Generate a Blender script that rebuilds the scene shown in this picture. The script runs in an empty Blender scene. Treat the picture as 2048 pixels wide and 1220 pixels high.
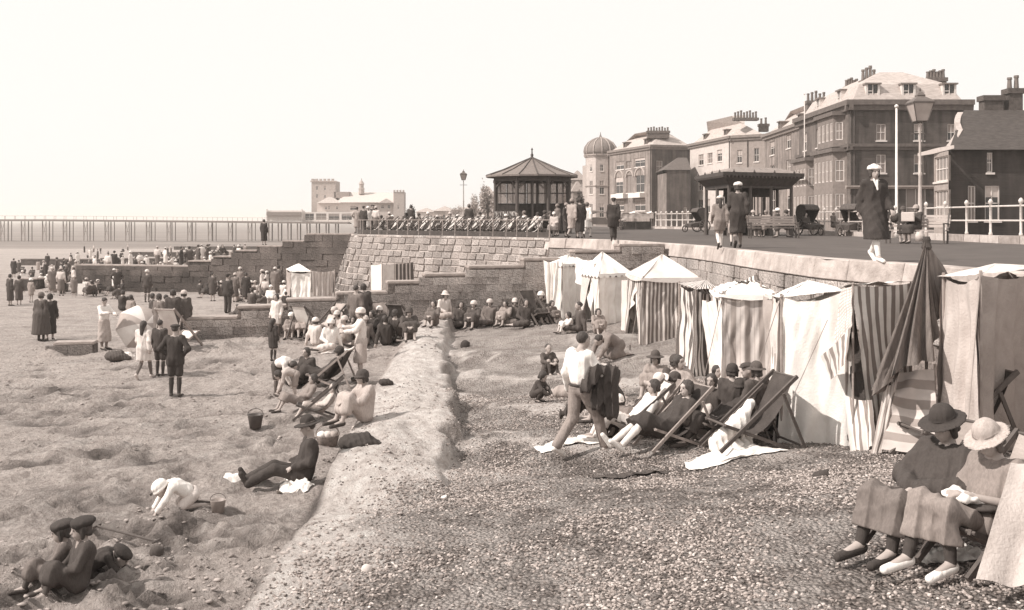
import bpy, bmesh, math, random
import numpy as np
from mathutils import Vector, Matrix, Euler

random.seed(7)
rad = math.radians
sc = bpy.context.scene
COL = sc.collection

# ---------------------------------------------------------------- camera, sky, sun, exposure
CZ = 6.3                      # camera height above the sea
F, CX, HOR = 2000.0, 1024.0, 440.0
cam_data = bpy.data.cameras.new('camera')
cam = bpy.data.objects.new('camera', cam_data)
COL.objects.link(cam)
cam.location = (0, 0, CZ)
cam.rotation_euler = (rad(90), 0, 0)
cam_data.sensor_width = 36
cam_data.lens = 36 * F / 2048
cam_data.shift_y = -170 / 2048
cam_data.clip_start = 0.2
cam_data.clip_end = 30000
sc.camera = cam

SUN_AZ, SUN_EL = rad(-110), rad(44)       # azimuth from +Y (view direction), negative = left: sun on the left, a little behind the camera
world = bpy.data.worlds.new('World')
sc.world = world
world.use_nodes = True
nt = world.node_tree
nt.nodes.clear()
sky = nt.nodes.new('ShaderNodeTexSky')
sky.sky_type = 'NISHITA'
sky.sun_disc = False
sky.sun_elevation = SUN_EL
sky.sun_rotation = SUN_AZ
sky.altitude = 0
sky.air_density = 1.0
sky.dust_density = 4.0
sky.ozone_density = 1.0
bw = nt.nodes.new('ShaderNodeRGBToBW')
mr = nt.nodes.new('ShaderNodeMapRange')     # sky seen through pale sea haze: never darker than the haze itself
mr.inputs['From Min'].default_value = 0
mr.inputs['From Max'].default_value = 40
mr.inputs['To Min'].default_value = 8.6
mr.inputs['To Max'].default_value = 13.0
tint = nt.nodes.new('ShaderNodeMix'); tint.data_type = 'RGBA'; tint.blend_type = 'MULTIPLY'
tint.inputs['Factor'].default_value = 1
tint.inputs[7].default_value = (1.0, 0.965, 0.925, 1)
bg = nt.nodes.new('ShaderNodeBackground')
bg.inputs['Strength'].default_value = 0.115
wo = nt.nodes.new('ShaderNodeOutputWorld')
nt.links.new(sky.outputs[0], bw.inputs[0])
nt.links.new(bw.outputs[0], mr.inputs['Value'])
nt.links.new(mr.outputs[0], tint.inputs[6])
nt.links.new(tint.outputs[2], bg.inputs['Color'])
nt.links.new(bg.outputs[0], wo.inputs['Surface'])

sun_data = bpy.data.lights.new('sun', 'SUN')
sun_data.energy = 4.9
sun_data.angle = rad(0.6)
sun_data.color = (1.0, 0.945, 0.89)
sun = bpy.data.objects.new('sun', sun_data)
COL.objects.link(sun)
sd = Vector((math.sin(SUN_AZ) * math.cos(SUN_EL), math.cos(SUN_AZ) * math.cos(SUN_EL), math.sin(SUN_EL)))
sun.rotation_euler = sd.to_track_quat('Z', 'Y').to_euler()
sun.location = sd * 60

sc.cycles.volume_bounces = 3
vs = sc.view_settings
vs.view_transform = 'Standard'
vs.look = 'None'
vs.exposure = 0.0
vs.gamma = 1.0
vs.use_curve_mapping = False

# ---------------------------------------------------------------- geometry of the place
def R(z): return CZ + z            # height relative to the lens -> world height

def W(px, py, d):
    return ((px - CX) / F * d, d, CZ - (py - HOR) / F * d)

_h = np.random.RandomState(3).rand(64, 64).astype(np.float64)
def vnoise(x, y):
    x = np.asarray(x, float); y = np.asarray(y, float)
    xi = np.floor(x).astype(int); yi = np.floor(y).astype(int)
    fx = x - xi; fy = y - yi
    fx = fx * fx * (3 - 2 * fx); fy = fy * fy * (3 - 2 * fy)
    g = lambda a, b: _h[a % 64, b % 64]
    return ((g(xi, yi) * (1 - fx) + g(xi + 1, yi) * fx) * (1 - fy) + (g(xi, yi + 1) * (1 - fx) + g(xi + 1, yi + 1) * fx) * fy) * 2 - 1

def sstep(a, b, x):
    t = np.clip((x - a) / (b - a), 0, 1)
    return t * t * (3 - 2 * t)

MOUNDS = []       # (x, d, radius x, radius d, height): sand castles, heaps, holes
def groyne_d(x):  # plan line of the near groyne
    return 30.0 + (np.asarray(x, float) + 9.8) * (3.5 / 15.4)

_hr = np.random.RandomState(41)
HOL = []
for _ in range(120):
    hd_ = 8.5 + 19 * _hr.rand() ** 1.2; HOL.append((-hd_ * .52 + _hr.rand() * (hd_ * .52 - 3.0), hd_, _hr.uniform(.15, .60) * (.5 + hd_ / 25), _hr.uniform(.12, .36) * (.5 + hd_ / 25), _hr.uniform(.05, .13), _hr.uniform(-.35, .35)))
def hollows(x, d):
    """scooped and trodden hollows: depth, and how far painted shade and wetness darken them"""
    z = np.zeros_like(x); w = np.zeros_like(x)
    for hx, hd, rx, rd, dp, sk in HOL:
        q = np.sqrt(((x - hx) / rx) ** 2 + ((d - hd - sk * (x - hx)) / rd) ** 2)
        z = z - dp * np.clip(1 - q, 0, 1) + dp * .6 * np.clip(1 - np.abs(q - 1.25) / .3, 0, 1); w = np.maximum(w, np.clip(1.1 - q, 0, 1))
    for mx, md, rx, rd, hh in MOUNDS:
        if hh < 0: w = np.maximum(w, np.clip(1.25 - np.sqrt(((x - mx) / rx) ** 2 + ((d - md) / rd) ** 2), 0, 1))
    return z, w
def ground(x, d, fine=True):
    """height of the beach relative to the lens"""
    x = np.asarray(x, float); d = np.asarray(d, float)
    sand = np.interp(d, [0, 13, 21, 30, 60, 115, 180, 262, 400, 900], [-3.45, -3.6, -3.77, -3.85, -4.1, -4.7, -5.4, -6.3, -8.5, -16]) + 0.012 * np.clip(x + 2.5, -40, 0)
    sand = sand + 1.0 * sstep(60.5, 64.5, d) * (1 - sstep(82, 125, d)) * sstep(-31, -26, x)      # sand banked up behind the tall groyne
    base_sand = sand
    sand = sand + .34 * sstep(24.5, 30, d) * sstep(-13, -9.6, x)      # sand piled against the near groyne
    s1 = -3.2 + .08 * (x + 2.3)
    s2 = -3.42 + .07 * (x - .5)
    s3 = -3.3 + .09 * (x + .4)
    t12 = sstep(9, 14, d); t23 = sstep(18, 30, d)
    sh = (s1 * (1 - t12) + s2 * t12) * (1 - t23) + s3 * t23
    sh = np.maximum(sh, -3.75 + 0 * sh)
    sh = np.minimum(sh, -2.55)
    n1 = vnoise(x * .9 + 11, d * .5) ; n2 = vnoise(x * 2.7, d * 1.4 + 5); n3 = vnoise(x * 7, d * 4 + 9)
    xl = np.interp(d, [0, 8.8, 12.8, 20.7, 31], [-2.3, -2.26, -2.4, -2.7, -2.85]) + .06 * n2 * sstep(13, 16, d)
    xr = np.interp(d, [0, 12.5, 19, 22, 31], [-.7, -.8, -1.25, -1.5, -1.9]) + .16 * vnoise(d * .8, d * 0 + 3) + .12 * vnoise(d * 2.6, d * 0 + 7) + .05 * n3
    top = np.interp(d, [0, 9, 13, 21, 31], [-3.2, -3.2, -3.16, -3.08, -3.0]) + .05 * n1 + .04 * n2 - .10 * np.abs((x + 1.8)) * 0
    top = top - .10 * sstep(-.2, 1, np.abs((x - (xl + xr) / 2) / (xr - xl + 1e-6)) * 2 - .2)
    wl = np.interp(d, [9, 15, 20, 31], [.05, .10, .34, .5])
    a = sstep(-wl, wl * .25, x - xl)                  # 0 on the sand, 1 on the ridge
    b = 1 - sstep(-.06, .08, x - xr)
    b = b * sstep(11.6, 13.2, d)
    hi = sh * (1 - b) + np.maximum(top, sh) * b
    near = sand * (1 - a) + hi * a
    # beyond the near groyne the beach lies lower
    gd = groyne_d(x)
    t = sstep(0.1, .5, d - gd) * (1 - sstep(60, 62, d) * 0)
    far = base_sand + .22 * sstep(-14, 3, x) * (1 - sstep(45, 52, d))
    z = near * (1 - t) + far * t
    z = np.where(d > 36, far, z)
    if fine:
        k = 1 / (1 + (d / 90) ** 2)
        sandy = 1 - a
        mk = (x < -2.2) & (d < 31)
        if mk.any():
            z = np.array(z); z[mk] += hollows(x[mk], d[mk])[0] * (sandy[mk] if np.ndim(sandy) else sandy)
        z = z + k * (.030 * n1 + .018 * n2 * (0.5 + sandy) + .022 * n3 + .016 * vnoise(x * 16, d * 10)) * np.where(x > -1, .75, 1)
        # terraces of shingle left by the tide
        z = z + np.where((x > xr), 1, 0) * sstep(11, 14, d) * (1 - sstep(27, 31, d)) * .06 * np.sin((d * 2.1 + x * 1.3 + 1.2 * n1) )
        # footprints and scooped hollows
        fp = vnoise(x * 3.3 + 40, d * 2.1 + 17)
        z = z - k * sandy * .05 * sstep(.45, .8, fp) + k * sandy * .02 * sstep(.3, .45, fp) * (1 - sstep(.45, .6, fp))
        for (mx, md, rx, rd, hh) in MOUNDS:
            q = ((x - mx) / rx) ** 2 + ((d - md) / rd) ** 2
            z = z + hh * np.clip(1 - np.sqrt(q), 0, 1) ** .9 * (1 + .15 * n3)
    return z

def gz(x, d): return float(ground(np.array([x]), np.array([d]))[0])

def GP(px, py, lo=4.0, hi=300.0):
    """point where the line of sight meets the beach"""
    ds = np.exp(np.linspace(math.log(lo), math.log(hi), 1500))
    zs = -(py - HOR) / F * ds
    g = ground((px - CX) / F * ds, ds, False)
    i = int(np.argmax(zs <= g))
    d = ds[i]
    x = (px - CX) / F * d
    return (x, d, R(gz(x, d)))

PROM = -0.8
def PP(px, py):
    d = -PROM * F / (py - HOR)
    return ((px - CX) / F * d, d, R(PROM))

def mound(px, py, rx, rd, hh):
    x, d, _ = GP(px, py)
    MOUNDS.append((x, d, rx, rd, hh))

for a in [(105, 712, .42, .5, .30), (452, 700, .5, .55, .30), (160, 790, .5, .35, -.09), (85, 845, .7, .4, -.11), (235, 800, .3, .3, -.07),
          (165, 860, .6, .4, -.08), (345, 1050, .30, .28, .20), (300, 1060, .42, .22, -.12), (520, 1062, .30, .25, .12), (525, 1080, .32, .2, -.16),
          (957, 716, .55, .5, .16), (1022, 716, .6, .5, .15), (730, 885, .35, .3, -.16), (965, 750, .6, .5, .08), (1060, 800, .4, .4, .08),
          (440, 720, .7, .4, -.05), (240, 735, .4, .3, -.08), (260, 705, .3, .3, -.06), (120, 780, .6, .4, -.07), (310, 1100, .22, .22, .10),
          (90, 1045, .5, .4, .07), (760, 860, .6, .6, .10), (780, 1000, .35, .3, .05), (300, 925, .6, .4, -.06), (70, 930, .6, .3, -.07),
          (240, 1010, .5, .25, -.07), (130, 980, .5, .25, -.05), (380, 870, .5, .35, -.05), (460, 770, .7, .4, .09), (1030, 690, .5, .5, .08)]:
    mound(*a)

# ---------------------------------------------------------------- materials: everything in the warm greys of the print
def tone(v):
    g = float(np.interp(v, [.03, .3, .6, .85], [.84, .842, .885, .95]))
    b = float(np.interp(v, [.03, .3, .6, .85], [.765, .765, .825, .90]))
    return (v, v * g, v * b, 1)

def newmat(name, rough=.85):
    m = bpy.data.materials.new(name)
    m.use_nodes = True
    b = m.node_tree.nodes['Principled BSDF']
    b.inputs['Roughness'].default_value = rough
    b.inputs['Specular IOR Level'].default_value = .25
    return m, m.node_tree, b

def nd(t, k, **kw):
    n = t.nodes.new(k)
    for a, v in kw.items(): setattr(n, a, v)
    return n

_mc = {}
def M(v, rough=.85, scale=6, amt=.18, bump=.15, bscale=None, streak=None, coord='Object', spec=None, rnd=0.0, detail=6):
    """plain surface of tone v with mottling and relief"""
    key = (v, rough, scale, amt, bump, bscale, streak, coord, rnd, detail)
    if key in _mc: return _mc[key]
    m, t, b = newmat('surface_%d' % len(_mc), rough)
    tc = nd(t, 'ShaderNodeTexCoord')
    mp = nd(t, 'ShaderNodeMapping')
    if streak: mp.inputs['Scale'].default_value = streak
    t.links.new(tc.outputs[coord], mp.inputs[0])
    n = nd(t, 'ShaderNodeTexNoise'); n.inputs['Scale'].default_value = scale; n.inputs['Detail'].default_value = detail; n.inputs['Roughness'].default_value = .62
    t.links.new(mp.outputs[0], n.inputs['Vector'])
    r = nd(t, 'ShaderNodeValToRGB')
    r.color_ramp.elements[0].position = .3; r.color_ramp.elements[1].position = .7
    r.color_ramp.elements[0].color = tone(v * (1 - amt)); r.color_ramp.elements[1].color = tone(min(.86, v * (1 + amt)))
    t.links.new(n.outputs['Fac'], r.inputs[0])
    out = r.outputs[0]
    if rnd:
        oi = nd(t, 'ShaderNodeObjectInfo')
        mrn = nd(t, 'ShaderNodeMapRange'); mrn.inputs['To Min'].default_value = 1 - rnd; mrn.inputs['To Max'].default_value = 1 + rnd
        t.links.new(oi.outputs['Random'], mrn.inputs['Value'])
        mx = nd(t, 'ShaderNodeMix', data_type='RGBA', blend_type='MULTIPLY'); mx.inputs['Factor'].default_value = 1
        t.links.new(out, mx.inputs[6]); t.links.new(mrn.outputs[0], mx.inputs[7]); out = mx.outputs[2]
    t.links.new(out, b.inputs['Base Color'])
    if bump:
        n2 = nd(t, 'ShaderNodeTexNoise'); n2.inputs['Scale'].default_value = bscale or scale * 4; n2.inputs['Detail'].default_value = 5
        t.links.new(mp.outputs[0], n2.inputs['Vector'])
        bp = nd(t, 'ShaderNodeBump'); bp.inputs['Strength'].default_value = min(1, bump * 2); bp.inputs['Distance'].default_value = .02
        t.links.new(n2.outputs['Fac'], bp.inputs['Height']); t.links.new(bp.outputs[0], b.inputs['Normal'])
    _mc[key] = m
    return m

def stripes(v1, v2, n, w=.5, sub=0, rough=.9, soft=.02, cross=0):
    """woven canvas, n stripes across the U of the cloth; sub adds thin companion lines; cross adds a check"""
    key = ('st', v1, v2, n, w, sub, cross)
    if key in _mc: return _mc[key]
    m, t, b = newmat('striped_canvas_%d' % len(_mc), rough)
    uv = nd(t, 'ShaderNodeUVMap'); sx = nd(t, 'ShaderNodeSeparateXYZ')
    t.links.new(uv.outputs[0], sx.inputs[0])
    def band(sock, n, w):
        mu = nd(t, 'ShaderNodeMath', operation='MULTIPLY'); mu.inputs[1].default_value = n; t.links.new(sock, mu.inputs[0])
        fr = nd(t, 'ShaderNodeMath', operation='FRACT'); t.links.new(mu.outputs[0], fr.inputs[0])
        r = nd(t, 'ShaderNodeValToRGB'); e = r.color_ramp.elements
        e[0].position = w - soft; e[0].color = (0, 0, 0, 1); e[1].position = w + soft; e[1].color = (1, 1, 1, 1)
        x = e.new(1 - soft * 2); x.color = (1, 1, 1, 1); x = e.new(.9999); x.color = (0, 0, 0, 1)
        t.links.new(fr.outputs[0], r.inputs[0])
        return r.outputs[0]
    f = band(sx.outputs[0], n, w)
    if sub:
        g = band(sx.outputs[0], n * sub, .7)
        ml = nd(t, 'ShaderNodeMath', operation='MULTIPLY'); ml.inputs[1].default_value = .5; t.links.new(g, ml.inputs[0])
        mxx = nd(t, 'ShaderNodeMath', operation='MAXIMUM'); t.links.new(f, mxx.inputs[0]); t.links.new(ml.outputs[0], mxx.inputs[1]); f = mxx.outputs[0]
    if cross:
        g = band(sx.outputs[1], cross, .6)
        ad = nd(t, 'ShaderNodeMath', operation='MAXIMUM'); t.links.new(f, ad.inputs[0]); t.links.new(g, ad.inputs[1]); f = ad.outputs[0]
    mx = nd(t, 'ShaderNodeMix', data_type='RGBA'); mx.inputs[6].default_value = tone(v1); mx.inputs[7].default_value = tone(v2)
    t.links.new(f, mx.inputs['Factor'])
    tc = nd(t, 'ShaderNodeTexCoord')
    no = nd(t, 'ShaderNodeTexNoise'); no.inputs['Scale'].default_value = 5; no.inputs['Detail'].default_value = 6
    t.links.new(tc.outputs['Object'], no.inputs['Vector'])
    mrn = nd(t, 'ShaderNodeMapRange'); mrn.inputs['To Min'].default_value = .72; mrn.inputs['To Max'].default_value = 1.18
    t.links.new(no.outputs['Fac'], mrn.inputs['Value'])
    m2 = nd(t, 'ShaderNodeMix', data_type='RGBA', blend_type='MULTIPLY'); m2.inputs['Factor'].default_value = 1
    t.links.new(mx.outputs[2], m2.inputs[6]); t.links.new(mrn.outputs[0], m2.inputs[7])
    t.links.new(m2.outputs[2], b.inputs['Base Color'])
    n2 = nd(t, 'ShaderNodeTexNoise'); n2.inputs['Scale'].default_value = 60
    t.links.new(tc.outputs['Object'], n2.inputs['Vector'])
    bp = nd(t, 'ShaderNodeBump'); bp.inputs['Strength'].default_value = .25; bp.inputs['Distance'].default_value = .01
    t.links.new(n2.outputs['Fac'], bp.inputs['Height']); t.links.new(bp.outputs[0], b.inputs['Normal'])
    _mc[key] = m
    return m

def beach_material():
    m, t, b = newmat('sand_and_shingle', .95)
    tc = nd(t, 'ShaderNodeTexCoord'); P = tc.outputs['Object']
    at = nd(t, 'ShaderNodeAttribute', attribute_name='shingle')
    def noise(scale, detail=6, rough=.6, stretch=None):
        n = nd(t, 'ShaderNodeTexNoise'); n.inputs['Scale'].default_value = scale; n.inputs['Detail'].default_value = detail; n.inputs['Roughness'].default_value = rough
        if stretch:
            mp = nd(t, 'ShaderNodeMapping'); mp.inputs['Scale'].default_value = stretch
            t.links.new(P, mp.inputs[0]); t.links.new(mp.outputs[0], n.inputs['Vector'])
        else: t.links.new(P, n.inputs['Vector'])
        return n.outputs['Fac']
    def ramp(f, *st):
        r = nd(t, 'ShaderNodeValToRGB'); e = r.color_ramp.elements
        e[0].position, e[0].color = st[0][0], tone(st[0][1]); e[1].position, e[1].color = st[-1][0], tone(st[-1][1])
        for p, v in st[1:-1]:
            x = e.new(p); x.color = tone(v)
        t.links.new(f, r.inputs[0]); return r.outputs[0]
    def mix(a, c, f, mode='MIX'):
        x = nd(t, 'ShaderNodeMix', data_type='RGBA', blend_type=mode)
        if isinstance(f, float): x.inputs['Factor'].default_value = f
        else: t.links.new(f, x.inputs['Factor'])
        t.links.new(a, x.inputs[6]); t.links.new(c, x.inputs[7]); return x.outputs[2]
    big = ramp(noise(.35, 4, .6, (1, .45, 1)), (.3, .38), (.5, .50), (.72, .64))
    mid = ramp(noise(2.6, 8, .72, (1, .7, 1)), (.38, .20), (.5, .50), (.60, .72))
    sand = mix(big, mid, .55)
    wet = ramp(noise(.9, 7, .72, (.28, 1.1, 1)), (.5, .40), (.58, .12))
    sand = mix(sand, wet, .46)
    spk = ramp(noise(14, 6, .75), (.40, .12), (.50, .36), (.60, .62))
    sand = mix(sand, spk, .34)
    # pebbles
    def vor(s, feat='F1'):
        v = nd(t, 'ShaderNodeTexVoronoi', feature=feat); v.inputs['Scale'].default_value = s
        t.links.new(P, v.inputs['Vector']); return v
    v1 = vor(26); v2 = vor(11)
    sep = nd(t, 'ShaderNodeSeparateColor'); t.links.new(v1.outputs['Color'], sep.inputs[0])
    peb = ramp(sep.outputs[0], (0, .15), (.35, .33), (.6, .46), (1, .66))
    gap = nd(t, 'ShaderNodeValToRGB'); gap.color_ramp.elements[0].position = .28; gap.color_ramp.elements[0].color = (1, 1, 1, 1)
    gap.color_ramp.elements[1].position = .55; gap.color_ramp.elements[1].color = (.35, .33, .32, 1)
    t.links.new(v1.outputs['Distance'], gap.inputs[0])
    peb = mix(peb, gap.outputs[0], 1.0, 'MULTIPLY')
    patch = ramp(noise(1.6, 8, .75), (.42, .20), (.58, .66))
    shing = mix(peb, patch, .52)
    dry = nd(t, 'ShaderNodeAttribute', attribute_name='dry')
    dcol = ramp(noise(5, 8, .7), (.34, .46), (.5, .66), (.66, .80))
    dm = nd(t, 'ShaderNodeMath', operation='MULTIPLY'); dm.inputs[1].default_value = .9; t.links.new(dry.outputs['Fac'], dm.inputs[0])
    sand = mix(sand, dcol, dm.outputs[0])
    da = nd(t, 'ShaderNodeAttribute', attribute_name='damp_shade')
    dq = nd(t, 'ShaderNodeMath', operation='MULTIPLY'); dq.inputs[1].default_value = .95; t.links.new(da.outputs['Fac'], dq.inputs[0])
    damp_shade_col = ramp(noise(12, 6, .7), (.35, .07), (.65, .17))  # dark tone for painted shade and wetness in the dug hollows
    sand = mix(sand, damp_shade_col, dq.outputs[0])
    col = mix(sand, shing, at.outputs['Fac'])
    t.links.new(col, b.inputs['Base Color'])
    h1 = noise(9, 8, .7); h2 = noise(38, 5, .6)
    ad = nd(t, 'ShaderNodeMath', operation='MULTIPLY_ADD'); ad.inputs[1].default_value = .35
    t.links.new(h2, ad.inputs[0]); t.links.new(h1, ad.inputs[2])
    vs1 = nd(t, 'ShaderNodeMath', operation='MULTIPLY'); t.links.new(v1.outputs['Distance'], vs1.inputs[0]); t.links.new(at.outputs['Fac'], vs1.inputs[1])
    ad2 = nd(t, 'ShaderNodeMath', operation='SUBTRACT'); t.links.new(ad.outputs[0], ad2.inputs[0]); t.links.new(vs1.outputs[0], ad2.inputs[1])
    bp = nd(t, 'ShaderNodeBump'); bp.inputs['Strength'].default_value = 1; bp.inputs['Distance'].default_value = .13
    t.links.new(ad2.outputs[0], bp.inputs['Height']); t.links.new(bp.outputs[0], b.inputs['Normal'])
    return m

# ---------------------------------------------------------------- objects
def link(o, parent=None):
    COL.objects.link(o)
    if parent is not None: o.parent = parent
    return o

def set_props(o, label=None, cat=None, group=None, kind=None):
    if label: o['label'] = label
    if cat: o['category'] = cat
    if group: o['group'] = group
    if kind: o['kind'] = kind
    return o

def thing(name, label, cat, loc=(0, 0, 0), rz=0.0, group=None, scale=1.0):
    o = bpy.data.objects.new(name, None); COL.objects.link(o)
    o.empty_display_size = .2
    o.location = loc; o.rotation_euler = (0, 0, rz); o.scale = (scale,) * 3
    return set_props(o, label, cat, group)

def rawmesh(name, v, f, smooth=False, mat=None):
    me = bpy.data.meshes.new(name)
    v = np.asarray(v, np.float32)
    if isinstance(f, np.ndarray):
        n, k = f.shape
        me.vertices.add(len(v)); me.vertices.foreach_set('co', v.ravel())
        me.loops.add(n * k); me.loops.foreach_set('vertex_index', f.ravel().astype(np.int32))
        me.polygons.add(n); me.polygons.foreach_set('loop_start', np.arange(0, n * k, k, dtype=np.int32))
        me.update(calc_edges=True)
    else:
        me.from_pydata([tuple(map(float, p)) for p in v], [], f)
    if smooth: me.polygons.foreach_set('use_smooth', np.ones(len(me.polygons), bool))
    if mat: me.materials.append(mat)
    me.update()
    return me

def part(name, me, parent=None, mat=None):
    if mat is not None:
        me.materials.clear(); me.materials.append(mat)
    o = bpy.data.objects.new(name, me)
    return link(o, parent)

class MB:
    """collects simple solids into one mesh"""
    def __init__(s): s.v = []; s.f = []
    def add(s, v, f):
        n = len(s.v); s.v += [tuple(p) for p in v]; s.f += [tuple(i + n for i in q) for q in f]; return s
    def box(s, x0, x1, y0, y1, z0, z1):
        return s.add([(x0, y0, z0), (x1, y0, z0), (x1, y1, z0), (x0, y1, z0), (x0, y0, z1), (x1, y0, z1), (x1, y1, z1), (x0, y1, z1)],
                     [(0, 3, 2, 1), (4, 5, 6, 7), (0, 1, 5, 4), (1, 2, 6, 5), (2, 3, 7, 6), (3, 0, 4, 7)])
    def hexa(s, b4, t4):
        return s.add(list(b4) + list(t4), [(0, 3, 2, 1), (4, 5, 6, 7), (0, 1, 5, 4), (1, 2, 6, 5), (2, 3, 7, 6), (3, 0, 4, 7)])
    def tube(s, a, b, r0, r1=None, n=8):
        r1 = r0 if r1 is None else r1
        a = Vector(a); b = Vector(b); d = (b - a).normalized()
        u = d.orthogonal().normalized(); w = d.cross(u)
        v = []
        for c, r in ((a, r0), (b, r1)):
            for i in range(n):
                t = 2 * math.pi * i / n; v.append(c + (u * math.cos(t) + w * math.sin(t)) * r)
        f = [(i, (i + 1) % n, n + (i + 1) % n, n + i) for i in range(n)]
        f += [tuple(range(n - 1, -1, -1)), tuple(range(n, 2 * n))]
        return s.add(v, f)
    def bar(s, a, b, w, h):
        """rectangular bar from a to b, w wide sideways and h deep"""
        a = Vector(a); b = Vector(b); d = (b - a).normalized()
        side = d.cross(Vector((0, 0, 1)))
        side = side.normalized() if side.length > 1e-4 else Vector((1, 0, 0))
        up = side.cross(d)
        o = [(-1, -1), (1, -1), (1, 1), (-1, 1)]
        return s.hexa([a + side * (i * w / 2) + up * (j * h / 2) for i, j in o], [b + side * (i * w / 2) + up * (j * h / 2) for i, j in o])
    def lathe(s, prof, n=16, c=(0, 0, 0), a0=0.0):
        v = []; k = len(prof)
        for r, z in prof:
            for i in range(n):
                t = a0 + 2 * math.pi * i / n; v.append((c[0] + r * math.cos(t), c[1] + r * math.sin(t), c[2] + z))
        f = [(j * n + i, j * n + (i + 1) % n, (j + 1) * n + (i + 1) % n, (j + 1) * n + i) for j in range(k - 1) for i in range(n)]
        f += [tuple(range(n - 1, -1, -1)), tuple(range((k - 1) * n, k * n))]
        return s.add(v, f)
    def mesh(s, name, mat=None, smooth=False): return rawmesh(name, s.v, s.f, smooth, mat)
    def build(s, name, mat, parent=None, smooth=False):
        return part(name, s.mesh(name, mat, smooth), parent)

# ---------------------------------------------------------------- beach, sea, promenade, town ground
def make_beach():
    ds = [3.0]
    while ds[-1] < 46: ds.append(ds[-1] * 1.0062 if ds[-1] > 9 else ds[-1] + .055)
    while ds[-1] < 1500: ds.append(ds[-1] * 1.035)
    xs = list(np.arange(-11.5, 9.0, .06))
    st = .065
    while xs[-1] < 700: st *= 1.07; xs.append(xs[-1] + st)
    st = .065; l = [xs[0]]
    while l[-1] > -900: st *= 1.045; l.append(l[-1] - st)
    xs = np.array(l[::-1][:-1] + xs); ds = np.array(ds)
    X, D = np.meshgrid(xs, ds)
    Z = ground(X, D)
    n, k = X.shape
    v = np.stack([X.ravel(), D.ravel(), R(Z).ravel()], 1)
    idx = np.arange(n * k).reshape(n, k)
    f = np.stack([idx[:-1, :-1].ravel(), idx[:-1, 1:].ravel(), idx[1:, 1:].ravel(), idx[1:, :-1].ravel()], 1)
    me = rawmesh('beach', v, f, True, beach_material())
    xl = np.interp(D, [0, 8.8, 12.8, 20.7, 31], [-2.3, -2.26, -2.4, -2.7, -2.85])
    xr = np.interp(D, [0, 12.5, 19, 22, 31], [-1.5, -.8, -1.25, -1.5, -1.9])
    nn = vnoise(X * 1.3, D * 1.1)
    s = np.where(D < 12.6, sstep(.2, 1.5 , (X - xl) + .35 * nn - .12 * (D - 9)), 0)
    s = np.maximum(s, sstep(0, .25, X - xr + .15 * nn) * (1 - .45 * sstep(15, 24, D)))
    s = np.where(D > groyne_d(X), .12, s)
    s = np.clip(s, 0, 1)
    at = me.attributes.new('shingle', 'FLOAT', 'POINT'); at.data.foreach_set('value', s.ravel().astype(np.float32))
    r_ = sstep(0, .12, X - xl) * (1 - sstep(-.1, .3, X - np.where(D < 12.6, xl + 1.1 + .14 * (D - 9), xr) + .2 * nn)) * (1 - sstep(24, 31, D) * .4) * (D < groyne_d(X))
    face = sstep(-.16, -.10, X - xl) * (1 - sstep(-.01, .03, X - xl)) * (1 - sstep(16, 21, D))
    damp_shade_map = np.zeros_like(X); mk = (D < 31) & (X < xl) & (X > -18); damp_shade_map[mk] = hollows(X[mk], D[mk])[1]; damp_shade_map = damp_shade_map * (.75 + .4 * vnoise(X * 5, D * 5)); damp_shade_map = np.maximum(damp_shade_map, face * .9)  # hollow shade painted into the tone, on top of wetter dug sand
    at = me.attributes.new('damp_shade', 'FLOAT', 'POINT'); at.data.foreach_set('value', np.clip(damp_shade_map * 1.2, 0, 1).ravel().astype(np.float32))
    band = np.sin(D * 2.1 + X * 1.3 + 1.2 * vnoise(X * .9 + 11, D * .5)) + .9 * vnoise(X * 1.7, D * 2.2) + .5 * vnoise(X * 5, D * 6)
    band = sstep(.35, 1.0, band) * sstep(0, .3, X - xr) * sstep(12.3, 13.5, D) * (1 - sstep(25, 29, D)) * (1 - sstep(3.2, 4.6, X))
    r_ = np.maximum(r_, band * .8)
    sa = me.attributes['shingle']; sa.data.foreach_set('value', np.clip(s * (1 - .8 * band), 0, 1).ravel().astype(np.float32))
    at = me.attributes.new('dry', 'FLOAT', 'POINT'); at.data.foreach_set('value', r_.ravel().astype(np.float32))
    o = part('beach', me); o['kind'] = 'structure'
    return o

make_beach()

def sheet(name, poly, z, mat):
    me = rawmesh(name, [(x, y, z) for x, y in poly], [tuple(range(len(poly)))], False, mat)
    o = part(name, me); o['kind'] = 'structure'; return o

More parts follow.
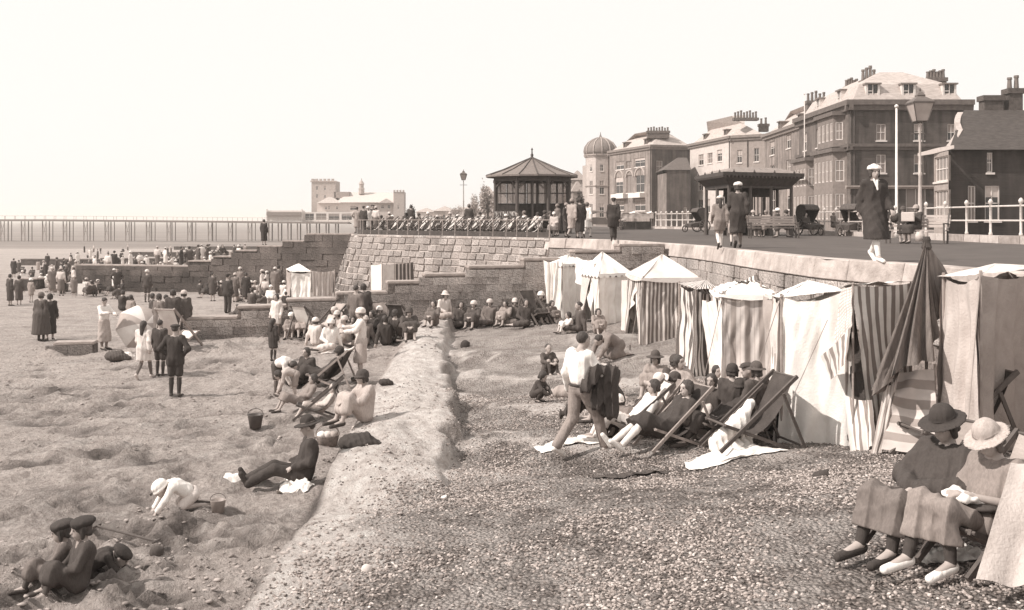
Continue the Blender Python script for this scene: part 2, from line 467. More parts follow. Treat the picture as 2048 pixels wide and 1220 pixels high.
def sea_material():
    m, t, b = newmat('sea_water', .6)
    b.inputs['Specular IOR Level'].default_value = .12
    tc = nd(t, 'ShaderNodeTexCoord'); mp = nd(t, 'ShaderNodeMapping'); mp.inputs['Scale'].default_value = (.25, .8, 1)
    t.links.new(tc.outputs['Object'], mp.inputs[0])
    n = nd(t, 'ShaderNodeTexNoise'); n.inputs['Scale'].default_value = 1.0; n.inputs['Detail'].default_value = 6
    t.links.new(mp.outputs[0], n.inputs['Vector'])
    bp = nd(t, 'ShaderNodeBump'); bp.inputs['Strength'].default_value = 1; bp.inputs['Distance'].default_value = .5
    t.links.new(n.outputs['Fac'], bp.inputs['Height']); t.links.new(bp.outputs[0], b.inputs['Normal'])
    mp2 = nd(t, 'ShaderNodeMapping'); mp2.inputs['Scale'].default_value = (.01, .06, 1); t.links.new(tc.outputs['Object'], mp2.inputs[0])
    n2 = nd(t, 'ShaderNodeTexNoise'); n2.inputs['Scale'].default_value = 1; n2.inputs['Detail'].default_value = 5; t.links.new(mp2.outputs[0], n2.inputs['Vector'])
    r = nd(t, 'ShaderNodeValToRGB'); r.color_ramp.elements[0].position = .35; r.color_ramp.elements[1].position = .7
    r.color_ramp.elements[0].color = tone(.17); r.color_ramp.elements[1].color = tone(.27)
    t.links.new(n2.outputs['Fac'], r.inputs[0]); t.links.new(r.outputs[0], b.inputs['Base Color'])
    return m
sheet('sea', [(-6000, 200), (2500, 200), (2500, 9000), (-6000, 9000)], 0.0, sea_material())

# plan line of the promenade edge (x, d), from behind the camera to the far shore
E0 = [(9.6, -2), (9.0, 3), (8.3, 8), (7.75, 14.2)]
for px, py in [(1800, 527), (1650, 518), (1500, 503), (1400, 492), (1300, 485), (1230, 480.5), (1165, 478.2), (1100, 476.8)]:
    x, d, _ = PP(px, py); E0.append((x, d))
E0 += [(-.56, 46.6), (-2.6, 48.8), (-4.9, 51.0), (-7.0, 53.3), (-8.7, 55.6), (-9.25, 57.4)]
EDGE = E0 + [(-9.5, 60), (-12.2, 78), (-28, 180), (-44, 300), (-64, 450), (-98, 700), (-170, 1300)]
asphalt = M(.095, .9, 1.2, .18, .12, 30)
sheet('promenade', E0 + [(-9.5, 60), (-12.2, 78), (-20, 130), (8, 130), (14, 95), (18.6, 60), (17.4, 44), (16.6, 34), (17.5, 15), (19, -2)], R(PROM), asphalt)
sheet('road', [(19, -2), (17.5, 15), (16.6, 34), (17.4, 44), (18.6, 60), (14, 95), (8, 130), (-20, 130), (-28, 180), (-44, 300), (60, 300), (60, -2)], R(PROM) - .12, M(.20, .9, .8, .15, .1, 20))
sheet('town_ground', [(60, -2), (60, 300), (-44, 300), (-64, 450), (-98, 700), (-170, 1300), (2500, 1300), (2500, -2)], R(PROM) - .14, M(.17, .95, .5, .3, .2, 4))
# ---------------------------------------------------------------- masonry built stone by stone
_bm = {}
def block_mesh(mat, seed):
    k = (mat.name, seed)
    if k in _bm: return _bm[k]
    rs = random.Random(seed)
    j = lambda a: a * (1 + rs.uniform(-.05, .05))
    # a unit block with worn front arrises (front is -y)
    v = []
    for z in (-.5, .5):
        v += [(-.5, .5, z), (.5, .5, z)]
    f0 = [(-.5, -.46, -.5), (.5, -.46, -.5), (.5, -.46, .5), (-.5, -.46, .5)]
    f1 = [(j(-.475), -.5 + rs.uniform(0, .06), j(-.455)), (j(.475), -.5 + rs.uniform(0, .06), j(-.455)), (j(.475), -.5 + rs.uniform(0, .06), j(.455)), (j(-.475), -.5 + rs.uniform(0, .06), j(.455))]
    v += f0 + f1
    f = [(8, 9, 10, 11), (4, 5, 9, 8), (5, 6, 10, 9), (6, 7, 11, 10), (7, 4, 8, 11), (0, 1, 5, 4), (2, 3, 1, 0), (1, 3, 6, 5), (3, 2, 7, 6), (2, 0, 4, 7)]
    me = rawmesh('stone', v, f, False, mat); _bm[k] = me
    return me

def poly_len(pts):
    L = [0]
    for a, b in zip(pts, pts[1:]): L.append(L[-1] + math.hypot(b[0] - a[0], b[1] - a[1]))
    return L
def poly_at(pts, L, s):
    s = max(0, min(L[-1] - 1e-6, s))
    for i in range(len(pts) - 1):
        if s <= L[i + 1] + 1e-9:
            t = (s - L[i]) / (L[i + 1] - L[i]); a, b = pts[i], pts[i + 1]
            dx, dy = (b[0] - a[0]), (b[1] - a[1]); q = math.hypot(dx, dy)
            return a[0] + dx * t, a[1] + dy * t, dx / q, dy / q

def masonry(parent, pts, ztop, zbot, bl, bh, depth, mats, name='stone', batter=0.0, side=1, gap=.004, jit=.12, limit=290, seed=1):
    """blocks laid in courses on the face of a wall whose plan line is pts; the face looks to the left of the walking direction if side = 1"""
    rs = random.Random(seed); L = poly_len(pts); n = 0
    zt_max = max(ztop(poly_at(pts, L, s)[0:2], s) for s in np.linspace(0, L[-1], 60))
    z = zt_max; row = 0
    while z > -9 and n < limit:
        s = (row % 2) * bl * .5 - bl * .5
        anyb = False
        while s < L[-1] and n < limit:
            l = bl * rs.uniform(1 - jit, 1 + jit); sm = s + l / 2
            if 0 < sm < L[-1]:
                x, y, tx, ty = poly_at(pts, L, sm)
                zt = ztop((x, y), sm); zb = zbot((x, y), sm)
                if z - bh * .5 < zt and z > zb:
                    anyb = True
                    top = min(z, zt); h = top - (z - bh)
                    nx, ny = -ty * side, tx * side
                    off = (zt_max - (z - bh / 2)) * batter + rs.uniform(-.03, .03)
                    o = bpy.data.objects.new(name, block_mesh(rs.choice(mats), rs.randint(0, 5)))
                    o.location = (x + nx * off, y + ny * off, R(top - h / 2))
                    o.rotation_euler = (rs.uniform(-.03, .03) + -math.atan(batter) * .9, 0, math.atan2(nx, -ny))
                    o.scale = (max(.05, l - gap), depth, max(.03, h - gap))
                    link(o, parent); n += 1
            s += l
        z -= bh; row += 1
    return n

def wall_core(parent, pts, ztop, zbot, thick, mat, side=1, batter=0.0, name='wall_core', inset=.03):
    L = poly_len(pts); v = []; f = []
    N = max(8, int(L[-1] / .6)) if L[-1] < 80 else 40
    for s in np.linspace(0, L[-1], N):
        x, y, tx, ty = poly_at(pts, L, s); nx, ny = -ty * side, tx * side
        zt, zb = ztop((x, y), s), zbot((x, y), s)
        ob = (zt - zb) * batter - inset
        v += [(x - nx * inset, y - ny * inset, R(zt)), (x + nx * ob, y + ny * ob, R(zb)), (x - nx * thick, y - ny * thick, R(zb)), (x - nx * thick, y - ny * thick, R(zt))]
    for i in range(N - 1):
        a, b = 4 * i, 4 * i + 4
        for k in range(4): f.append((a + k, b + k, b + (k + 1) % 4, a + (k + 1) % 4))
    f += [(0, 1, 2, 3), (4 * N - 1, 4 * N - 2, 4 * N - 3, 4 * N - 4)]
    me = rawmesh(name, v, f, False, mat); bm_ = bmesh.new(); bm_.from_mesh(me); bmesh.ops.recalc_face_normals(bm_, faces=bm_.faces); bm_.to_mesh(me); bm_.free()
    return part(name, me, parent)

stone_pale = [M(.40, .9, 5, .30, .5, 18, rnd=.12), M(.33, .9, 6, .35, .5, 18, rnd=.15)]
def flint(v, rnd=.1):
    """knobbly flint and concrete: strong fine mottling, no clean faces"""
    key = ('flint', v, rnd)
    if key in _mc: return _mc[key]
    m = M(v, .95, 9.01 + v, .75, .9, 13, rnd=rnd, detail=9)
    t = m.node_tree; b = t.nodes['Principled BSDF']; src = b.inputs['Base Color'].links[0].from_socket
    ge = nd(t, 'ShaderNodeNewGeometry'); sx = nd(t, 'ShaderNodeSeparateXYZ'); t.links.new(ge.outputs['Position'], sx.inputs[0])
    no = nd(t, 'ShaderNodeTexNoise'); no.inputs['Scale'].default_value = 1.3; no.inputs['Detail'].default_value = 7; t.links.new(ge.outputs['Position'], no.inputs['Vector'])
    ma = nd(t, 'ShaderNodeMath', operation='MULTIPLY_ADD'); ma.inputs[1].default_value = -1.3; t.links.new(no.outputs['Fac'], ma.inputs[0]); t.links.new(sx.outputs['Z'], ma.inputs[2])
    mq = nd(t, 'ShaderNodeMapRange'); mq.inputs['From Min'].default_value = R(-3.35) - .65 - .15; mq.inputs['From Max'].default_value = R(-3.35) - .65 + .25; mq.inputs['To Min'].default_value = .62; mq.inputs['To Max'].default_value = 1; t.links.new(ma.outputs[0], mq.inputs['Value'])
    n2_ = nd(t, 'ShaderNodeTexNoise'); n2_.inputs['Scale'].default_value = .7; n2_.inputs['Detail'].default_value = 6; t.links.new(ge.outputs['Position'], n2_.inputs['Vector'])
    mr2 = nd(t, 'ShaderNodeMapRange'); mr2.inputs['From Min'].default_value = .35; mr2.inputs['From Max'].default_value = .65; mr2.inputs['To Min'].default_value = .72; mr2.inputs['To Max'].default_value = 1.2; t.links.new(n2_.outputs['Fac'], mr2.inputs['Value'])
    mm = nd(t, 'ShaderNodeMath', operation='MULTIPLY'); t.links.new(mq.outputs[0], mm.inputs[0]); t.links.new(mr2.outputs[0], mm.inputs[1])
    xx = nd(t, 'ShaderNodeMix', data_type='RGBA', blend_type='MULTIPLY'); xx.inputs['Factor'].default_value = 1
    t.links.new(src, xx.inputs[6]); t.links.new(mm.outputs[0], xx.inputs[7]); t.links.new(xx.outputs[2], b.inputs['Base Color'])
    _mc[key] = m
    return m
stone_mid = [flint(.34, .06), flint(.32, .06), flint(.36, .06)]
stone_dark = [flint(.125), flint(.14)]
stone_apron = [flint(.30, .12), flint(.34, .12), flint(.27, .12)]
mortar_mid = flint(.20)
mortar_light = M(.52, .95, 4, .2, .4, 20)
mortar_dark = flint(.10)
cope_mat = [M(.46, .9, 3, .22, .5, 16, rnd=.10), M(.40, .9, 3, .3, .5, 16, rnd=.10)]

# sea wall: straight length beside the tents, then the curve below the bandstand terrace
wall = thing('sea_wall', 'curving stone sea wall holding up the promenade, pale coping above coursed rubble', 'sea wall', (E0[0][0], E0[0][1], R(PROM)))
def lw(o):
    pass
class Shift:
    """children are given in world coordinates; the parent stands at its base"""
    def __init__(s, p): s.p = p
def world_children(p):
    for c in list(COL.objects):
        if c.parent is p: c.matrix_parent_inverse = Matrix.LocRotScale(p.location, p.rotation_euler, p.scale).inverted()

near_line = [p for p in E0 if p[1] < 43.5]
far_line = [p for p in E0 if p[1] > 43] 
wb = lambda p, s: -3.9 if p[1] > 33 else -3.4
wall_core(wall, near_line, lambda p, s: PROM - .02, wb, 1.2, mortar_mid, 1, .06)
wall_core(wall, far_line, lambda p, s: PROM - .02, lambda p, s: -4.3, 1.2, mortar_light, 1, .30)
# coping
def coping(parent, pts, ln, h, w, mats, name='cope_stone', s0=0, z=None, side=1, out=.05, batter=0):
    L = poly_len(pts); s = s0; i = 0; rs = random.Random(5)
    while s < L[-1] - .05:
        l = min(ln * rs.uniform(.8, 1.2), L[-1] - s)
        xa, ya, tx, ty = poly_at(pts, L, s + .008); xb, yb, _, _ = poly_at(pts, L, s + l - .008)
        q = math.hypot(xb - xa, yb - ya); tx, ty = (xb - xa) / q, (yb - ya) / q
        nx, ny = -ty * side, tx * side; jo = out + rs.uniform(-.01, .01)
        zt = (PROM if z is None else z) + .012; zb = zt - h
        b = MB().hexa([(xa + nx * (jo + batter * h), ya + ny * (jo + batter * h), R(zb)), (xb + nx * (jo + batter * h), yb + ny * (jo + batter * h), R(zb)), (xb - nx * w, yb - ny * w, R(zb)), (xa - nx * w, ya - ny * w, R(zb))],
                      [(xa + nx * (jo - .03), ya + ny * (jo - .03), R(zt)), (xb + nx * (jo - .03), yb + ny * (jo - .03), R(zt)), (xb - nx * w, yb - ny * w, R(zt)), (xa - nx * w, ya - ny * w, R(zt))])
        me = b.mesh(name, mats[i % len(mats)])
        bmm = bmesh.new(); bmm.from_mesh(me); bmesh.ops.recalc_face_normals(bmm, faces=bmm.faces)
        bmesh.ops.bevel(bmm, geom=bmm.edges[:], offset=.02, segments=1, affect='EDGES'); bmm.to_mesh(me); bmm.free()
        part(name, me, parent); s += l; i += 1
coping(wall, near_line, 1.35, .42, .35, cope_mat, batter=.12)
coping(wall, far_line, 1.1, .12, .30, [stone_mid[2], stone_pale[1]])
masonry(wall, near_line[2:], lambda p, s: PROM - .43, lambda p, s: -2.9 if p[1] < 36 else -3.6, .42, .30, .14, stone_mid, batter=.06, limit=280, seed=4, jit=.35)
masonry(wall, far_line, lambda p, s: PROM - .12, lambda p, s: -4.05, .62, .33, .16, stone_apron, name='facing_stone', batter=.30, limit=290, seed=9, gap=.055, jit=.15)
# the wall running away beyond the corner
wall_core(wall, [(-9.25, 57.4), (-9.5, 60), (-12.2, 78), (-28, 180), (-44, 300)], lambda p, s: PROM - .02, lambda p, s: -6.5, 1.2, mortar_dark, 1, .1)
world_children(wall)

# groynes: stone walls running down the beach in steps
def groyne(label, steps, line, thick, mats, core, bl, bh, cap_mat, seed, limit=290, group=None, capt=.09):
    (xa, ya), (xb, yb) = line
    yl = lambda x: ya + (yb - ya) * (x - xa) / (xb - xa)
    steps = [(x0, x1, z) for x0, x1, z in steps]
    g = thing('stone_groyne', label, 'groyne', (steps[0][0], yl(steps[0][0]), R(gz(steps[0][0], yl(steps[0][0])))), 0, group)
    tx, ty = xb - xa, yb - ya; q = math.hypot(tx, ty); tx /= q; ty /= q; nx, ny = ty, -tx
    pts = [(steps[0][0], yl(steps[0][0])), (steps[-1][1], yl(steps[-1][1]))]
    for x0, x1, z in steps:
        p = [(x0, yl(x0)), (x1, yl(x1))]
        zb = min(gz(x0, yl(x0) - .4), gz(x1, yl(x1) - .4), gz(x0, yl(x0) + 1), gz(x1, yl(x1) + 1)) - .3
        b = MB().hexa([(p[0][0] , p[0][1], R(zb)), (p[1][0], p[1][1], R(zb)), (p[1][0] - nx * thick, p[1][1] - ny * thick, R(zb)), (p[0][0] - nx * thick, p[0][1] - ny * thick, R(zb))],
                      [(p[0][0] , p[0][1], R(z - capt)), (p[1][0], p[1][1], R(z - capt)), (p[1][0] - nx * thick, p[1][1] - ny * thick, R(z - capt)), (p[0][0] - nx * thick, p[0][1] - ny * thick, R(z - capt))])
        b.build('wall_core', core, g)
        o = .05; e = .03
        c = MB().hexa([(p[0][0] - e + nx * o, p[0][1] + ny * o, R(z - capt)), (p[1][0] + nx * o, p[1][1] + ny * o, R(z - capt)), (p[1][0] - nx * (thick + o), p[1][1] - ny * (thick + o), R(z - capt)), (p[0][0] - e - nx * (thick + o), p[0][1] - ny * (thick + o), R(z - capt))],
                      [(p[0][0] - e + nx * o, p[0][1] + ny * o, R(z)), (p[1][0] + nx * o, p[1][1] + ny * o, R(z)), (p[1][0] - nx * (thick + o), p[1][1] - ny * (thick + o), R(z)), (p[0][0] - e - nx * (thick + o), p[0][1] - ny * (thick + o), R(z))])
        me = c.mesh('capping', cap_mat); bmm = bmesh.new(); bmm.from_mesh(me); bmesh.ops.recalc_face_normals(bmm, faces=bmm.faces)
        bmesh.ops.bevel(bmm, geom=bmm.edges[:], offset=.025, segments=2, affect='EDGES'); bmm.to_mesh(me); bmm.free()
        part('capping', me, g)
    def ztop(p, s):
        for x0, x1, z in steps:
            if x0 - .01 <= p[0] <= x1 + .01: return z - capt
        return steps[-1][2] - capt
    if bl:
        masonry(g, pts, ztop, lambda p, s: gz(p[0], p[1] - .3) - .05, bl, bh, .16, mats, side=-1, seed=seed, limit=limit, jit=.35)
    world_children(g)
    return g

ga, gb = (-9.8, 30.0), (5.6, 33.5)
gy = lambda x: 30.0 + (x + 9.8) * (3.5 / 15.4)
def gx(px):                     # where the line of sight px meets the groyne line
    k = (px - CX) / F
    return k * (30.0 + 9.8 * (3.5 / 15.4)) / (1 - k * (3.5 / 15.4))
cap = M(.36, .9, 4, .25, .5, 18)
st = []
for a, b, y in [(108, 190, 684), (366, 476, 634), (476, 574, 611), (574, 674, 597), (674, 776, 584), (776, 850, 562), (850, 938, 547), (938, 1048, 531), (1048, 1150, 516), (1150, 1240, 500), (1240, 1330, 488)]:
    xa, xb = gx(a), gx(b); d = gy((xa + xb) / 2); st.append((xa, xb, -(y - HOR) / F * d))
# the ground between 192 and 366 px buries the groyne
groyne('near stone groyne stepping down the beach from the tents', st[1:], (ga, gb), .62, stone_mid, mortar_mid, .40, .235, cap, 21)
groyne('low stub of stone wall on the sand at the left, behind the two standing women', st[:1], (ga, gb), .5, stone_mid, mortar_mid, .46, .27, cap, 22)
st = []
la, lb = (-26.5, 61.5), (-9.0, 57.0)
def gx2(px):
    k = (px - CX) / F; m = (57.0 - 61.5) / 17.5
    return k * (61.5 + 26.5 * m) / (1 - k * m)
for a, b, y in [(40, 75, 556), (155, 377, 530), (377, 427, 521), (427, 472, 512), (472, 514, 500), (514, 565, 491), (565, 613, 481), (613, 700, 467)]:
    xa, xb = gx2(a), gx2(b); m = (57.0 - 61.5) / 17.5; d = 61.5 + m * (xa + 26.5) if False else 61.5 + m * ((xa + xb) / 2 + 26.5); st.append((xa, xb, -(y - HOR) / F * d))
groyne('tall dark stone groyne at the corner of the sea wall, stepping down to the left', st[1:], (la, lb), .8, stone_dark, mortar_dark, .62, .36, M(.34, .9, 4, .25, .5, 18), 31)
groyne('short broken end of the far groyne lying apart on the sand at the left edge', st[:1], (la, lb), .7, stone_dark, mortar_dark, .62, .36, cap, 32)
for d, xa, xb, z0, z1, lab in [(112, -56, -18, -4.42, -4.05, 'low dark groyne crossing the crowded sands beyond the tall groyne'),
                               (150, -58, -22, -4.85, -4.5, 'farthest but one groyne, a thin dark line among distant bathers'),
                               (205, -70, -30, -5.45, -5.3, 'farthest groyne, a faint line close to the pier legs')]:
    n = 4
    groyne(lab, [(xa + (xb - xa) * i / n, xa + (xb - xa) * (i + 1) / n, z0 + (z1 - z0) * i / (n - 1)) for i in range(n)], ((xa, d + 2), (xb, d - 2)), .8, stone_dark, M(.10, .95, 4, .3, .3), 0, 0, M(.16, .9, 3, .3, .3), 33, capt=.12)

# ---------------------------------------------------------------- buildings
brick_t = {}
def brick(v, v2=None):
    key = ('brick', v)
    if key in _mc: return _mc[key]
    m, t, b = newmat('brickwork_%d' % len(_mc), .9)
    tc = nd(t, 'ShaderNodeTexCoord')
    n = nd(t, 'ShaderNodeTexNoise'); n.inputs['Scale'].default_value = .8; n.inputs['Detail'].default_value = 8; n.inputs['Roughness'].default_value = .7
    t.links.new(tc.outputs['Object'], n.inputs['Vector'])
    r = nd(t, 'ShaderNodeValToRGB'); r.color_ramp.elements[0].position = .32; r.color_ramp.elements[1].position = .68
    r.color_ramp.elements[0].color = tone(v * .72); r.color_ramp.elements[1].color = tone(v * 1.28)
    t.links.new(n.outputs['Fac'], r.inputs[0])
    mp = nd(t, 'ShaderNodeMapping'); mp.inputs['Scale'].default_value = (.2, .2, 6)
    t.links.new(tc.outputs['Object'], mp.inputs[0])
    n2 = nd(t, 'ShaderNodeTexNoise'); n2.inputs['Scale'].default_value = 3; n2.inputs['Detail'].default_value = 4; t.links.new(mp.outputs[0], n2.inputs['Vector'])
    m2 = nd(t, 'ShaderNodeMapRange'); m2.inputs['To Min'].default_value = .8; m2.inputs['To Max'].default_value = 1.2; t.links.new(n2.outputs['Fac'], m2.inputs['Value'])
    x = nd(t, 'ShaderNodeMix', data_type='RGBA', blend_type='MULTIPLY'); x.inputs['Factor'].default_value = 1
    t.links.new(r.outputs[0], x.inputs[6]); t.links.new(m2.outputs[0], x.inputs[7])
    mp3 = nd(t, 'ShaderNodeMapping'); mp3.inputs['Scale'].default_value = (1.1, 1.1, .12); t.links.new(tc.outputs['Object'], mp3.inputs[0])
    n3 = nd(t, 'ShaderNodeTexNoise'); n3.inputs['Scale'].default_value = 1.6; n3.inputs['Detail'].default_value = 6; t.links.new(mp3.outputs[0], n3.inputs['Vector'])
    m3 = nd(t, 'ShaderNodeMapRange'); m3.inputs['From Min'].default_value = .35; m3.inputs['From Max'].default_value = .62; m3.inputs['To Min'].default_value = .62; m3.inputs['To Max'].default_value = 1.12; t.links.new(n3.outputs['Fac'], m3.inputs['Value'])
    x3 = nd(t, 'ShaderNodeMix', data_type='RGBA', blend_type='MULTIPLY'); x3.inputs['Factor'].default_value = 1
    t.links.new(x.outputs[2], x3.inputs[6]); t.links.new(m3.outputs[0], x3.inputs[7]); t.links.new(x3.outputs[2], b.inputs['Base Color'])
    bp = nd(t, 'ShaderNodeBump'); bp.inputs['Strength'].default_value = .5; bp.inputs['Distance'].default_value = .03
    t.links.new(n2.outputs['Fac'], bp.inputs['Height']); t.links.new(bp.outputs[0], b.inputs['Normal'])
    _mc[key] = m; return m

glass, _t, _b = newmat('window_glass', .12)
_b.inputs['Base Color'].default_value = tone(.035); _b.inputs['Specular IOR Level'].default_value = .6
glass_net, _t, _b = newmat('curtained_glass', .3)
_b.inputs['Base Color'].default_value = tone(.22)
blind_m = [M(.5, .9, 2, .1, 0), M(.38, .9, 2, .1, 0), M(.28, .9, 2, .1, 0)]
white_paint = M(.66, .6, 4, .10, .1)
grey_trim = M(.30, .8, 3, .2, .2)
slate = M(.44, .8, 2.2, .25, .5, 9, streak=(1, 1, 5))
lead = M(.20, .8, 3, .25, .2)
chim_mat = M(.15, .9, 4, .3, .4)
pot_mat = M(.17, .9, 6, .2, .2)

def facade(parent, A, B, z0, z1, wmat, wins, name='wall', frame=white_paint, deep=.16, gl=None, sill=True, mull=(2, 2)):
    """wall from A to B (outward side on the right hand of A->B when seen from above is towards the viewer) with real window openings.
    wins: (u0,u1,v0,v1[,kind]) in metres along the wall and above z0"""
    A = Vector((A[0], A[1], 0)); B = Vector((B[0], B[1], 0)); t = (B - A); L = t.length; t /= L
    n = Vector((t.y, -t.x, 0))
    us = sorted(set([0, L] + [w[0] for w in wins] + [w[1] for w in wins]))
    vs_ = sorted(set([0, z1 - z0] + [w[2] for w in wins] + [w[3] for w in wins]))
    v = []; f = []
    def P(u, h, o=0.0): 
        p = A + t * u + n * o; return (p.x, p.y, R(z0 + h))
    for i in range(len(us) - 1):
        for j in range(len(vs_) - 1):
            um, vm = (us[i] + us[i + 1]) / 2, (vs_[j] + vs_[j + 1]) / 2
            if any(w[0] < um < w[1] and w[2] < vm < w[3] for w in wins): continue
            k = len(v); v += [P(us[i], vs_[j]), P(us[i + 1], vs_[j]), P(us[i + 1], vs_[j + 1]), P(us[i], vs_[j + 1])]; f.append((k, k + 1, k + 2, k + 3))
    for w in wins:
        u0, u1, h0, h1 = w[:4]
        q = [(u0, h0), (u1, h0), (u1, h1), (u0, h1)]
        for a in range(4):
            b = (a + 1) % 4; k = len(v)
            v += [P(*q[a]), P(*q[b]), P(*q[b], -deep), P(*q[a], -deep)]; f.append((k, k + 1, k + 2, k + 3))
    part(name, rawmesh(name, v, f, False, wmat), parent)
    for w in wins:
        u0, u1, h0, h1 = w[:4]; kind = w[4] if len(w) > 4 else ''
        fr = MB(); fw = .07
        def bx(a0, a1, c0, c1, o0, o1):
            fr.hexa([P(a0, c0, o0), P(a1, c0, o0), P(a1, c0, o1), P(a0, c0, o1)], [P(a0, c1, o0), P(a1, c1, o0), P(a1, c1, o1), P(a0, c1, o1)])
        o0, o1 = -deep + .002, -deep + .07
        bx(u0, u0 + fw, h0, h1, o1, o0); bx(u1 - fw, u1, h0, h1, o1, o0); bx(u0 + fw, u1 - fw, h0, h0 + fw, o1, o0); bx(u0 + fw, u1 - fw, h1 - fw, h1, o1, o0)
        mu, mv = mull
        for a in range(1, mu):
            uu = u0 + (u1 - u0) * a / mu; bx(uu - .022, uu + .022, h0 + fw, h1 - fw, o1 - .01, o0)
        for a in range(1, mv):
            hh = h0 + (h1 - h0) * a / mv; bx(u0 + fw, u1 - fw, hh - .028, hh + .028, o1 - .004, o0)
        wo_ = fr.build('window', frame if kind != 'blind' else grey_trim, parent)
        s = MB()
        if sill:
            s.hexa([P(u0 - .08, h0 - .12, .09), P(u1 + .08, h0 - .12, .09), P(u1 + .08, h0 - .12, -.02), P(u0 - .08, h0 - .12, -.02)], [P(u0 - .08, h0 - .003, .09), P(u1 + .08, h0 - .003, .09), P(u1 + .08, h0 - .003, -.02), P(u0 - .08, h0 - .003, -.02)])
            s.build('sill', frame, wo_)
        k = MB(); k.add([P(u0, h0, -deep + .02), P(u1, h0, -deep + .02), P(u1, h1, -deep + .02), P(u0, h1, -deep + .02)], [(0, 1, 2, 3)])
        wr = random.Random(int(u0 * 997 + h0 * 131 + A.x * 17)); cu = wr.random()
        k.build('pane', glass_net if (kind == 'net' or kind == 'blind' or cu > .78) else glass, wo_)
        if cu < .5 and kind == '' and h1 - h0 > .9:
            hb = h1 - (h1 - h0) * (.25 + cu * .6); bl = MB(); bl.add([P(u0 + .06, hb, -deep + .024), P(u1 - .06, hb, -deep + .024), P(u1 - .06, h1 - .06, -deep + .024), P(u0 + .06, h1 - .06, -deep + .024)], [(0, 1, 2, 3)])
            bl.build('roller_blind', blind_m[int(cu * 6) % 3], wo_)

def band(parent, A, B, z, h, out, mat, name='cornice'):
    A = Vector((A[0], A[1], 0)); B = Vector((B[0], B[1], 0)); t = (B - A).normalized(); n = Vector((t.y, -t.x, 0))
    P = lambda p, o, zz: ((p + n * o).x, (p + n * o).y, R(zz))
    a, b = A - t * out, B + t * out
    m = MB()
    m.hexa([P(a, out * .5, z), P(b, out * .5, z), P(b, -.05, z), P(a, -.05, z)], [P(a, out * .6, z + h * .5), P(b, out * .6, z + h * .5), P(b, -.05, z + h * .5), P(a, -.05, z + h * .5)])
    m.hexa([P(a, out, z + h * .5), P(b, out, z + h * .5), P(b, -.05, z + h * .5), P(a, -.05, z + h * .5)], [P(a, out, z + h), P(b, out, z + h), P(b, -.05, z + h), P(a, -.05, z + h)])
    return m.build(name, mat, parent)

def loft(parent, foot, levels, mat, name='roof', cap=True):
    """roof over a footprint; levels are (inset in metres, height)"""
    c = Vector((sum(p[0] for p in foot) / len(foot), sum(p[1] for p in foot) / len(foot), 0)); v = []; f = []; n = len(foot)
    for ins, z in levels:
        for i in range(n):
            p = Vector((foot[i][0], foot[i][1], 0)); a = Vector((foot[i - 1][0], foot[i - 1][1], 0)); b = Vector((foot[(i + 1) % n][0], foot[(i + 1) % n][1], 0))
            e1 = (p - a).normalized(); e2 = (b - p).normalized()
            n1 = Vector((-e1.y, e1.x, 0)); n2 = Vector((-e2.y, e2.x, 0))
            if n1.dot(c - p) < 0: n1, n2 = -n1, -n2
            m = (n1 + n2); m = m / max(.3, m.dot(n1)) 
            q = p + m * ins; v.append((q.x, q.y, R(z)))
    for j in range(len(levels) - 1):
        for i in range(n):
            f.append((j * n + i, j * n + (i + 1) % n, (j + 1) * n + (i + 1) % n, (j + 1) * n + i))
    if cap: f.append(tuple(range((len(levels) - 1) * n, len(levels) * n)))
    return part(name, rawmesh(name, v, f, False, mat), parent)

def chimney(parent, x, y, z0, z1, w, dp, pots, mat=None, name='chimney', ang=0.0, poth=.9):
    ca, sa = math.cos(ang), math.sin(ang)
    def B_(m, x0, x1, y0, y1, a, b):
        pts = [(x0, y0), (x1, y0), (x1, y1), (x0, y1)]; q = [(x + u * ca - v * sa, y + u * sa + v * ca) for u, v in pts]
        m.hexa([(u, v, R(a)) for u, v in q], [(u, v, R(b)) for u, v in q])
    m = MB(); B_(m, -w / 2, w / 2, -dp / 2, dp / 2, z0, z1 - .35); B_(m, -w / 2 - .1, w / 2 + .1, -dp / 2 - .1, dp / 2 + .1, z1 - .35, z1)
    c = m.build(name, mat or chim_mat, parent)
    for i in range(pots):
        u = -w / 2 + w * (i + .5) / pots; px_, py_ = x + u * ca, y + u * sa
        hh = poth * (1 + .15 * ((i * 7) % 3 - 1))
        p = MB().lathe([(.17, 0), (.13, hh * .8), (.17, hh * .82), (.16, hh)], 7, (px_, py_, R(z1 - .005)))
        p.build('chimney_pot', pot_mat, c)
    return c

def Q(px, d): return ((px - CX) / F * d, d)
def zpix(y, d): return -(y - HOR) / F * d
G = PROM - .14

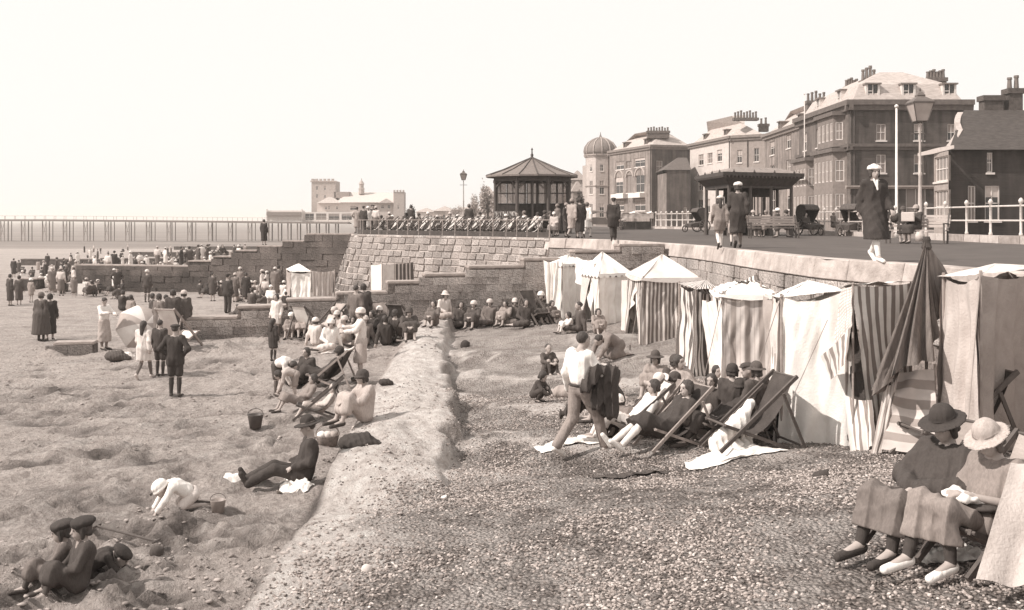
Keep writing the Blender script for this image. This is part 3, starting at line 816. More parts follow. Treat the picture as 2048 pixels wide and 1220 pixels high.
def dormer(parent, A, B, u, z, w, h, back, mat=white_paint, roofm=None):
    A = Vector((A[0], A[1], 0)); B = Vector((B[0], B[1], 0)); t = (B - A).normalized(); n = Vector((t.y, -t.x, 0))
    o = A + t * u - n * .5
    P = lambda a, b, zz: ((o + t * a - n * b).x, (o + t * a - n * b).y, R(zz))
    m = MB()
    for s in (-1, 1):
        m.hexa([P(s * w / 2 - .09, 0, z), P(s * w / 2 + .09, 0, z), P(s * w / 2 + .09, back, z), P(s * w / 2 - .09, back, z)], [P(s * w / 2 - .09, 0, z + h), P(s * w / 2 + .09, 0, z + h), P(s * w / 2 + .09, back, z + h), P(s * w / 2 - .09, back, z + h)])
    m.hexa([P(-w / 2 + .09, 0, z), P(w / 2 - .09, 0, z), P(w / 2 - .09, .2, z), P(-w / 2 + .09, .2, z)], [P(-w / 2 + .09, 0, z + .15), P(w / 2 - .09, 0, z + .15), P(w / 2 - .09, .2, z + .15), P(-w / 2 + .09, .2, z + .15)])
    m.hexa([P(-.03, .02, z + .15), P(.03, .02, z + .15), P(.03, .1, z + .15), P(-.03, .1, z + .15)], [P(-.03, .02, z + h), P(.03, .02, z + h), P(.03, .1, z + h), P(-.03, .1, z + h)])
    m.hexa([P(-w / 2 + .09, .03, z + h * .55), P(-.03, .03, z + h * .55), P(-.03, .09, z + h * .55), P(-w / 2 + .09, .09, z + h * .55)], [P(-w / 2 + .09, .03, z + h * .6), P(-.03, .03, z + h * .6), P(-.03, .09, z + h * .6), P(-w / 2 + .09, .09, z + h * .6)])
    d = m.build('dormer', mat, parent)
    r = MB(); r.hexa([P(-w / 2 - .2, -.15, z + h), P(w / 2 + .2, -.15, z + h), P(w / 2 + .2, back, z + h), P(-w / 2 - .2, back, z + h)], [P(-w / 2 - .2, -.15, z + h + .14), P(w / 2 + .2, -.15, z + h + .14), P(w / 2 + .2, back, z + h + .14), P(-w / 2 - .2, back, z + h + .14)])
    r.build('dormer_roof', lead, d)
    k = MB(); k.add([P(-w / 2, .12, z + .1), P(w / 2, .12, z + .1), P(w / 2, .12, z + h), P(-w / 2, .12, z + h)], [(0, 1, 2, 3)]); k.build('pane', glass, d)

def quad_house(C, L_, R_):
    """fourth corner of the footprint"""
    return (L_[0] + R_[0] - C[0], L_[1] + R_[1] - C[1])

def len2(a, b): return math.hypot(a[0] - b[0], a[1] - b[1])

def rows(L, z, cols, w, h, zs, kinds=None):
    out = []
    for zi, (z0, hh) in enumerate(zs):
        for c in cols: out.append((c * L - w / 2, c * L + w / 2, z0, z0 + hh) + ((kinds,) if kinds else ()))
    return out

def drainpipe(parent, A, B, u, z0, z1):
    A = Vector((A[0], A[1], 0)); B = Vector((B[0], B[1], 0)); t = (B - A).normalized(); n = Vector((t.y, -t.x, 0)); p = A + t * u + n * .1
    MB().tube((p.x, p.y, R(z0)), (p.x, p.y, R(z1)), .06, n=6).build('drainpipe', M(.09, .8, 3, .2, 0), parent)
# --- the great corner house with mansard and dormers
Lf, Cf, Rf = Q(1598, 104), Q(1702, 88), Q(1932, 88); Df = quad_house(Cf, Lf, Rf)
b = thing('corner_hotel', 'tall dark brick corner house with pale mansard roof, dormers and crowded chimney pots', 'building', (Cf[0], Cf[1], R(G)))
eave = 10.0; sL = len2(Lf, Cf); fL = len2(Cf, Rf)
fz = lambda y: zpix(y, 88) - G
def px_u(px, A, B):
    """distance along facade A-B where the line of sight px crosses it"""
    k = (px - CX) / F; t = (B[0] - A[0], B[1] - A[1]); s = (k * A[1] - A[0]) / (t[0] - k * t[1]); return s * math.hypot(*t)
w = []
for a, c in [(1753, 1772), (1828, 1848), (1895, 1911)]:
    u0, u1 = px_u(a, Cf, Rf), px_u(c, Cf, Rf)
    w += [(u0, u1, fz(281), fz(248)), (u0, u1, fz(346), fz(309))]
u0, u1 = px_u(1812, Cf, Rf), px_u(1852, Cf, Rf); w.append((u0, u1, .1, fz(372)))
w.append((px_u(1722, Cf, Rf), px_u(1742, Cf, Rf), fz(420), fz(375)))
w.append((px_u(1890, Cf, Rf), px_u(1915, Cf, Rf), fz(415), fz(375)))
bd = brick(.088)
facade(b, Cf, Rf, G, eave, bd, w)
sb = brick(.15)  # sea side given a sunlit, lighter tone than the shaded front
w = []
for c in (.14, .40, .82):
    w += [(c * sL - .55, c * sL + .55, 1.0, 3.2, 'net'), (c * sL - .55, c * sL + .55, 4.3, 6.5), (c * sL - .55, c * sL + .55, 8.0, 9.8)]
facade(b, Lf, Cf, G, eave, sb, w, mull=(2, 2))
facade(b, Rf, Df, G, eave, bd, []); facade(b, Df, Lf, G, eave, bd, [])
for A, B in ((Lf, Cf), (Cf, Rf)):
    band(b, A, B, eave - .35, .9, .55, M(.14, .85, 3, .25, .2)); band(b, A, B, zpix(300, 88), .55, .35, M(.12, .85, 3, .25, .2), 'string_course')
band(b, Cf, Rf, fz(378) + G, .3, .5, grey_trim, 'porch_cornice')
for u in (.25, fL * .62): drainpipe(b, Cf, Rf, u, G, eave - .3)
drainpipe(b, Lf, Cf, sL * .46, G, eave - .3)
loft(b, [Lf, Cf, Rf, Df], [(.2, eave + .5), (1.1, eave + 2.1), (4.0, eave + 3.6)], slate)
for px_ in (1750, 1822, 1904): dormer(b, Cf, Rf, px_u(px_, Cf, Rf), eave + .65, .95 + .1, 1.35, 2.2)
for u in (.3, .7): dormer(b, Lf, Cf, u * sL, eave + .65, .95, 1.3, 2.0)
x, y = Q(1737, 93); chimney(b, x, y, eave + 1.5, zpix(161, 93), 1.35, .8, 4, poth=1.2)
x, y = Q(1871, 92); chimney(b, x, y, eave + 2.5, zpix(156, 92), 1.7, .8, 6, poth=.7)
x, y = Q(1703, 103); chimney(b, x, y, eave + 2, zpix(173, 103), 1.3, .8, 5, M(.3, .9, 4, .3, .3), poth=.8)
# bay windows on the sea side, three storeys, with pilasters
def bay(parent, A, B, u0, u1, out, z0, z1, mat, glz, pil=5):
    A = Vector((A[0], A[1], 0)); B = Vector((B[0], B[1], 0)); t = (B - A).normalized(); n = Vector((t.y, -t.x, 0))
    p = [A + t * u0, A + t * (u0 + .45) + n * out, A + t * (u1 - .45) + n * out, A + t * u1]
    for a, c in ((p[0], p[1]), (p[1], p[2]), (p[2], p[3])):
        L = (c - a).length; ws = []
        k = max(1, int(round(L / 1.2)))
        for s0, s1 in glz:
            for i in range(k):
                ws.append((L * (i + .18) / k, L * (i + .82) / k, s0, s1, 'net'))
        facade(parent, (a.x, a.y), (c.x, c.y), z0, z1, mat, ws, name='bay', deep=.1, mull=(2, 2), sill=False)
    v = [(q.x, q.y, R(z1)) for q in p] ; m = MB()
    m.hexa([(q.x, q.y, R(z1)) for q in (p[0] - t * .2, p[0] + n * (out + .25) , p[3] + n * (out + .25), p[3] + t * .2)], [(q.x, q.y, R(z1 + .35)) for q in (p[0] - t * .2, p[0] + n * (out + .25), p[3] + n * (out + .25), p[3] + t * .2)])
    me = m.mesh('bay_cornice', M(.14, .85, 3, .25, .2)); part('bay_cornice', me, parent)
bay(b, Lf, Cf, sL * .52, sL * .93, 1.1, G, 6.1, M(.22, .85, 3, .2, .2), [(1.0, 3.3), (4.4, 6.3)])
bay(b, Lf, Cf, sL * .55, sL * .90, .9, 6.6, 9.4, M(.19, .85, 3, .2, .2), [(.6, 2.2)])
bay(b, Lf, Cf, sL * .06, sL * .40, 1.0, G, 5.8, M(.24, .85, 3, .2, .2), [(1.0, 3.3), (4.3, 6.0)])
# sign board with pale lettering panel
A, Bq = Vector((Lf[0], Lf[1], 0)), Vector((Cf[0], Cf[1], 0)); t = (Bq - A).normalized(); n = Vector((t.y, -t.x, 0))
sgn = MB(); a = A + t * .3 + n * 1.35; c = A + t * (sL * .42) + n * 1.35
sgn.hexa([(a.x, a.y, R(zpix(362, 101))), (c.x, c.y, R(zpix(362, 101))), (c.x - n.x * .08, c.y - n.y * .08, R(zpix(362, 101))), (a.x - n.x * .08, a.y - n.y * .08, R(zpix(362, 101)))],
         [(a.x, a.y, R(zpix(355, 101))), (c.x, c.y, R(zpix(355, 101))), (c.x - n.x * .08, c.y - n.y * .08, R(zpix(355, 101))), (a.x - n.x * .08, a.y - n.y * .08, R(zpix(355, 101)))])
sgn.build('sign_board', M(.6, .7, 60, .5, 0, streak=(1, 1, .2)), b)
world_children(b)

def terrace_house(name, label, px, dd, eave, wall_a, wall_b, roof_top, wins_a, wins_b, dorm=0, chim=None, roofm=slate, cor=None, deepinset=3.0, out=.4, cav=None):
    L_, C_, R_ = Q(px[0], dd[0]), Q(px[1], dd[1]), Q(px[2], dd[2]); D_ = quad_house(C_, L_, R_)
    o = thing(name, label, 'building', (C_[0], C_[1], R(G)))
    a, c = len2(L_, C_), len2(C_, R_)
    conv = lambda ws, LL, A, B: [(px_u(w_[0], A, B), px_u(w_[1], A, B)) + ((zpix(w_[3], (A[1] + B[1]) / 2) - G), (zpix(w_[2], (A[1] + B[1]) / 2) - G)) + tuple(w_[4:]) for w_ in ws]
    facade(o, L_, C_, G, eave, wall_a, conv(wins_a, a, L_, C_)); facade(o, C_, R_, G, eave, wall_b, conv(wins_b, c, C_, R_))  # sea wall toned as sunlit, the other walls as shaded
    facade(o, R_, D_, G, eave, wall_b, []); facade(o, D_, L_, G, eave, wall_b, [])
    drainpipe(o, L_, C_, a - .2, G, eave - .2); drainpipe(o, C_, R_, c * .5, G, eave - .2)
    cm = cor or M(.22, .85, 3, .2, .2)
    for A, B in ((L_, C_), (C_, R_)): band(o, A, B, eave - .25, .7, out, cm)
    loft(o, [L_, C_, R_, D_], [(.15, eave + .4)] + roof_top, roofm)
    for i in range(dorm): dormer(o, L_, C_, a * (i + .6) / dorm, eave + .5, .8, 1.0, 1.5, M(.2, .8, 3, .2, 0))
    for cpx, cd, cy, cw, pots, zz, ph in (chim or []):
        x, y = Q(cpx, cd); chimney(o, x, y, zz, zpix(cy, cd), cw, .9, pots, poth=ph)
    return o, (L_, C_, R_, D_)

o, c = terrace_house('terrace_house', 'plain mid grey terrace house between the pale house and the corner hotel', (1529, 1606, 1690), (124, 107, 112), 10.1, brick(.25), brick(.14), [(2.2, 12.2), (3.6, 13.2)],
    [(1540, 1549, 276, 305), (1573, 1582, 268, 300), (1540, 1549, 326, 352), (1573, 1582, 322, 350), (1540, 1550, 378, 420), (1573, 1583, 374, 420)], [], 2, [(1632, 112, 202, 2.2, 5, 12, 1.0), (1660, 114, 205, 1.2, 3, 12, .8)])
world_children(o)
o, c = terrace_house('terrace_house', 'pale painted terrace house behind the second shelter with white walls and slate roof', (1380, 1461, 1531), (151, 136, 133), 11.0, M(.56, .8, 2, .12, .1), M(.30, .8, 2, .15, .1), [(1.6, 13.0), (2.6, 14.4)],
    [(1397, 1407, 306, 328), (1415, 1425, 306, 327, 'net'), (1434, 1444, 303, 326), (1397, 1406, 360, 380), (1434, 1444, 358, 380), (1395, 1406, 398, 425), (1412, 1420, 398, 425)],
    [(1474, 1484, 299, 325), (1508, 1518, 297, 324), (1474, 1484, 350, 380), (1508, 1518, 350, 380), (1474, 1484, 398, 425)], 2, [(1491, 135, 236, 3.2, 8, 13.4, .9), (1527, 136, 248, 1.2, 2, 12, .9)])
world_children(o)
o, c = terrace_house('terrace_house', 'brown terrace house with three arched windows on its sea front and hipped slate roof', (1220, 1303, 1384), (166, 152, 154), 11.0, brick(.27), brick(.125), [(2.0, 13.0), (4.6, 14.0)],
    [(1232, 1248, 320, 337), (1252, 1263, 322, 337, 'blind'), (1269, 1290, 318, 336), (1231, 1246, 352, 386), (1253, 1266, 350, 386, 'blind'), (1271, 1289, 352, 386), (1233, 1248, 402, 420), (1269, 1291, 400, 422)],
    [(1313, 1325, 322, 344), (1316, 1327, 352, 378), (1316, 1327, 398, 425)], 2, [(1316, 154, 262, 3.4, 8, 12.6, .6)])
# arches over the first floor windows and the white boards below them
A, Bq = Vector((c[0][0], c[0][1], 0)), Vector((c[1][0], c[1][1], 0)); t = (Bq - A).normalized(); n = Vector((t.y, -t.x, 0))
for a0, a1 in ((1231, 1246), (1253, 1266), (1271, 1289)):
    u0, u1 = px_u(a0, c[0], c[1]), px_u(a1, c[0], c[1]); r = (u1 - u0) / 2 + .25; m = MB(); K = 7
    zc = zpix(353, 158)
    for k in range(K):
        t0, t1 = math.pi * k / K, math.pi * (k + 1) / K
        pts = []
        for ang, rr in ((t0, r), (t1, r), (t1, r - .28), (t0, r - .28)):
            q = A + t * ((u0 + u1) / 2 - math.cos(ang) * rr); pts.append((q.x, q.y, R(zc + math.sin(ang) * rr * .8)))
        fr_ = [(p[0] + n.x * .14, p[1] + n.y * .14, p[2]) for p in pts]; m.hexa(pts, fr_)
    m.build('window_arch', M(.42, .8, 3, .1, .1), o)
for a0, a1 in ((1231, 1256), (1266, 1290)):
    u0, u1 = px_u(a0, c[0], c[1]), px_u(a1, c[0], c[1]); q0 = A + t * u0 + n * .9; q1 = A + t * u1 + n * .9
    m = MB(); m.hexa([(q0.x, q0.y, R(zpix(396, 158))), (q1.x, q1.y, R(zpix(396, 158))), (q1.x - n.x * .9, q1.y - n.y * .9, R(zpix(396, 158))), (q0.x - n.x * .9, q0.y - n.y * .9, R(zpix(396, 158)))],
                    [(q0.x, q0.y, R(zpix(387, 158))), (q1.x, q1.y, R(zpix(387, 158))), (q1.x - n.x * .9, q1.y - n.y * .9, R(zpix(387, 158))), (q0.x - n.x * .9, q0.y - n.y * .9, R(zpix(387, 158)))])
    m.build('balcony_board', M(.72, .7, 8, .08, 0), o)
world_children(o)
# dark gable end standing before it
o = thing('gabled_annexe', 'low dark gable end with pale verge standing before the arched terrace house', 'building', (*Q(1333, 145), R(G)))
A, Bq = Q(1333, 145), Q(1381, 145); zt = zpix(340, 145)
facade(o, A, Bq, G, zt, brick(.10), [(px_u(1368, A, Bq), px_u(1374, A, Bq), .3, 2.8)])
facade(o, (A[0] - .3, A[1] + 9), A, G, zt - .4, brick(.22), [])  # seaward wall painted lighter, as the sunlit side
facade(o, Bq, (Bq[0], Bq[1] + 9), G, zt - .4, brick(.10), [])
m = MB(); zr = zpix(314, 147)
m.add([(A[0] - .5, A[1] - .2, R(zt)), (Bq[0] + .1, A[1] - .2, R(zt)), (Bq[0] + .1, A[1] + 3.5, R(zr)), (A[0] + 2.2, A[1] + 3.5, R(zr)), (A[0] - .5, A[1] + 9, R(zt)), (Bq[0] + .1, A[1] + 9, R(zt))],
      [(0, 1, 2, 3), (3, 2, 5, 4), (0, 3, 4), (1, 5, 2)])
m.build('roof', M(.12, .85, 3, .2, .3), o); world_children(o)

# --- domed corner turret
dd = 176; cx_, cy_ = Q(1201, dd)
o = thing('domed_hotel', 'pale house with octagonal corner turret under a ribbed onion dome', 'building', (cx_, cy_, R(G)))
zt = zpix(315, dd); rr = 2.75
oct_ = [(cx_ + rr * math.cos(rad(22.5 + 45 * i)), cy_ + rr * math.sin(rad(22.5 + 45 * i))) for i in range(8)]
for i in range(8):
    A, B_ = oct_[i], oct_[(i + 1) % 8]
    L = len2(A, B_)
    # outward on the right hand side
    ws = [(L * .3, L * .7, 1.4, 3.8), (L * .3, L * .7, 5.4, 7.8), (L * .36, L * .64, 9.4, 10.6)] if i in (4, 5, 6, 3) else []
    wm = [M(.50, .8, 2, .12, .1), M(.42, .8, 2, .12, .1)][i % 2]  # turret walls paled to imitate distance haze
    facade(o, A, B_, G, zt, wm, ws, deep=.1)
    band(o, A, B_, zt, .5, .25, M(.34, .8, 3, .2, .1)); band(o, A, B_, zt - 5.2, .25, .15, M(.40, .8, 3, .2, .1), 'string_course')
dome = MB().lathe([(2.75, .4), (2.9, 1.0), (2.75, 1.8), (2.2, 2.6), (1.3, 3.2), (.45, 3.5), (.22, 3.7), (.10, 4.0), (.03, 4.5)], 24, (cx_, cy_, R(zt))).build('dome', M(.20, .7, 6, .25, .2), o, True)
for i in range(12):
    a = 2 * math.pi * i / 12; m = MB()
    pr = [(2.8, .4), (2.95, 1.0), (2.8, 1.8), (2.25, 2.6), (1.35, 3.2), (.5, 3.5)]
    for (r0, z0), (r1, z1) in zip(pr, pr[1:]):
        m.bar((cx_ + r0 * math.cos(a), cy_ + r0 * math.sin(a), R(zt) + z0), (cx_ + r1 * math.cos(a), cy_ + r1 * math.sin(a), R(zt) + z1), .14, .14)
    m.build('rib', M(.42, .8, 3, .1, 0), dome)
facade(o, Q(1165, 186), Q(1184, 180), G, zpix(330, 183), M(.40, .8, 2, .12, .1), [])
facade(o, Q(1216, 176), Q(1222, 170), G, zpix(310, 173), brick(.22), [])
world_children(o)
for (a0, a1, y, d, v, lab) in [(1140, 1172, 352, 200, .36, 'small pale house just left of the domed turret'), (1146, 1166, 375, 190, .25, 'low grey outhouse at the foot of the domed turret'),
                               (1119, 1150, 392, 210, .45, 'little pale villa behind the bandstand shelter posts')]:
    o = thing('small_house', lab, 'building', (*Q(a0, d), R(G))); A, B_ = Q(a0, d), Q(a1, d); zt = zpix(y + 8, d); L = len2(A, B_)
    facade(o, A, B_, G, zt, M(v, .8, 2, .15, .1), [(L * .2, L * .38, 1.2, 3), (L * .6, L * .8, 1.2, 3)] + ([(L * .2, L * .38, 4.4, 6), (L * .6, L * .8, 4.4, 6)] if zt > 6.5 else []))
    facade(o, (A[0], A[1] + 7), A, G, zt, M(v, .8, 2, .15, .1), []); 
    loft(o, [A, B_, (B_[0], B_[1] + 7), (A[0], A[1] + 7)], [(-.3, zt), (min(L / 2 - .1, 3), zt + 2)], M(.3, .8, 3, .2, .2)); world_children(o)

# --- dark gabled house at the right edge
o = thing('gabled_house', 'dark brick house at the right edge with shaped gable and white bay window', 'building', (*Q(1900, 62), R(G)))
L_, C_, R_ = Q(1872, 70), Q(1897, 60), Q(2140, 60)
ez = zpix(297, 60)
facade(o, C_, R_, G, ez, brick(.06), [(px_u(1974, C_, R_), px_u(1986, C_, R_), zpix(345, 60) - G, zpix(305, 60) - G), (px_u(1970, C_, R_), px_u(2000, C_, R_), .9, 3.0), (px_u(1936, C_, R_), px_u(1952, C_, R_), .9, 3.0)])
facade(o, L_, C_, G, ez, brick(.14), [])  # sunlit side: lighter brick tone than the shaded front
rt = zpix(222, 66)
m = MB(); bx0, bx1 = C_[0] - .2, R_[0] + .5
gk = 3.6
m.add([(bx0, C_[1] - .5, R(ez - .1)), (bx1, C_[1] - .5, R(ez - .1)), (bx1, C_[1] + 5.5, R(rt)), (bx0 + gk, C_[1] + 5.5, R(rt)), (bx0 + 2 * gk, C_[1] + 11, R(ez)), (bx1, C_[1] + 11, R(ez))], [(0, 1, 2, 3), (3, 2, 5, 4), (0, 3, 4), (1, 5, 2)])
m.build('roof', M(.07, .85, 2.5, .3, .5, 12, streak=(1, 1, 4)), o)
# shaped gable: pale coping that runs up in a curve
gp = [(-.25, 300), (-.25, 292), (.0, 275), (.05, 262), (-.6, 246), (-.9, 236), (-1.1, 226), (-1.15, 216)]
m = MB(); prev = None
for i, (dx, y) in enumerate(gp):
    p = Vector((C_[0] + dx * .5 + .2 + i * .5, C_[1] + .1 + i * .75, R(zpix(y, 62))))
    if prev is not None: m.bar(prev, p, .35, .22)
    prev = p
m.build('gable_coping', M(.42, .85, 4, .2, .2), o)
gv = [(C_[0] + dx * .5 + .2 + i * .5, C_[1] + .1 + i * .75, R(zpix(y, 62)) - .1) for i, (dx, y) in enumerate(gp)]
v = gv + [(C_[0] + 4.2, C_[1] + 5.6, R(ez - .2)), (C_[0], C_[1] + .05, R(ez - .2))]
part('gable_wall', rawmesh('gable_wall', v, [tuple(range(len(v)))], False, brick(.12)), o)
for cpx, y0, w_, ps in ((1982, 192, 1.25, 0), (2026, 178, .9, 2)):
    x, y = Q(cpx, 66); chimney(o, x, y, ez + 2, zpix(y0, 66), w_, .8, ps, M(.10, .9, 4, .3, .4))
# white bay
A, B_ = Q(1868, 62), Q(1897, 59)
L = len2(A, B_)
facade(o, A, B_, G, zpix(304, 60), M(.34, .8, 3, .2, .1), [(.12, L - .12, zpix(362, 60) - G, zpix(312, 60) - G, 'net'), (.12, L - .12, .8, zpix(380, 60) - G, 'net')], name='bay', mull=(4, 2))
m = MB(); m.hexa([(A[0] - .2, A[1] - .3, R(zpix(304, 60))), (B_[0] + .2, B_[1] - .3, R(zpix(300, 60))), (B_[0] + .2, B_[1] + 2, R(zpix(300, 60))), (A[0] - .2, A[1] + 2, R(zpix(304, 60)))],
                [(A[0] - .2, A[1] - .3, R(zpix(304, 60) + .2)), (B_[0] + .2, B_[1] - .3, R(zpix(300, 60) + .2)), (B_[0] + .2, B_[1] + 2, R(zpix(300, 60) + .2)), (A[0] - .2, A[1] + 2, R(zpix(304, 60) + .2))])
m.build('bay_roof', M(.5, .8, 3, .1, .1), o)
world_children(o)

# --- far shore: pale low buildings, trees
def box_house(name, label, a0, a1, ytop, d, v, roofh=0, wins=0, depth=8, roofv=.4, zb=None, inset=None):
    o = thing(name, label, 'building', (*Q((a0 + a1) / 2, d), R(G))); A, B_ = Q(a0, d), Q(a1, d); zt = zpix(ytop, d); L = len2(A, B_)
    ws = []
    for i in range(wins):
        ws.append((L * (i + .3) / wins, L * (i + .7) / wins, max(.6, zt - G - 2.6), max(1.4, zt - G - .8)))
    m_ = M(v, .8, 2, .12, .1)
    z0 = G if zb is None else zb
    facade(o, A, B_, z0, zt, m_, ws if zb is None else [])
    facade(o, (A[0], A[1] + depth), A, z0, zt, m_, []); facade(o, B_, (B_[0], B_[1] + depth), z0, zt, m_, [])
    F4 = [A, B_, (B_[0], B_[1] + depth), (A[0], A[1] + depth)]
    loft(o, F4, [(-.3, zt), (inset if inset else min(depth, L) / 2 - .05, zt + max(.25, roofh))], M(roofv, .8, 2, .2, .2))
    return o
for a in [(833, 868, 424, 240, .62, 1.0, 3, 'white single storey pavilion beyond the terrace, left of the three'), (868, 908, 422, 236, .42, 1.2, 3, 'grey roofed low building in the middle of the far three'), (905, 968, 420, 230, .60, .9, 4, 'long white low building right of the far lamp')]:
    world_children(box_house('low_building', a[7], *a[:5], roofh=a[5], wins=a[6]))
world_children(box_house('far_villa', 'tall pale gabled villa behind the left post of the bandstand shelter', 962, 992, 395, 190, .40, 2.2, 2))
# ---------------------------------------------------------------- pier and its buildings
PD = 300.0
pale = M(.50, .8, 2, .12, .1); pale2 = M(.40, .8, 2, .15, .1); pale_w = M(.68, .8, 2, .08, 0); pier_iron = M(.24, .8, 3, .2, 0)  # theatre wall tones paled, distance haze put into the colour
def zy(y, d=PD): return R(zpix(y, d))
pier = thing('pier', 'long iron pier on paired legs running out to sea on the left', 'pier', (*Q(350, PD), 0))
xs_ = lambda px, d=PD: (px - CX) / F * d
m = MB()
def deck_y(px): return 438.5 + max(0, px - 100) * .009
for a, c in zip(range(-260, 700, 60), range(-200, 761, 60)):
    m.hexa([(xs_(a), PD - 3, zy(deck_y(a) + 4)), (xs_(c), PD - 3, zy(deck_y(c) + 4)), (xs_(c), PD + 3, zy(deck_y(c) + 4)), (xs_(a), PD + 3, zy(deck_y(a) + 4))],
           [(xs_(a), PD - 3, zy(deck_y(a))), (xs_(c), PD - 3, zy(deck_y(c))), (xs_(c), PD + 3, zy(deck_y(c))), (xs_(a), PD + 3, zy(deck_y(a)))])
m.build('deck', pier_iron, pier)
for yy in (-2.7, 2.7):
    m = MB()
    for a in range(-260, 701, 20):
        m.tube((xs_(a), PD + yy, zy(deck_y(a))), (xs_(a), PD + yy, zy(deck_y(a)) + 1.0), .07, n=4)
        if a < 700: m.tube((xs_(a), PD + yy, zy(deck_y(a)) + 1.0), (xs_(a + 20), PD + yy, zy(deck_y(a + 20)) + 1.0), .05, n=4)
    m.build('handrail', M(.45, .8, 3, .2, 0), pier)
pl = [-238, -197, -156, -115, -74, -33, 9, 50, 92, 133, 174, 216, 257, 298, 339, 380, 421, 461, 500, 541] + list(range(560, 691, 19))
for p in pl:
    top = zy(deck_y(p) + 4)
    for yy in (-2.2, 2.2):
        m = MB(); m.tube((xs_(p), PD + yy, -.6), (xs_(p), PD + yy, top), .16 if p < 520 else .22, n=6); m.build('pile', pier_iron, pier)
    if p < 520:
        for yy in (-2.2, 2.2):
            m = MB(); m.tube((xs_(p + 7), PD + yy, -.6), (xs_(p + 7), PD + yy, top), .13, n=6); m.build('pile', pier_iron, pier)
        m = MB()
        for a, c in ((.2, .95), (.95, .2)): m.tube((xs_(p), PD - 2.2, top * a), (xs_(p + 7), PD - 2.2, top * c), .05, n=4)
        m.tube((xs_(p), PD - 2.2, top * .5), (xs_(p + 7), PD - 2.2, top * .5), .06, n=4)
        m.build('bracing', pier_iron, pier)
world_children(pier)

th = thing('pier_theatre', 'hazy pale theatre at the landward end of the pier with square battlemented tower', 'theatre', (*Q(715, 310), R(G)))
D3 = 312
def fbox(parent, name, a0, a1, y0, y1, d, depth, mat, wins=()):
    A, B_ = Q(a0, d), Q(a1, d); zb, zt = zpix(y1, d), zpix(y0, d)
    ws = [(px_u(w_[0], A, B_), px_u(w_[1], A, B_), zpix(w_[3], d) - zb, zpix(w_[2], d) - zb) for w_ in wins]
    facade(parent, A, B_, zb, zt, mat, ws, name=name, sill=False)
    facade(parent, (A[0], A[1] + depth), A, zb, zt, mat, [], name=name); facade(parent, B_, (B_[0], B_[1] + depth), zb, zt, mat, [], name=name)
    part(name + '_roof', rawmesh(name + '_roof', [(A[0], A[1], R(zt)), (B_[0], A[1], R(zt)), (B_[0], A[1] + depth, R(zt)), (A[0], A[1] + depth, R(zt))], [(0, 1, 2, 3)], False, mat), parent)
fbox(th, 'tower', 623, 671, 362, 445, D3, 8, pale2, [(632, 636, 372, 380), (648, 652, 372, 380), (632, 636, 388, 396), (648, 652, 388, 396)])
for a in range(623, 671, 8): MB().box(xs_(a, D3), xs_(a + 5, D3), D3 - .25, D3 + .4, zy(362, D3), zy(357.5, D3)).build('merlon', pale2, th)
for k in range(5): 
    MB().box(xs_(623, D3) - .2, xs_(623, D3) + .3, D3 + 1 + k * 1.6, D3 + 1.9 + k * 1.6, zy(362, D3), zy(357.5, D3)).build('merlon', pale2, th)
band(th, Q(623, D3), Q(671, D3), zpix(364, D3), .4, .35, pale)
fbox(th, 'hall', 634, 788, 405, 445, 308, 14, pale, [(650, 654, 411, 419), (656, 660, 411, 419), (672, 676, 411, 419), (700, 712, 411, 420), (762, 768, 410, 417), (775, 781, 410, 417)])
m = MB(); A0, A1 = xs_(672, 308), xs_(795, 308)
m.add([(A0, 307, zy(405, 308)), (A1, 307, zy(405, 308)), (A1 - 2, 316, zy(385, 316)), (A0 + 3, 316, zy(384, 316)), (A0, 325, zy(405, 308)), (A1, 325, zy(405, 308))], [(0, 1, 2, 3), (3, 2, 5, 4), (0, 3, 4), (1, 5, 2)])
m.build('roof', M(.54, .8, 2, .1, .1), th)
for a0, a1, yt in ((634, 682, 394), (757, 788, 397)):
    m = MB(); x0, x1 = xs_(a0, 307), xs_(a1, 307); z0, z1 = zy(406, 307), zy(yt, 307)
    m.add([(x0, 306.5, z0), (x1, 306.5, z0), ((x0 + x1) / 2, 306.5, z1), (x0, 314, z0), (x1, 314, z0), ((x0 + x1) / 2, 314, z1)], [(0, 1, 2), (0, 2, 5, 3), (1, 4, 5, 2)])
    m.build('gable', pale_w if a0 < 700 else pale, th)
m = MB().lathe([(.9, 0), (.9, 1.6), (1.05, 1.7), (.7, 1.9), (.7, 3.0), (.95, 3.1), (.2, 4.3), (.04, 5.0)], 8, (xs_(723, 314), 314, zy(388, 314)))
m.build('cupola', pale2, th)
fbox(th, 'turret', 787, 808, 384, 445, 306, 5, pale2, [(795, 799, 410, 418)])
for a in range(787, 808, 6): MB().box(xs_(a, 306), xs_(a + 3.6, 306), 305.8, 306.4, zy(384, 306), zy(380, 306)).build('merlon', pale2, th)
m = MB().box(xs_(671, 314), xs_(700, 314), 312, 317, zy(396, 314), zy(384, 314)); m.build('stage_loft', M(.3, .8, 2, .15, .1), th)
fbox(th, 'arcade', 605, 716, 424, 446, 300, 8, pale_w, [(610, 628, 427, 440), (632, 653, 427, 440), (657, 679, 427, 440), (683, 704, 427, 440)])
world_children(th)
ks = thing('pier_kiosk', 'low white kiosk with dark awning on the pier deck left of the theatre', 'kiosk', (*Q(569, 299), zy(440, 299)))
fbox(ks, 'wall', 534, 604, 421, 442, 298, 4, pale_w, [])
m = MB().box(xs_(534, 298) + .1, xs_(604, 298) - .1, 296.9, 298.0, zy(431, 298), zy(424, 298)); m.build('awning', M(.24, .8, 2, .15, .1), ks)
for a in (534, 604): MB().box(xs_(a, 298) - .15, xs_(a, 298) + .15, 297.7, 298.2, zy(441, 298), zy(418, 298)).build('corner_post', pale_w, ks)
world_children(ks)

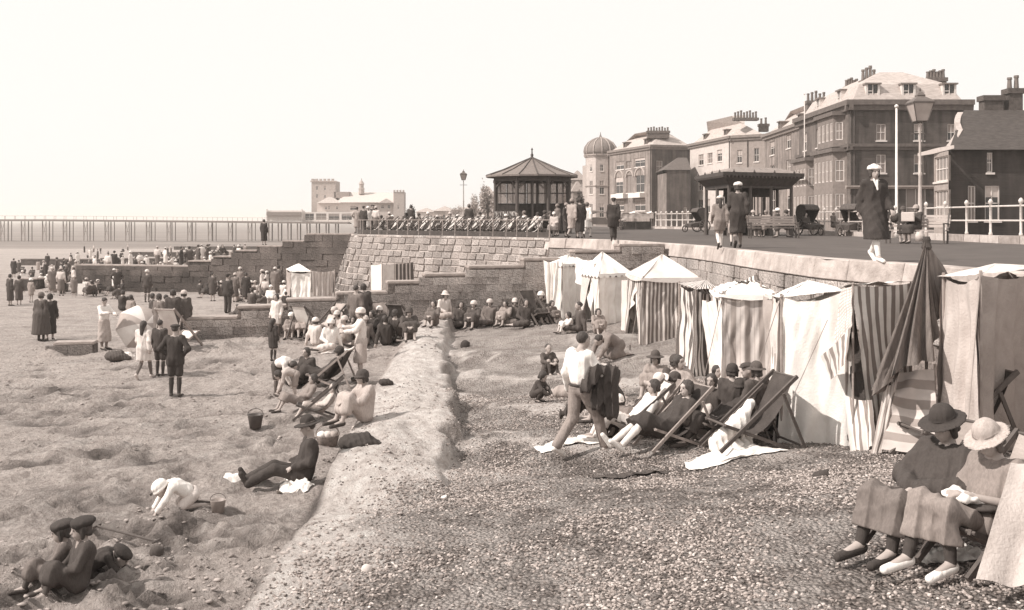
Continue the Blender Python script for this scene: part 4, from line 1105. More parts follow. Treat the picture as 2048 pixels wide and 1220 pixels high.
# ---------------------------------------------------------------- trees behind the bandstand
def tree(label, px, ybase, ytop, wpx, d, n, seed, tonev=.10, name='tree'):
    rs = np.random.RandomState(seed)
    x, y = Q(px, d); z0 = G if ybase is None else zpix(ybase, d); zt = zpix(ytop, d); h = zt - z0; w = wpx / F * d
    o = thing(name, label, 'tree', (x, y, R(z0)))
    m = MB(); m.tube((0, 0, -.1), (.1, 0, h * .5), h * .035, h * .02, 7)
    for i in range(7):
        a = i * 2.4; m.tube((.05, 0, h * (.25 + .04 * i)), (math.cos(a) * w * .3, math.sin(a) * w * .3, h * (.55 + .05 * i)), h * .014, h * .005, 5)
    m.build('trunk', M(.11, .9, 6, .3, .4), o)
    cl = rs.normal(size=(16, 3)); cl /= np.linalg.norm(cl, axis=1)[:, None]; cl *= (rs.rand(16, 1) ** .4) * np.array([w * .42, w * .42, h * .32]); cl[:, 2] += h * .6
    c = cl[rs.randint(0, 16, n)] + rs.normal(size=(n, 3)) * np.array([w, w, h]) * .075
    s = rs.uniform(.10, .22, n) * (h / 6)
    a = rs.normal(size=(n, 3)); a /= np.linalg.norm(a, axis=1)[:, None]
    b_ = np.cross(a, rs.normal(size=(n, 3))); b_ /= np.linalg.norm(b_, axis=1)[:, None]
    v = np.stack([c - a * s[:, None], c - b_ * s[:, None] * .6, c + a * s[:, None], c + b_ * s[:, None] * .6], 1).reshape(-1, 3)
    f = np.arange(4 * n).reshape(n, 4)
    part('crown', rawmesh('crown', v, f, False, M(tonev, .8, 3, .4, 0)), o)
    return o
tree('pale bushy tree left of the bandstand shelter, above the low roofs', 975, None, 368, 38, 165, 1500, 1, .40)  # crown tone paled to imitate distance haze, next tree too
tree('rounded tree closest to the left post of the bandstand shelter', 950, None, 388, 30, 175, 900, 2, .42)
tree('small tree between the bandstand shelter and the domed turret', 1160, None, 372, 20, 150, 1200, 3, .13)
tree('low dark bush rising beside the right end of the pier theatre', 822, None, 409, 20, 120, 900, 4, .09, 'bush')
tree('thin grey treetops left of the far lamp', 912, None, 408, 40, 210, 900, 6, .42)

# ---------------------------------------------------------------- bandstand shelter, second shelter
dark_wood = M(.10, .7, 5, .3, .15, streak=(1, 1, .3)); dark_wood2 = M(.075, .7, 5, .3, .1)
roof_tile = M(.20, .85, 7, .22, .6, 14)
bs = thing('bandstand', 'octagonal shelter with wide conical roof and finial on the terrace, glazed screens inside', 'shelter', (*Q(1064, 60), R(PROM)))
def zl(y, d): return zpix(y, d) - PROM
er = 2.78; ez_ = zl(352, 60); az = zl(316, 60)
for i in range(16):
    a0, a1 = 2 * math.pi * i / 16 + .1, 2 * math.pi * (i + 1) / 16 + .1
    p = [(er, ez_), (er * .62, ez_ + (az - ez_) * .34), (er * .3, ez_ + (az - ez_) * .70), (.08, az)]
    v = []; f = []
    for r_, z_ in p: v += [(r_ * math.cos(a0), r_ * math.sin(a0), z_), (r_ * math.cos(a1), r_ * math.sin(a1), z_)]
    for k in range(3): f.append((2 * k, 2 * k + 1, 2 * k + 3, 2 * k + 2))
    v += [(er * math.cos(a0), er * math.sin(a0), ez_ - .1), (er * math.cos(a1), er * math.sin(a1), ez_ - .1), (er * .85 * math.cos(a0), er * .85 * math.sin(a0), ez_ - .12), (er * .85 * math.cos(a1), er * .85 * math.sin(a1), ez_ - .12)]
    f += [(0, 8, 9, 1), (8, 10, 11, 9)]
    part('roof_panel', rawmesh('roof_panel', v, f, False, roof_tile), bs)
    m = MB(); 
    for (r0, z0), (r1, z1) in zip(p, p[1:]): m.bar((r0 * math.cos(a0), r0 * math.sin(a0), z0 + .02), (r1 * math.cos(a0), r1 * math.sin(a0), z1 + .02), .05, .05)
    m.build('roof_rib', dark_wood, bs)
MB().lathe([(.16, az - .12), (.14, az), (.06, az + .1), (.10, az + .18), (.05, az + .25), (.03, az + .45), (.07, az + .5), (.01, az + .62)], 10).build('finial', dark_wood2, bs, True)
pr_ = 2.36
posts = [(pr_ * math.cos(2 * math.pi * (i + .5) / 8), pr_ * math.sin(2 * math.pi * (i + .5) / 8)) for i in range(8)]
for x, y in posts:
    m = MB(); m.tube((x, y, .0), (x, y, ez_ - .05), .10, n=8); m.tube((x, y, .0), (x, y, .35), .15, n=8); m.tube((x, y, ez_ - .45), (x, y, ez_ - .3), .14, n=8); m.build('post', dark_wood, bs)
for i in range(8):
    a, c = posts[i], posts[(i + 1) % 8]
    m = MB(); m.bar((a[0], a[1], ez_ - .22), (c[0], c[1], ez_ - .22), .14, .30)
    for s, t_ in ((a, c), (c, a)):
        q = (s[0] + (t_[0] - s[0]) * .25, s[1] + (t_[1] - s[1]) * .25); m.bar((s[0], s[1], ez_ - .75), (q[0], q[1], ez_ - .38), .06, .08)
    m.build('beam', dark_wood, bs)
for k, (x0, y0, x1, y1) in enumerate([(-2.1, 0, 2.1, 0), (0, -1.9, 0, 1.9), (-1.9, .9, -.4, .9), (.4, .9, 1.9, .9)]):
    fr = MB(); z0, z1 = zl(408, 60), zl(365, 60)
    L = math.hypot(x1 - x0, y1 - y0); nn = max(2, int(L / .55))
    for i in range(nn + 1):
        x, y = x0 + (x1 - x0) * i / nn, y0 + (y1 - y0) * i / nn; fr.bar((x, y, 0), (x, y, ez_ - .3), .06 if i % 2 else .11, .06)
    for z_ in (z0, (z0 + z1) / 2, z1): fr.bar((x0, y0, z_), (x1, y1, z_), .05, .05 if z_ not in (z0, z1) else .09)
    s_ = fr.build('screen_frame', dark_wood, bs)
    d_ = MB(); d_.bar((x0, y0, z0 / 2), (x1, y1, z0 / 2), .05, z0 - .02); d_.build('boarding', dark_wood2, bs)
gm, _t, _b = newmat('pale_glass', .2); _b.inputs['Base Color'].default_value = tone(.55); _b.inputs['Transmission Weight'].default_value = .55; _b.inputs['IOR'].default_value = 1.1
for x0, x1 in [(-2.1 + .6 * i, -2.1 + .6 * i + .56) for i in range(7)]:
    MB().box(x0, x1, -.008, .008, zl(408, 60) + .05, zl(365, 60) - .05).build('pane', gm, bs)
for s in (-1, 1):
    m = MB(); m.box(-1.9, 1.9, s * .35 - .2, s * .35 + .2, .42, .47); m.box(-1.8, -1.7, s * .35 - .2, s * .35 + .2, 0, .42); m.box(1.7, 1.8, s * .35 - .2, s * .35 + .2, 0, .42); m.build('bench', dark_wood, bs)

sh = thing('promenade_shelter', 'second shelter with low overhanging flat hipped roof and dark posts on the promenade', 'shelter', (*Q(1500, 51), R(PROM)))
L_, C_, R_ = Q(1390, 54), Q(1447, 48.5), Q(1608, 50.5); D_ = quad_house(C_, L_, R_)
foot = [L_, C_, R_, D_]; e0 = zpix(352, 50)
cen = (sum(p[0] for p in foot) / 4, sum(p[1] for p in foot) / 4)
def inset(f_, k): return [(cen[0] + (p[0] - cen[0]) * k, cen[1] + (p[1] - cen[1]) * k) for p in f_]
loft(sh, foot, [(0, e0), (0, e0 + .12), (.9, e0 + .42), (1.2, e0 + .46)], M(.26, .85, 5, .25, .4), name='roof')
loft(sh, foot, [(0, e0 - .001), (.22, e0 - .2), (.5, e0 - .5), (.62, e0 - .52)], dark_wood2, name='cove')
for i in range(4):
    a, c = foot[i], foot[(i + 1) % 4]; m = MB()
    m.bar((a[0], a[1], R(e0 + .06)), (c[0], c[1], R(e0 + .06)), .05, .18); m.build('fascia', dark_wood2, sh)
    n_ = int(len2(a, c) / .22); m = MB()
    for k in range(n_):
        t_ = (k + .5) / n_; x, y = a[0] + (c[0] - a[0]) * t_, a[1] + (c[1] - a[1]) * t_; m.box(x - .03, x + .03, y - .03, y + .03, R(e0 - .12), R(e0 - .03))
    m.build('dentil', dark_wood, sh)
    for k in range(4):
        t_ = (k + .5) / 4; x, y = a[0] + (c[0] - a[0]) * t_, a[1] + (c[1] - a[1]) * t_; MB().lathe([(.02, 0), (.06, .04), (.01, .16)], 6, (x, y, R(e0 + .13))).build('cresting_knob', dark_wood, sh)
inn = inset(foot, .78)
for i in range(4):
    a, c = inn[i], inn[(i + 1) % 4]; k = 3 if i in (1, 3) else 2
    for j in range(k):
        t_ = j / k; x, y = a[0] + (c[0] - a[0]) * t_, a[1] + (c[1] - a[1]) * t_
        m = MB(); m.tube((x, y, R(PROM)), (x, y, R(e0 - .45)), .085, n=8); m.tube((x, y, R(PROM)), (x, y, R(PROM + .3)), .12, n=8); m.build('post', dark_wood, sh)
    m = MB(); m.bar((a[0], a[1], R(e0 - .5)), (c[0], c[1], R(e0 - .5)), .12, .22); m.build('beam', dark_wood2, sh)
i2 = inset(foot, .62)
for a, c in (((i2[0][0] + i2[1][0]) / 2, (i2[0][1] + i2[1][1]) / 2), ((i2[2][0] + i2[3][0]) / 2, (i2[2][1] + i2[3][1]) / 2)), ((i2[0][0] * .5 + i2[3][0] * .5, i2[0][1] * .5 + i2[3][1] * .5), (i2[1][0] * .5 + i2[2][0] * .5, i2[1][1] * .5 + i2[2][1] * .5)):
    m = MB(); m.bar((a[0], a[1], R(PROM + .45)), (c[0], c[1], R(PROM + .45)), .05, .9); m.bar((a[0], a[1], R(e0 - .75)), (c[0], c[1], R(e0 - .75)), .05, .5)
    n_ = int(len2(a, c) / .55)
    for k in range(n_ + 1):
        t_ = k / n_; x, y = a[0] + (c[0] - a[0]) * t_, a[1] + (c[1] - a[1]) * t_; m.tube((x, y, R(PROM + .9)), (x, y, R(e0 - .9)), .035, n=4)
    m.build('screen_frame', dark_wood2, sh)
    m = MB(); off = .35; m.bar((a[0], a[1] - off, R(PROM + .43)), (c[0], c[1] - off, R(PROM + .43)), .4, .05); m.build('seat', dark_wood, sh)
world_children(sh)

# ---------------------------------------------------------------- lamps, poles, railings
iron_pale = M(.52, .6, 6, .15, .1); iron_dark = M(.10, .6, 6, .2, .1); lamp_glass = M(.42, .15, 3, .1, 0)
def lamp(label, px, d, ytop, lant_w, pale_post=True):
    x, y = Q(px, d); H = zpix(ytop, d) - PROM
    o = thing('street_lamp', label, 'street lamp', (x, y, R(PROM)))
    lh = lant_w * .95; z0 = H - lh * 1.78
    MB().lathe([(.17, 0), (.17, .25), (.13, .3), (.12, .7), (.15, .78), (.08, .9), (.055, z0 * .55), (.075, z0 * .56), (.05, z0 * .58), (.038, z0 - .1), (.07, z0 - .05), (.04, z0)], 12).build('column', iron_pale if pale_post else M(.4, .6, 5, .2, .1), o, True)
    MB().tube((-.35, 0, z0 - .42), (.35, 0, z0 - .42), .02, n=6).build('ladder_bar', iron_dark, o)
    w0, w1 = lant_w * .27, lant_w * .5
    cage = MB()
    for sx, sy in ((-1, -1), (1, -1), (1, 1), (-1, 1)):
        cage.bar((sx * w0, sy * w0, z0 + .05), (sx * w1, sy * w1, z0 + lh), .03, .03)
    for a, c in (((-1, -1), (1, -1)), ((1, -1), (1, 1)), ((1, 1), (-1, 1)), ((-1, 1), (-1, -1))):
        cage.bar((a[0] * w0, a[1] * w0, z0 + .05), (c[0] * w0, c[1] * w0, z0 + .05), .03, .03); cage.bar((a[0] * w1, a[1] * w1, z0 + lh), (c[0] * w1, c[1] * w1, z0 + lh), .05, .05)
    l = cage.build('lantern', iron_dark, o)
    g = MB(); e = .97
    g.hexa([(-w0 * e, -w0 * e, z0 + .07), (w0 * e, -w0 * e, z0 + .07), (w0 * e, w0 * e, z0 + .07), (-w0 * e, w0 * e, z0 + .07)], [(-w1 * e, -w1 * e, z0 + lh - .02), (w1 * e, -w1 * e, z0 + lh - .02), (w1 * e, w1 * e, z0 + lh - .02), (-w1 * e, w1 * e, z0 + lh - .02)])
    g.build('lantern_glass', lamp_glass, l)
    zt = z0 + lh + .03
    MB().lathe([(w1 * 1.45, zt), (w1 * 1.3, zt + .06), (w1 * .62, zt + lh * .26), (w1 * .5, zt + lh * .3), (w1 * .55, zt + lh * .36), (w1 * .3, zt + lh * .5), (.03, zt + lh * .58), (.05, zt + lh * .66), (.01, zt + lh * .75)], 4, a0=math.pi / 4).build('lantern_roof', M(.14, .6, 4, .2, .1), l)
    return o
lamp('large lantern lamp post in front of the corner hotel', 1840, 38, 176, .78)
lamp('slender distant lamp post left of the bandstand shelter', 927, 95, 339, .62, False)
def pole(label, px, d, ytop, r, m_, name='flagpole', cat='flagpole'):
    x, y = Q(px, d); H = zpix(ytop, d) - PROM; o = thing(name, label, cat, (x, y, R(PROM)))
    MB().lathe([(r * 1.5, 0), (r * 1.5, .3), (r, .35), (r * .7, H - .1)], 10).build('shaft', m_, o, True); MB().lathe([(.01, H - .1), (r * 1.4, H - .05), (r * 1.3, H + .03), (.01, H + .08)], 10).build('ball', m_, o, True)
pole('tall white pole standing left of the lantern lamp', 1793, 45, 212, .065, M(.70, .6, 6, .1, 0))
pole('thin pale mast rising above the grey terrace house roofs', 1609, 100, 188, .07, M(.6, .6, 6, .1, 0), 'mast', 'mast')

def railing(label, pts, h, rails, post_sp, m_, r=.03, base=None, knob=True, pr=.045, board=None, name='railing'):
    o = thing(name, label, 'railing', (pts[0][0], pts[0][1], R(PROM))); L = poly_len(pts); zb = PROM + (base or 0)
    n = max(1, int(round(L[-1] / post_sp)))
    for i in range(n + 1):
        x, y, tx, ty = poly_at(pts, L, L[-1] * i / n)
        pf = [(pr * 1.5, 0), (pr * 1.5, .08), (pr, .12), (pr, h - .05)] + ([(pr * 1.7, h - .02), (pr * 1.9, h + .05), (pr * .8, h + .12), (.005, h + .14)] if knob else [(pr, h)])
        MB().lathe(pf, 8, (x, y, R(zb))).build('post', m_, o, True)
    for rh in rails:
        for i in range(n):
            a = poly_at(pts, L, L[-1] * i / n); c = poly_at(pts, L, L[-1] * (i + 1) / n)
            MB().tube((a[0], a[1], R(zb + rh)), (c[0], c[1], R(zb + rh)), r, n=6).build('rail', m_, o)
    if board:
        k = max(n, 12)
        for i in range(k):
            a = poly_at(pts, L, L[-1] * i / k); c = poly_at(pts, L, L[-1] * (i + 1) / k)
            MB().bar((a[0], a[1], R(zb + board / 2)), (c[0], c[1], R(zb + board / 2)), .04, board).build('foot_band', dark_wood2, o)  # low dark band along the foot of the posts
    if base:
        s = 0; i = 0
        while s < L[-1]:
            l = min(1.3, L[-1] - s); a = poly_at(pts, L, s + .02); c = poly_at(pts, L, s + l - .02)
            MB().bar((a[0], a[1], R(PROM + base / 2)), (c[0], c[1], R(PROM + base / 2)), .30, base + .004).build('kerb_block', [M(.50, .85, 5, .2, .4, 18), M(.34, .85, 5, .25, .4, 18), M(.52, .85, 5, .2, .4, 18)][(i * 5) % 3], o); s += l; i += 1
    world_children(o); return o
railing('white ball-topped railing on stone kerb at the right edge of the promenade', [Q(1852, 41), Q(1975, 35.5), Q(2110, 31.5)], 1.15, (1.02, .52), 1.9, M(.62, .6, 8, .2, .1), base=.26)
railing('white railing behind the promenading woman, between her and the second shelter', [Q(1606, 57), Q(1700, 50), Q(1790, 45)], 1.1, (1.0, .5), 1.7, M(.55, .6, 8, .2, .1), base=.22)
railing('far white railing left of the second shelter', [Q(1312, 92), Q(1400, 84)], 1.25, (1.15, .6), 1.1, M(.58, .6, 8, .2, .1), r=.04, pr=.06, base=.2)
lin = [(x + (.35 if y > 45 else 0), y + .45) for x, y in far_line if y > 43.1]
railing('thin iron railing with dark toe board round the curved bandstand terrace', lin, .82, (.80,), .95, M(.30, .6, 8, .2, .1), r=.018, pr=.025, knob=False, board=.26)

canvas_w = M(.80, .9, 4, .07, .2, 40); canvas_c = M(.66, .9, 3, .12, .2, 40); canvas_g = M(.40, .9, 3, .16, .25, 40); canvas_gd = M(.30, .9, 3, .2, .25, 40)
canvas_dk = M(.07, .9, 3, .3, .25, 40); canvas_brown = M(.17, .9, 5, .35, .3, 40, streak=(2, 2, .4))
pole_mat = M(.35, .7, 8, .2, .1)
# ---------------------------------------------------------------- deck chairs
wood_l = M(.30, .7, 8, .25, .2, streak=(1, 1, .4)); wood_d = M(.11, .7, 8, .25, .1)
def panel(name, parent, TL, TR, BR, BL, mat, nu=24, nv=18, fold=.02, nf=6.0, sag=.02, seed=0, thick=0.0, curve=None, uvs=1.0, free=.25):
    TL, TR, BR, BL = [Vector(p) for p in (TL, TR, BR, BL)]
    n = (TR - TL).cross(BL - TL); n = n.normalized() if n.length > 1e-6 else Vector((0, -1, 0))
    rs = random.Random(seed * 31 + 7); ph = [rs.uniform(0, 6.28) for _ in range(6)]; v = []; uv = []
    UU, TT = np.meshgrid(np.arange(nu + 1) / nu, np.arange(nv + 1) / nv); NA = vnoise(UU * 5 + seed, TT * 3.3 + seed * .7); NB = vnoise(UU * 13 + seed + TT * 6, TT * 5)
    for j in range(nv + 1):
        t = j / nv
        for i in range(nu + 1):
            u = i / nu
            p = TL.lerp(TR, u).lerp(BL.lerp(BR, u), t)
            ff = fold * (free + (1 - free) * t)
            o_ = ff * (math.sin(2 * math.pi * nf * u + ph[0] + .8 * math.sin(3 * t + ph[1])) + .5 * math.sin(2 * math.pi * nf * 1.73 * u + ph[2] + t)) + sag * math.sin(math.pi * t) * math.sin(math.pi * u)
            o_ += .012 * math.sin(9 * t + 7 * u + ph[3]) * math.sin(5 * t - 11 * u + ph[4])
            if nu >= 24 and thick == 0.0: o_ += float(NA[j, i]) * .05 * (.3 + t) + float(NB[j, i]) * .018
            p = p + n * o_ - Vector((0, 0, 1)) * (abs(sag) * 1.6 * math.sin(math.pi * u) * (1 - t) ** 2)
            if curve: p = p + curve(u, t)
            v.append(p); uv.append((u * uvs, t))
    f = [(j * (nu + 1) + i, j * (nu + 1) + i + 1, (j + 1) * (nu + 1) + i + 1, (j + 1) * (nu + 1) + i) for j in range(nv) for i in range(nu)]
    me = rawmesh(name, v, np.array(f), True, mat)
    ul = me.uv_layers.new(name='UVMap'); li = np.empty(len(me.loops), np.int32); me.loops.foreach_get('vertex_index', li)
    ul.data.foreach_set('uv', np.array(uv, np.float32)[li].ravel())
    return part(name, me, parent)

_dc = {}
def deckchair(label, x, y, z, rz, canvas, group=None, wood=None, scale=1.0, w=.54):
    """facing -y at rz = 0"""
    wood = wood or wood_l; key = (canvas.name, wood.name, w)
    o = thing('deck_chair', label, 'deck chair', (x, y, z), rz, group, scale)
    if key not in _dc:
        P_ = []
        for s in (-1, 1):
            X = s * w / 2
            m = MB(); m.bar((X, .62, 1.02), (X, -.55, .05), .035, .05); P_.append(('frame_rail', m.mesh('frame_rail', wood)))
            m = MB(); m.bar((X - s * .045, -.48, .40), (X - s * .045, .50, .03), .03, .045); P_.append(('frame_rail', m.mesh('frame_rail', wood)))
            m = MB(); m.bar((X + s * .04, .38, .80), (X + s * .04, .72, .03), .025, .04); P_.append(('strut', m.mesh('strut', wood)))
        for a_, b_ in (((-w / 2 - .02, .61, 1.0), (w / 2 + .02, .61, 1.0)), ((-w / 2, -.46, .395), (w / 2, -.46, .395)), ((-w / 2, .70, .06), (w / 2, .70, .06))):
            P_.append(('crossbar', MB().tube(a_, b_, .017, n=6).mesh('crossbar', wood)))
        tmp = panel('canvas', None, (-w / 2 + .03, .60, 1.0), (w / 2 - .03, .60, 1.0), (w / 2 - .03, -.45, .40), (-w / 2 + .03, -.45, .40), canvas, nu=8, nv=14, fold=.004, nf=2, sag=0,
                    curve=lambda u, t: Vector((0, .10 * math.sin(math.pi * t), -.36 * math.sin(math.pi * t ** 1.15))))
        P_.append(('canvas', tmp.data)); bpy.data.objects.remove(tmp)
        _dc[key] = P_
    for n_, me in _dc[key]: part(n_, me, o)
    return o

cst = [stripes(.74, .14, 7, .5), stripes(.74, .20, 5, .55), stripes(.72, .35, 9, .5), stripes(.70, .10, 4, .4)]
ch_w = ['with broad dark stripes', 'with grey and white stripes', 'with many pale stripes', 'with bold black stripes']
rs_ = random.Random(12)
order = ['first', 'second', 'third', 'fourth', 'fifth', 'sixth', 'seventh', 'eighth', 'ninth', 'tenth', 'eleventh', 'twelfth', 'thirteenth', 'fourteenth', 'fifteenth', 'sixteenth', 'seventeenth', 'eighteenth', 'nineteenth', 'twentieth',
         'twenty-first', 'twenty-second', 'twenty-third', 'twenty-fourth', 'twenty-fifth', 'twenty-sixth', 'twenty-seventh', 'twenty-eighth', 'twenty-ninth', 'thirtieth', 'thirty-first', 'thirty-second', 'thirty-third', 'thirty-fourth', 'thirty-fifth', 'thirty-sixth', 'thirty-seventh', 'thirty-eighth', 'thirty-ninth', 'fortieth', 'forty-first', 'forty-second', 'forty-third', 'forty-fourth', 'forty-fifth']
N_ = 23
for i in range(N_):
    px = 738 + i * 14.6
    lx = far_line
    # a little inside the terrace railing
    best = None
    for k in range(400):
        s = k / 400 * poly_len(lin)[-1]; q = poly_at(lin, poly_len(lin), s)
        e = abs(q[0] / q[1] * F + CX - px)
        if best is None or e < best[0]: best = (e, q)
    q = best[1]; c = rs_.randrange(4); nx, ny = -q[3], q[2]
    x, y = q[0] + .15, q[1] + .95 + rs_.uniform(-.15, .25)
    deckchair('striped deck chair %s, %s from the left along the terrace railing' % (ch_w[c], order[i]), x, y, R(PROM), rad(rs_.uniform(-84, -58)), cst[c], 'deck chairs in a row on the terrace', wood_d, .90)
for i in range(20):
    px = 744 + i * 14.6; c = rs_.randrange(4); q = min((poly_at(lin, poly_len(lin), s_ / 400 * poly_len(lin)[-1]) for s_ in range(400)), key=lambda w_: abs(w_[0] / w_[1] * F + CX - px))
    deckchair('striped deck chair %s, %s from the left in the back row' % (ch_w[c], order[i]), q[0] + .2, q[1] + 1.9 + rs_.uniform(-.2, .3), R(PROM), rad(rs_.uniform(-90, -50)), cst[c], 'deck chairs in the back row of the terrace', wood_d, .98)
for i in range(5):
    x, y = Q(1002 + i * 7.5, 57.2)
    deckchair('striped deck chair leaning against the bandstand shelter, %s of the stack from the left' % order[i], x, y, R(PROM) + .35, rad(20), cst[3 if i % 2 else 1], 'deck chairs stacked by the shelter', wood_d, .95)

# ---------------------------------------------------------------- vehicles, bath chairs and bench on the promenade
def wheel(parent, x, y, z, r, w, axis='y', spokes=8, mt=None):
    m = MB(); K = 18
    prof = [(r, -w / 2), (r, w / 2), (r - .06, w / 2), (r - .06, -w / 2)]
    v = []; f = []
    for i in range(K):
        a = 2 * math.pi * i / K
        for rr, ww in prof: v.append((x + ww if axis == 'x' else x + rr * math.cos(a), y + (rr * math.cos(a) if axis == 'x' else ww), z + rr * math.sin(a)))
    for i in range(K):
        for k in range(4): f.append((i * 4 + k, ((i + 1) % K) * 4 + k, ((i + 1) % K) * 4 + (k + 1) % 4, i * 4 + (k + 1) % 4))
    m.add(v, f); o = m.build('wheel', mt or iron_dark, parent)
    s = MB()
    for i in range(spokes):
        a = 2 * math.pi * i / spokes; e = (r - .04)
        s.tube((x, y, z), (x, y + e * math.cos(a), z + e * math.sin(a)) if axis == 'x' else (x + e * math.cos(a), y, z + e * math.sin(a)), .012 * (1 + r), n=4)
    s.lathe([(.05, -.03), (.05, .03)], 8, (x, y, z)); s.build('spokes', M(.4, .6, 4, .1, 0), o)
    return o
def motor_car(label, x, y, rz, hood_v, sc_=1.0):
    o = thing('motor_car', label, 'motor car', (x, y, R(PROM) - .12 + .01), rz, None, sc_)
    body = M(.13, .4, 3, .2, 0)
    m = MB(); m.hexa([(-1.3, -.75, .55), (1.0, -.75, .55), (1.0, .75, .55), (-1.3, .75, .55)], [(-1.45, -.8, 1.15), (1.0, -.78, 1.1), (1.0, .78, 1.1), (-1.45, .8, 1.15)])
    m.hexa([(1.0, -.5, .55), (2.0, -.42, .6), (2.0, .42, .6), (1.0, .5, .55)], [(1.0, -.55, 1.15), (2.0, -.42, 1.1), (2.0, .42, 1.1), (1.0, .55, 1.15)])
    m.build('body', body, o)
    for s in (-1, 1):
        for wx in (-1.0, 1.6): 
            wheel(o, wx, s * .72, .40, .40, .11)
            g = MB()
            for i in range(6):
                a0, a1 = math.pi * i / 6, math.pi * (i + 1) / 6
                g.bar((wx + .5 * math.cos(a0), s * .74, .42 + .5 * math.sin(a0)), (wx + .5 * math.cos(a1), s * .74, .42 + .5 * math.sin(a1)), .26, .03)
            g.build('mudguard', body, o)
        MB().lathe([(.13, 0), (.16, .1), (.02, .18)], 10, (2.05, s * .5, .85)).build('headlight', M(.5, .4, 3, .1, 0), o)
    m = MB(); prof = [(-1.7, 1.15), (-1.75, 1.45), (-1.5, 1.62), (-.9, 1.70), (-.1, 1.66), (.75, 1.5), (.8, 1.42), (-.1, 1.5), (-.9, 1.3), (-1.3, 1.15)]
    v = [(a, -.8, b_) for a, b_ in prof] + [(a, .8, b_) for a, b_ in prof]; n_ = len(prof)
    m.add(v, [tuple(range(n_ - 1, -1, -1)), tuple(range(n_, 2 * n_))] + [(i, (i + 1) % n_, n_ + (i + 1) % n_, n_ + i) for i in range(n_)])
    m.build('canvas_hood', M(hood_v, .85, 5, .15, .2), o)
    m = MB(); m.box(.98, 1.02, -.7, .7, 1.1, 1.5); m.build('windscreen', glass, o)
    return o
x, y = Q(1270, 84)
st_ = thing('covered_stall', 'low stall under a sagging pale canvas canopy beyond the man in dark overcoat', 'stall', (x, y, R(PROM) - .12))
for sx in (-1.35, 0, 1.35):
    for sy in (-.6, .6): MB().tube((sx, sy, 0), (sx, sy, 1.62), .035, n=6).build('post', dark_wood, st_)
for sx in (-1, 1):
    x0, x1 = (-1.45, 0) if sx < 0 else (0, 1.45)
    panel('canopy', st_, (x0, .7, 1.7), (x1, .7, 1.7), (x1, -.75, 1.5), (x0, -.75, 1.5), canvas_c, 14, 8, .02, 2, .14, 51 + sx)
    panel('canopy_skirt', st_, (x0, -.75, 1.5), (x1, -.75, 1.5), (x1, -.8, 1.05), (x0, -.8, 1.05), canvas_g, 14, 6, .03, 3, .03, 55 + sx)
MB().box(-1.3, 1.3, -.5, .5, 0, .8).build('counter', dark_wood2, st_)
x, y = Q(1196, 80); motor_car('dark motor car partly behind the group at the terrace end', x, y, rad(-12), .22)

def bath_chair(label, x, y, rz):
    o = thing('bath_chair', label, 'bath chair', (x, y, R(PROM)), rz)
    wk = M(.10, .85, 12, .35, .5, 30)
    prof = [(-.3, .35), (-.42, .7), (-.5, 1.2), (-.4, 1.5), (-.1, 1.62), (.28, 1.55), (.42, 1.35)]
    m = MB(); ins = [(a * .9 + .02, b_ - .05) for a, b_ in prof]
    for i in range(len(prof) - 1):
        a, c = prof[i], prof[i + 1]; m.hexa([(-.42, a[0], a[1]), (.42, a[0], a[1]), (.42, ins[i][0], ins[i][1]), (-.42, ins[i][0], ins[i][1])][::1], [(-.42, c[0], c[1]), (.42, c[0], c[1]), (.42, ins[i + 1][0], ins[i + 1][1]), (-.42, ins[i + 1][0], ins[i + 1][1])])
    # sides of the hood
    o2 = m.build('hood', wk, o); o2.rotation_euler = (0, 0, math.pi)
    for s in (-1, 1):
        sd_ = MB(); v = [(s * .42, a, b_) for a, b_ in prof] + [(s * .40, a, b_) for a, b_ in prof]; n_ = len(prof)
        sd_.add(v, [tuple(range(n_)), tuple(range(2 * n_ - 1, n_ - 1, -1))]); q = sd_.build('hood_side', wk, o); q.rotation_euler = (0, 0, math.pi)
    m = MB(); m.hexa([(-.36, -.8, .3), (.36, -.8, .3), (.38, .35, .35), (-.38, .35, .35)], [(-.36, -.85, .55), (.36, -.85, .55), (.42, .3, .72), (-.42, .3, .72)]); m.build('body', wk, o)
    for s in (-1, 1): wheel(o, s * .50, .15, .42, .42, .05, 'x', 10)
    wheel(o, 0, -1.05, .22, .22, .04, 'x', 8)
    MB().tube((0, -1.05, .22), (0, -.9, .8), .02, n=6).build('steering_rod', iron_dark, o)
    return o
x, y = Q(1616, 52); bath_chair('hooded wicker bath chair beside the second shelter', x, y, rad(20))
x, y = Q(1703, 50); bath_chair('hooded bath chair half hidden behind the promenading woman', x, y, rad(-50))
x, y = Q(1398, 66); bath_chair('distant bath chair at the left end of the second shelter', x, y, rad(-70))

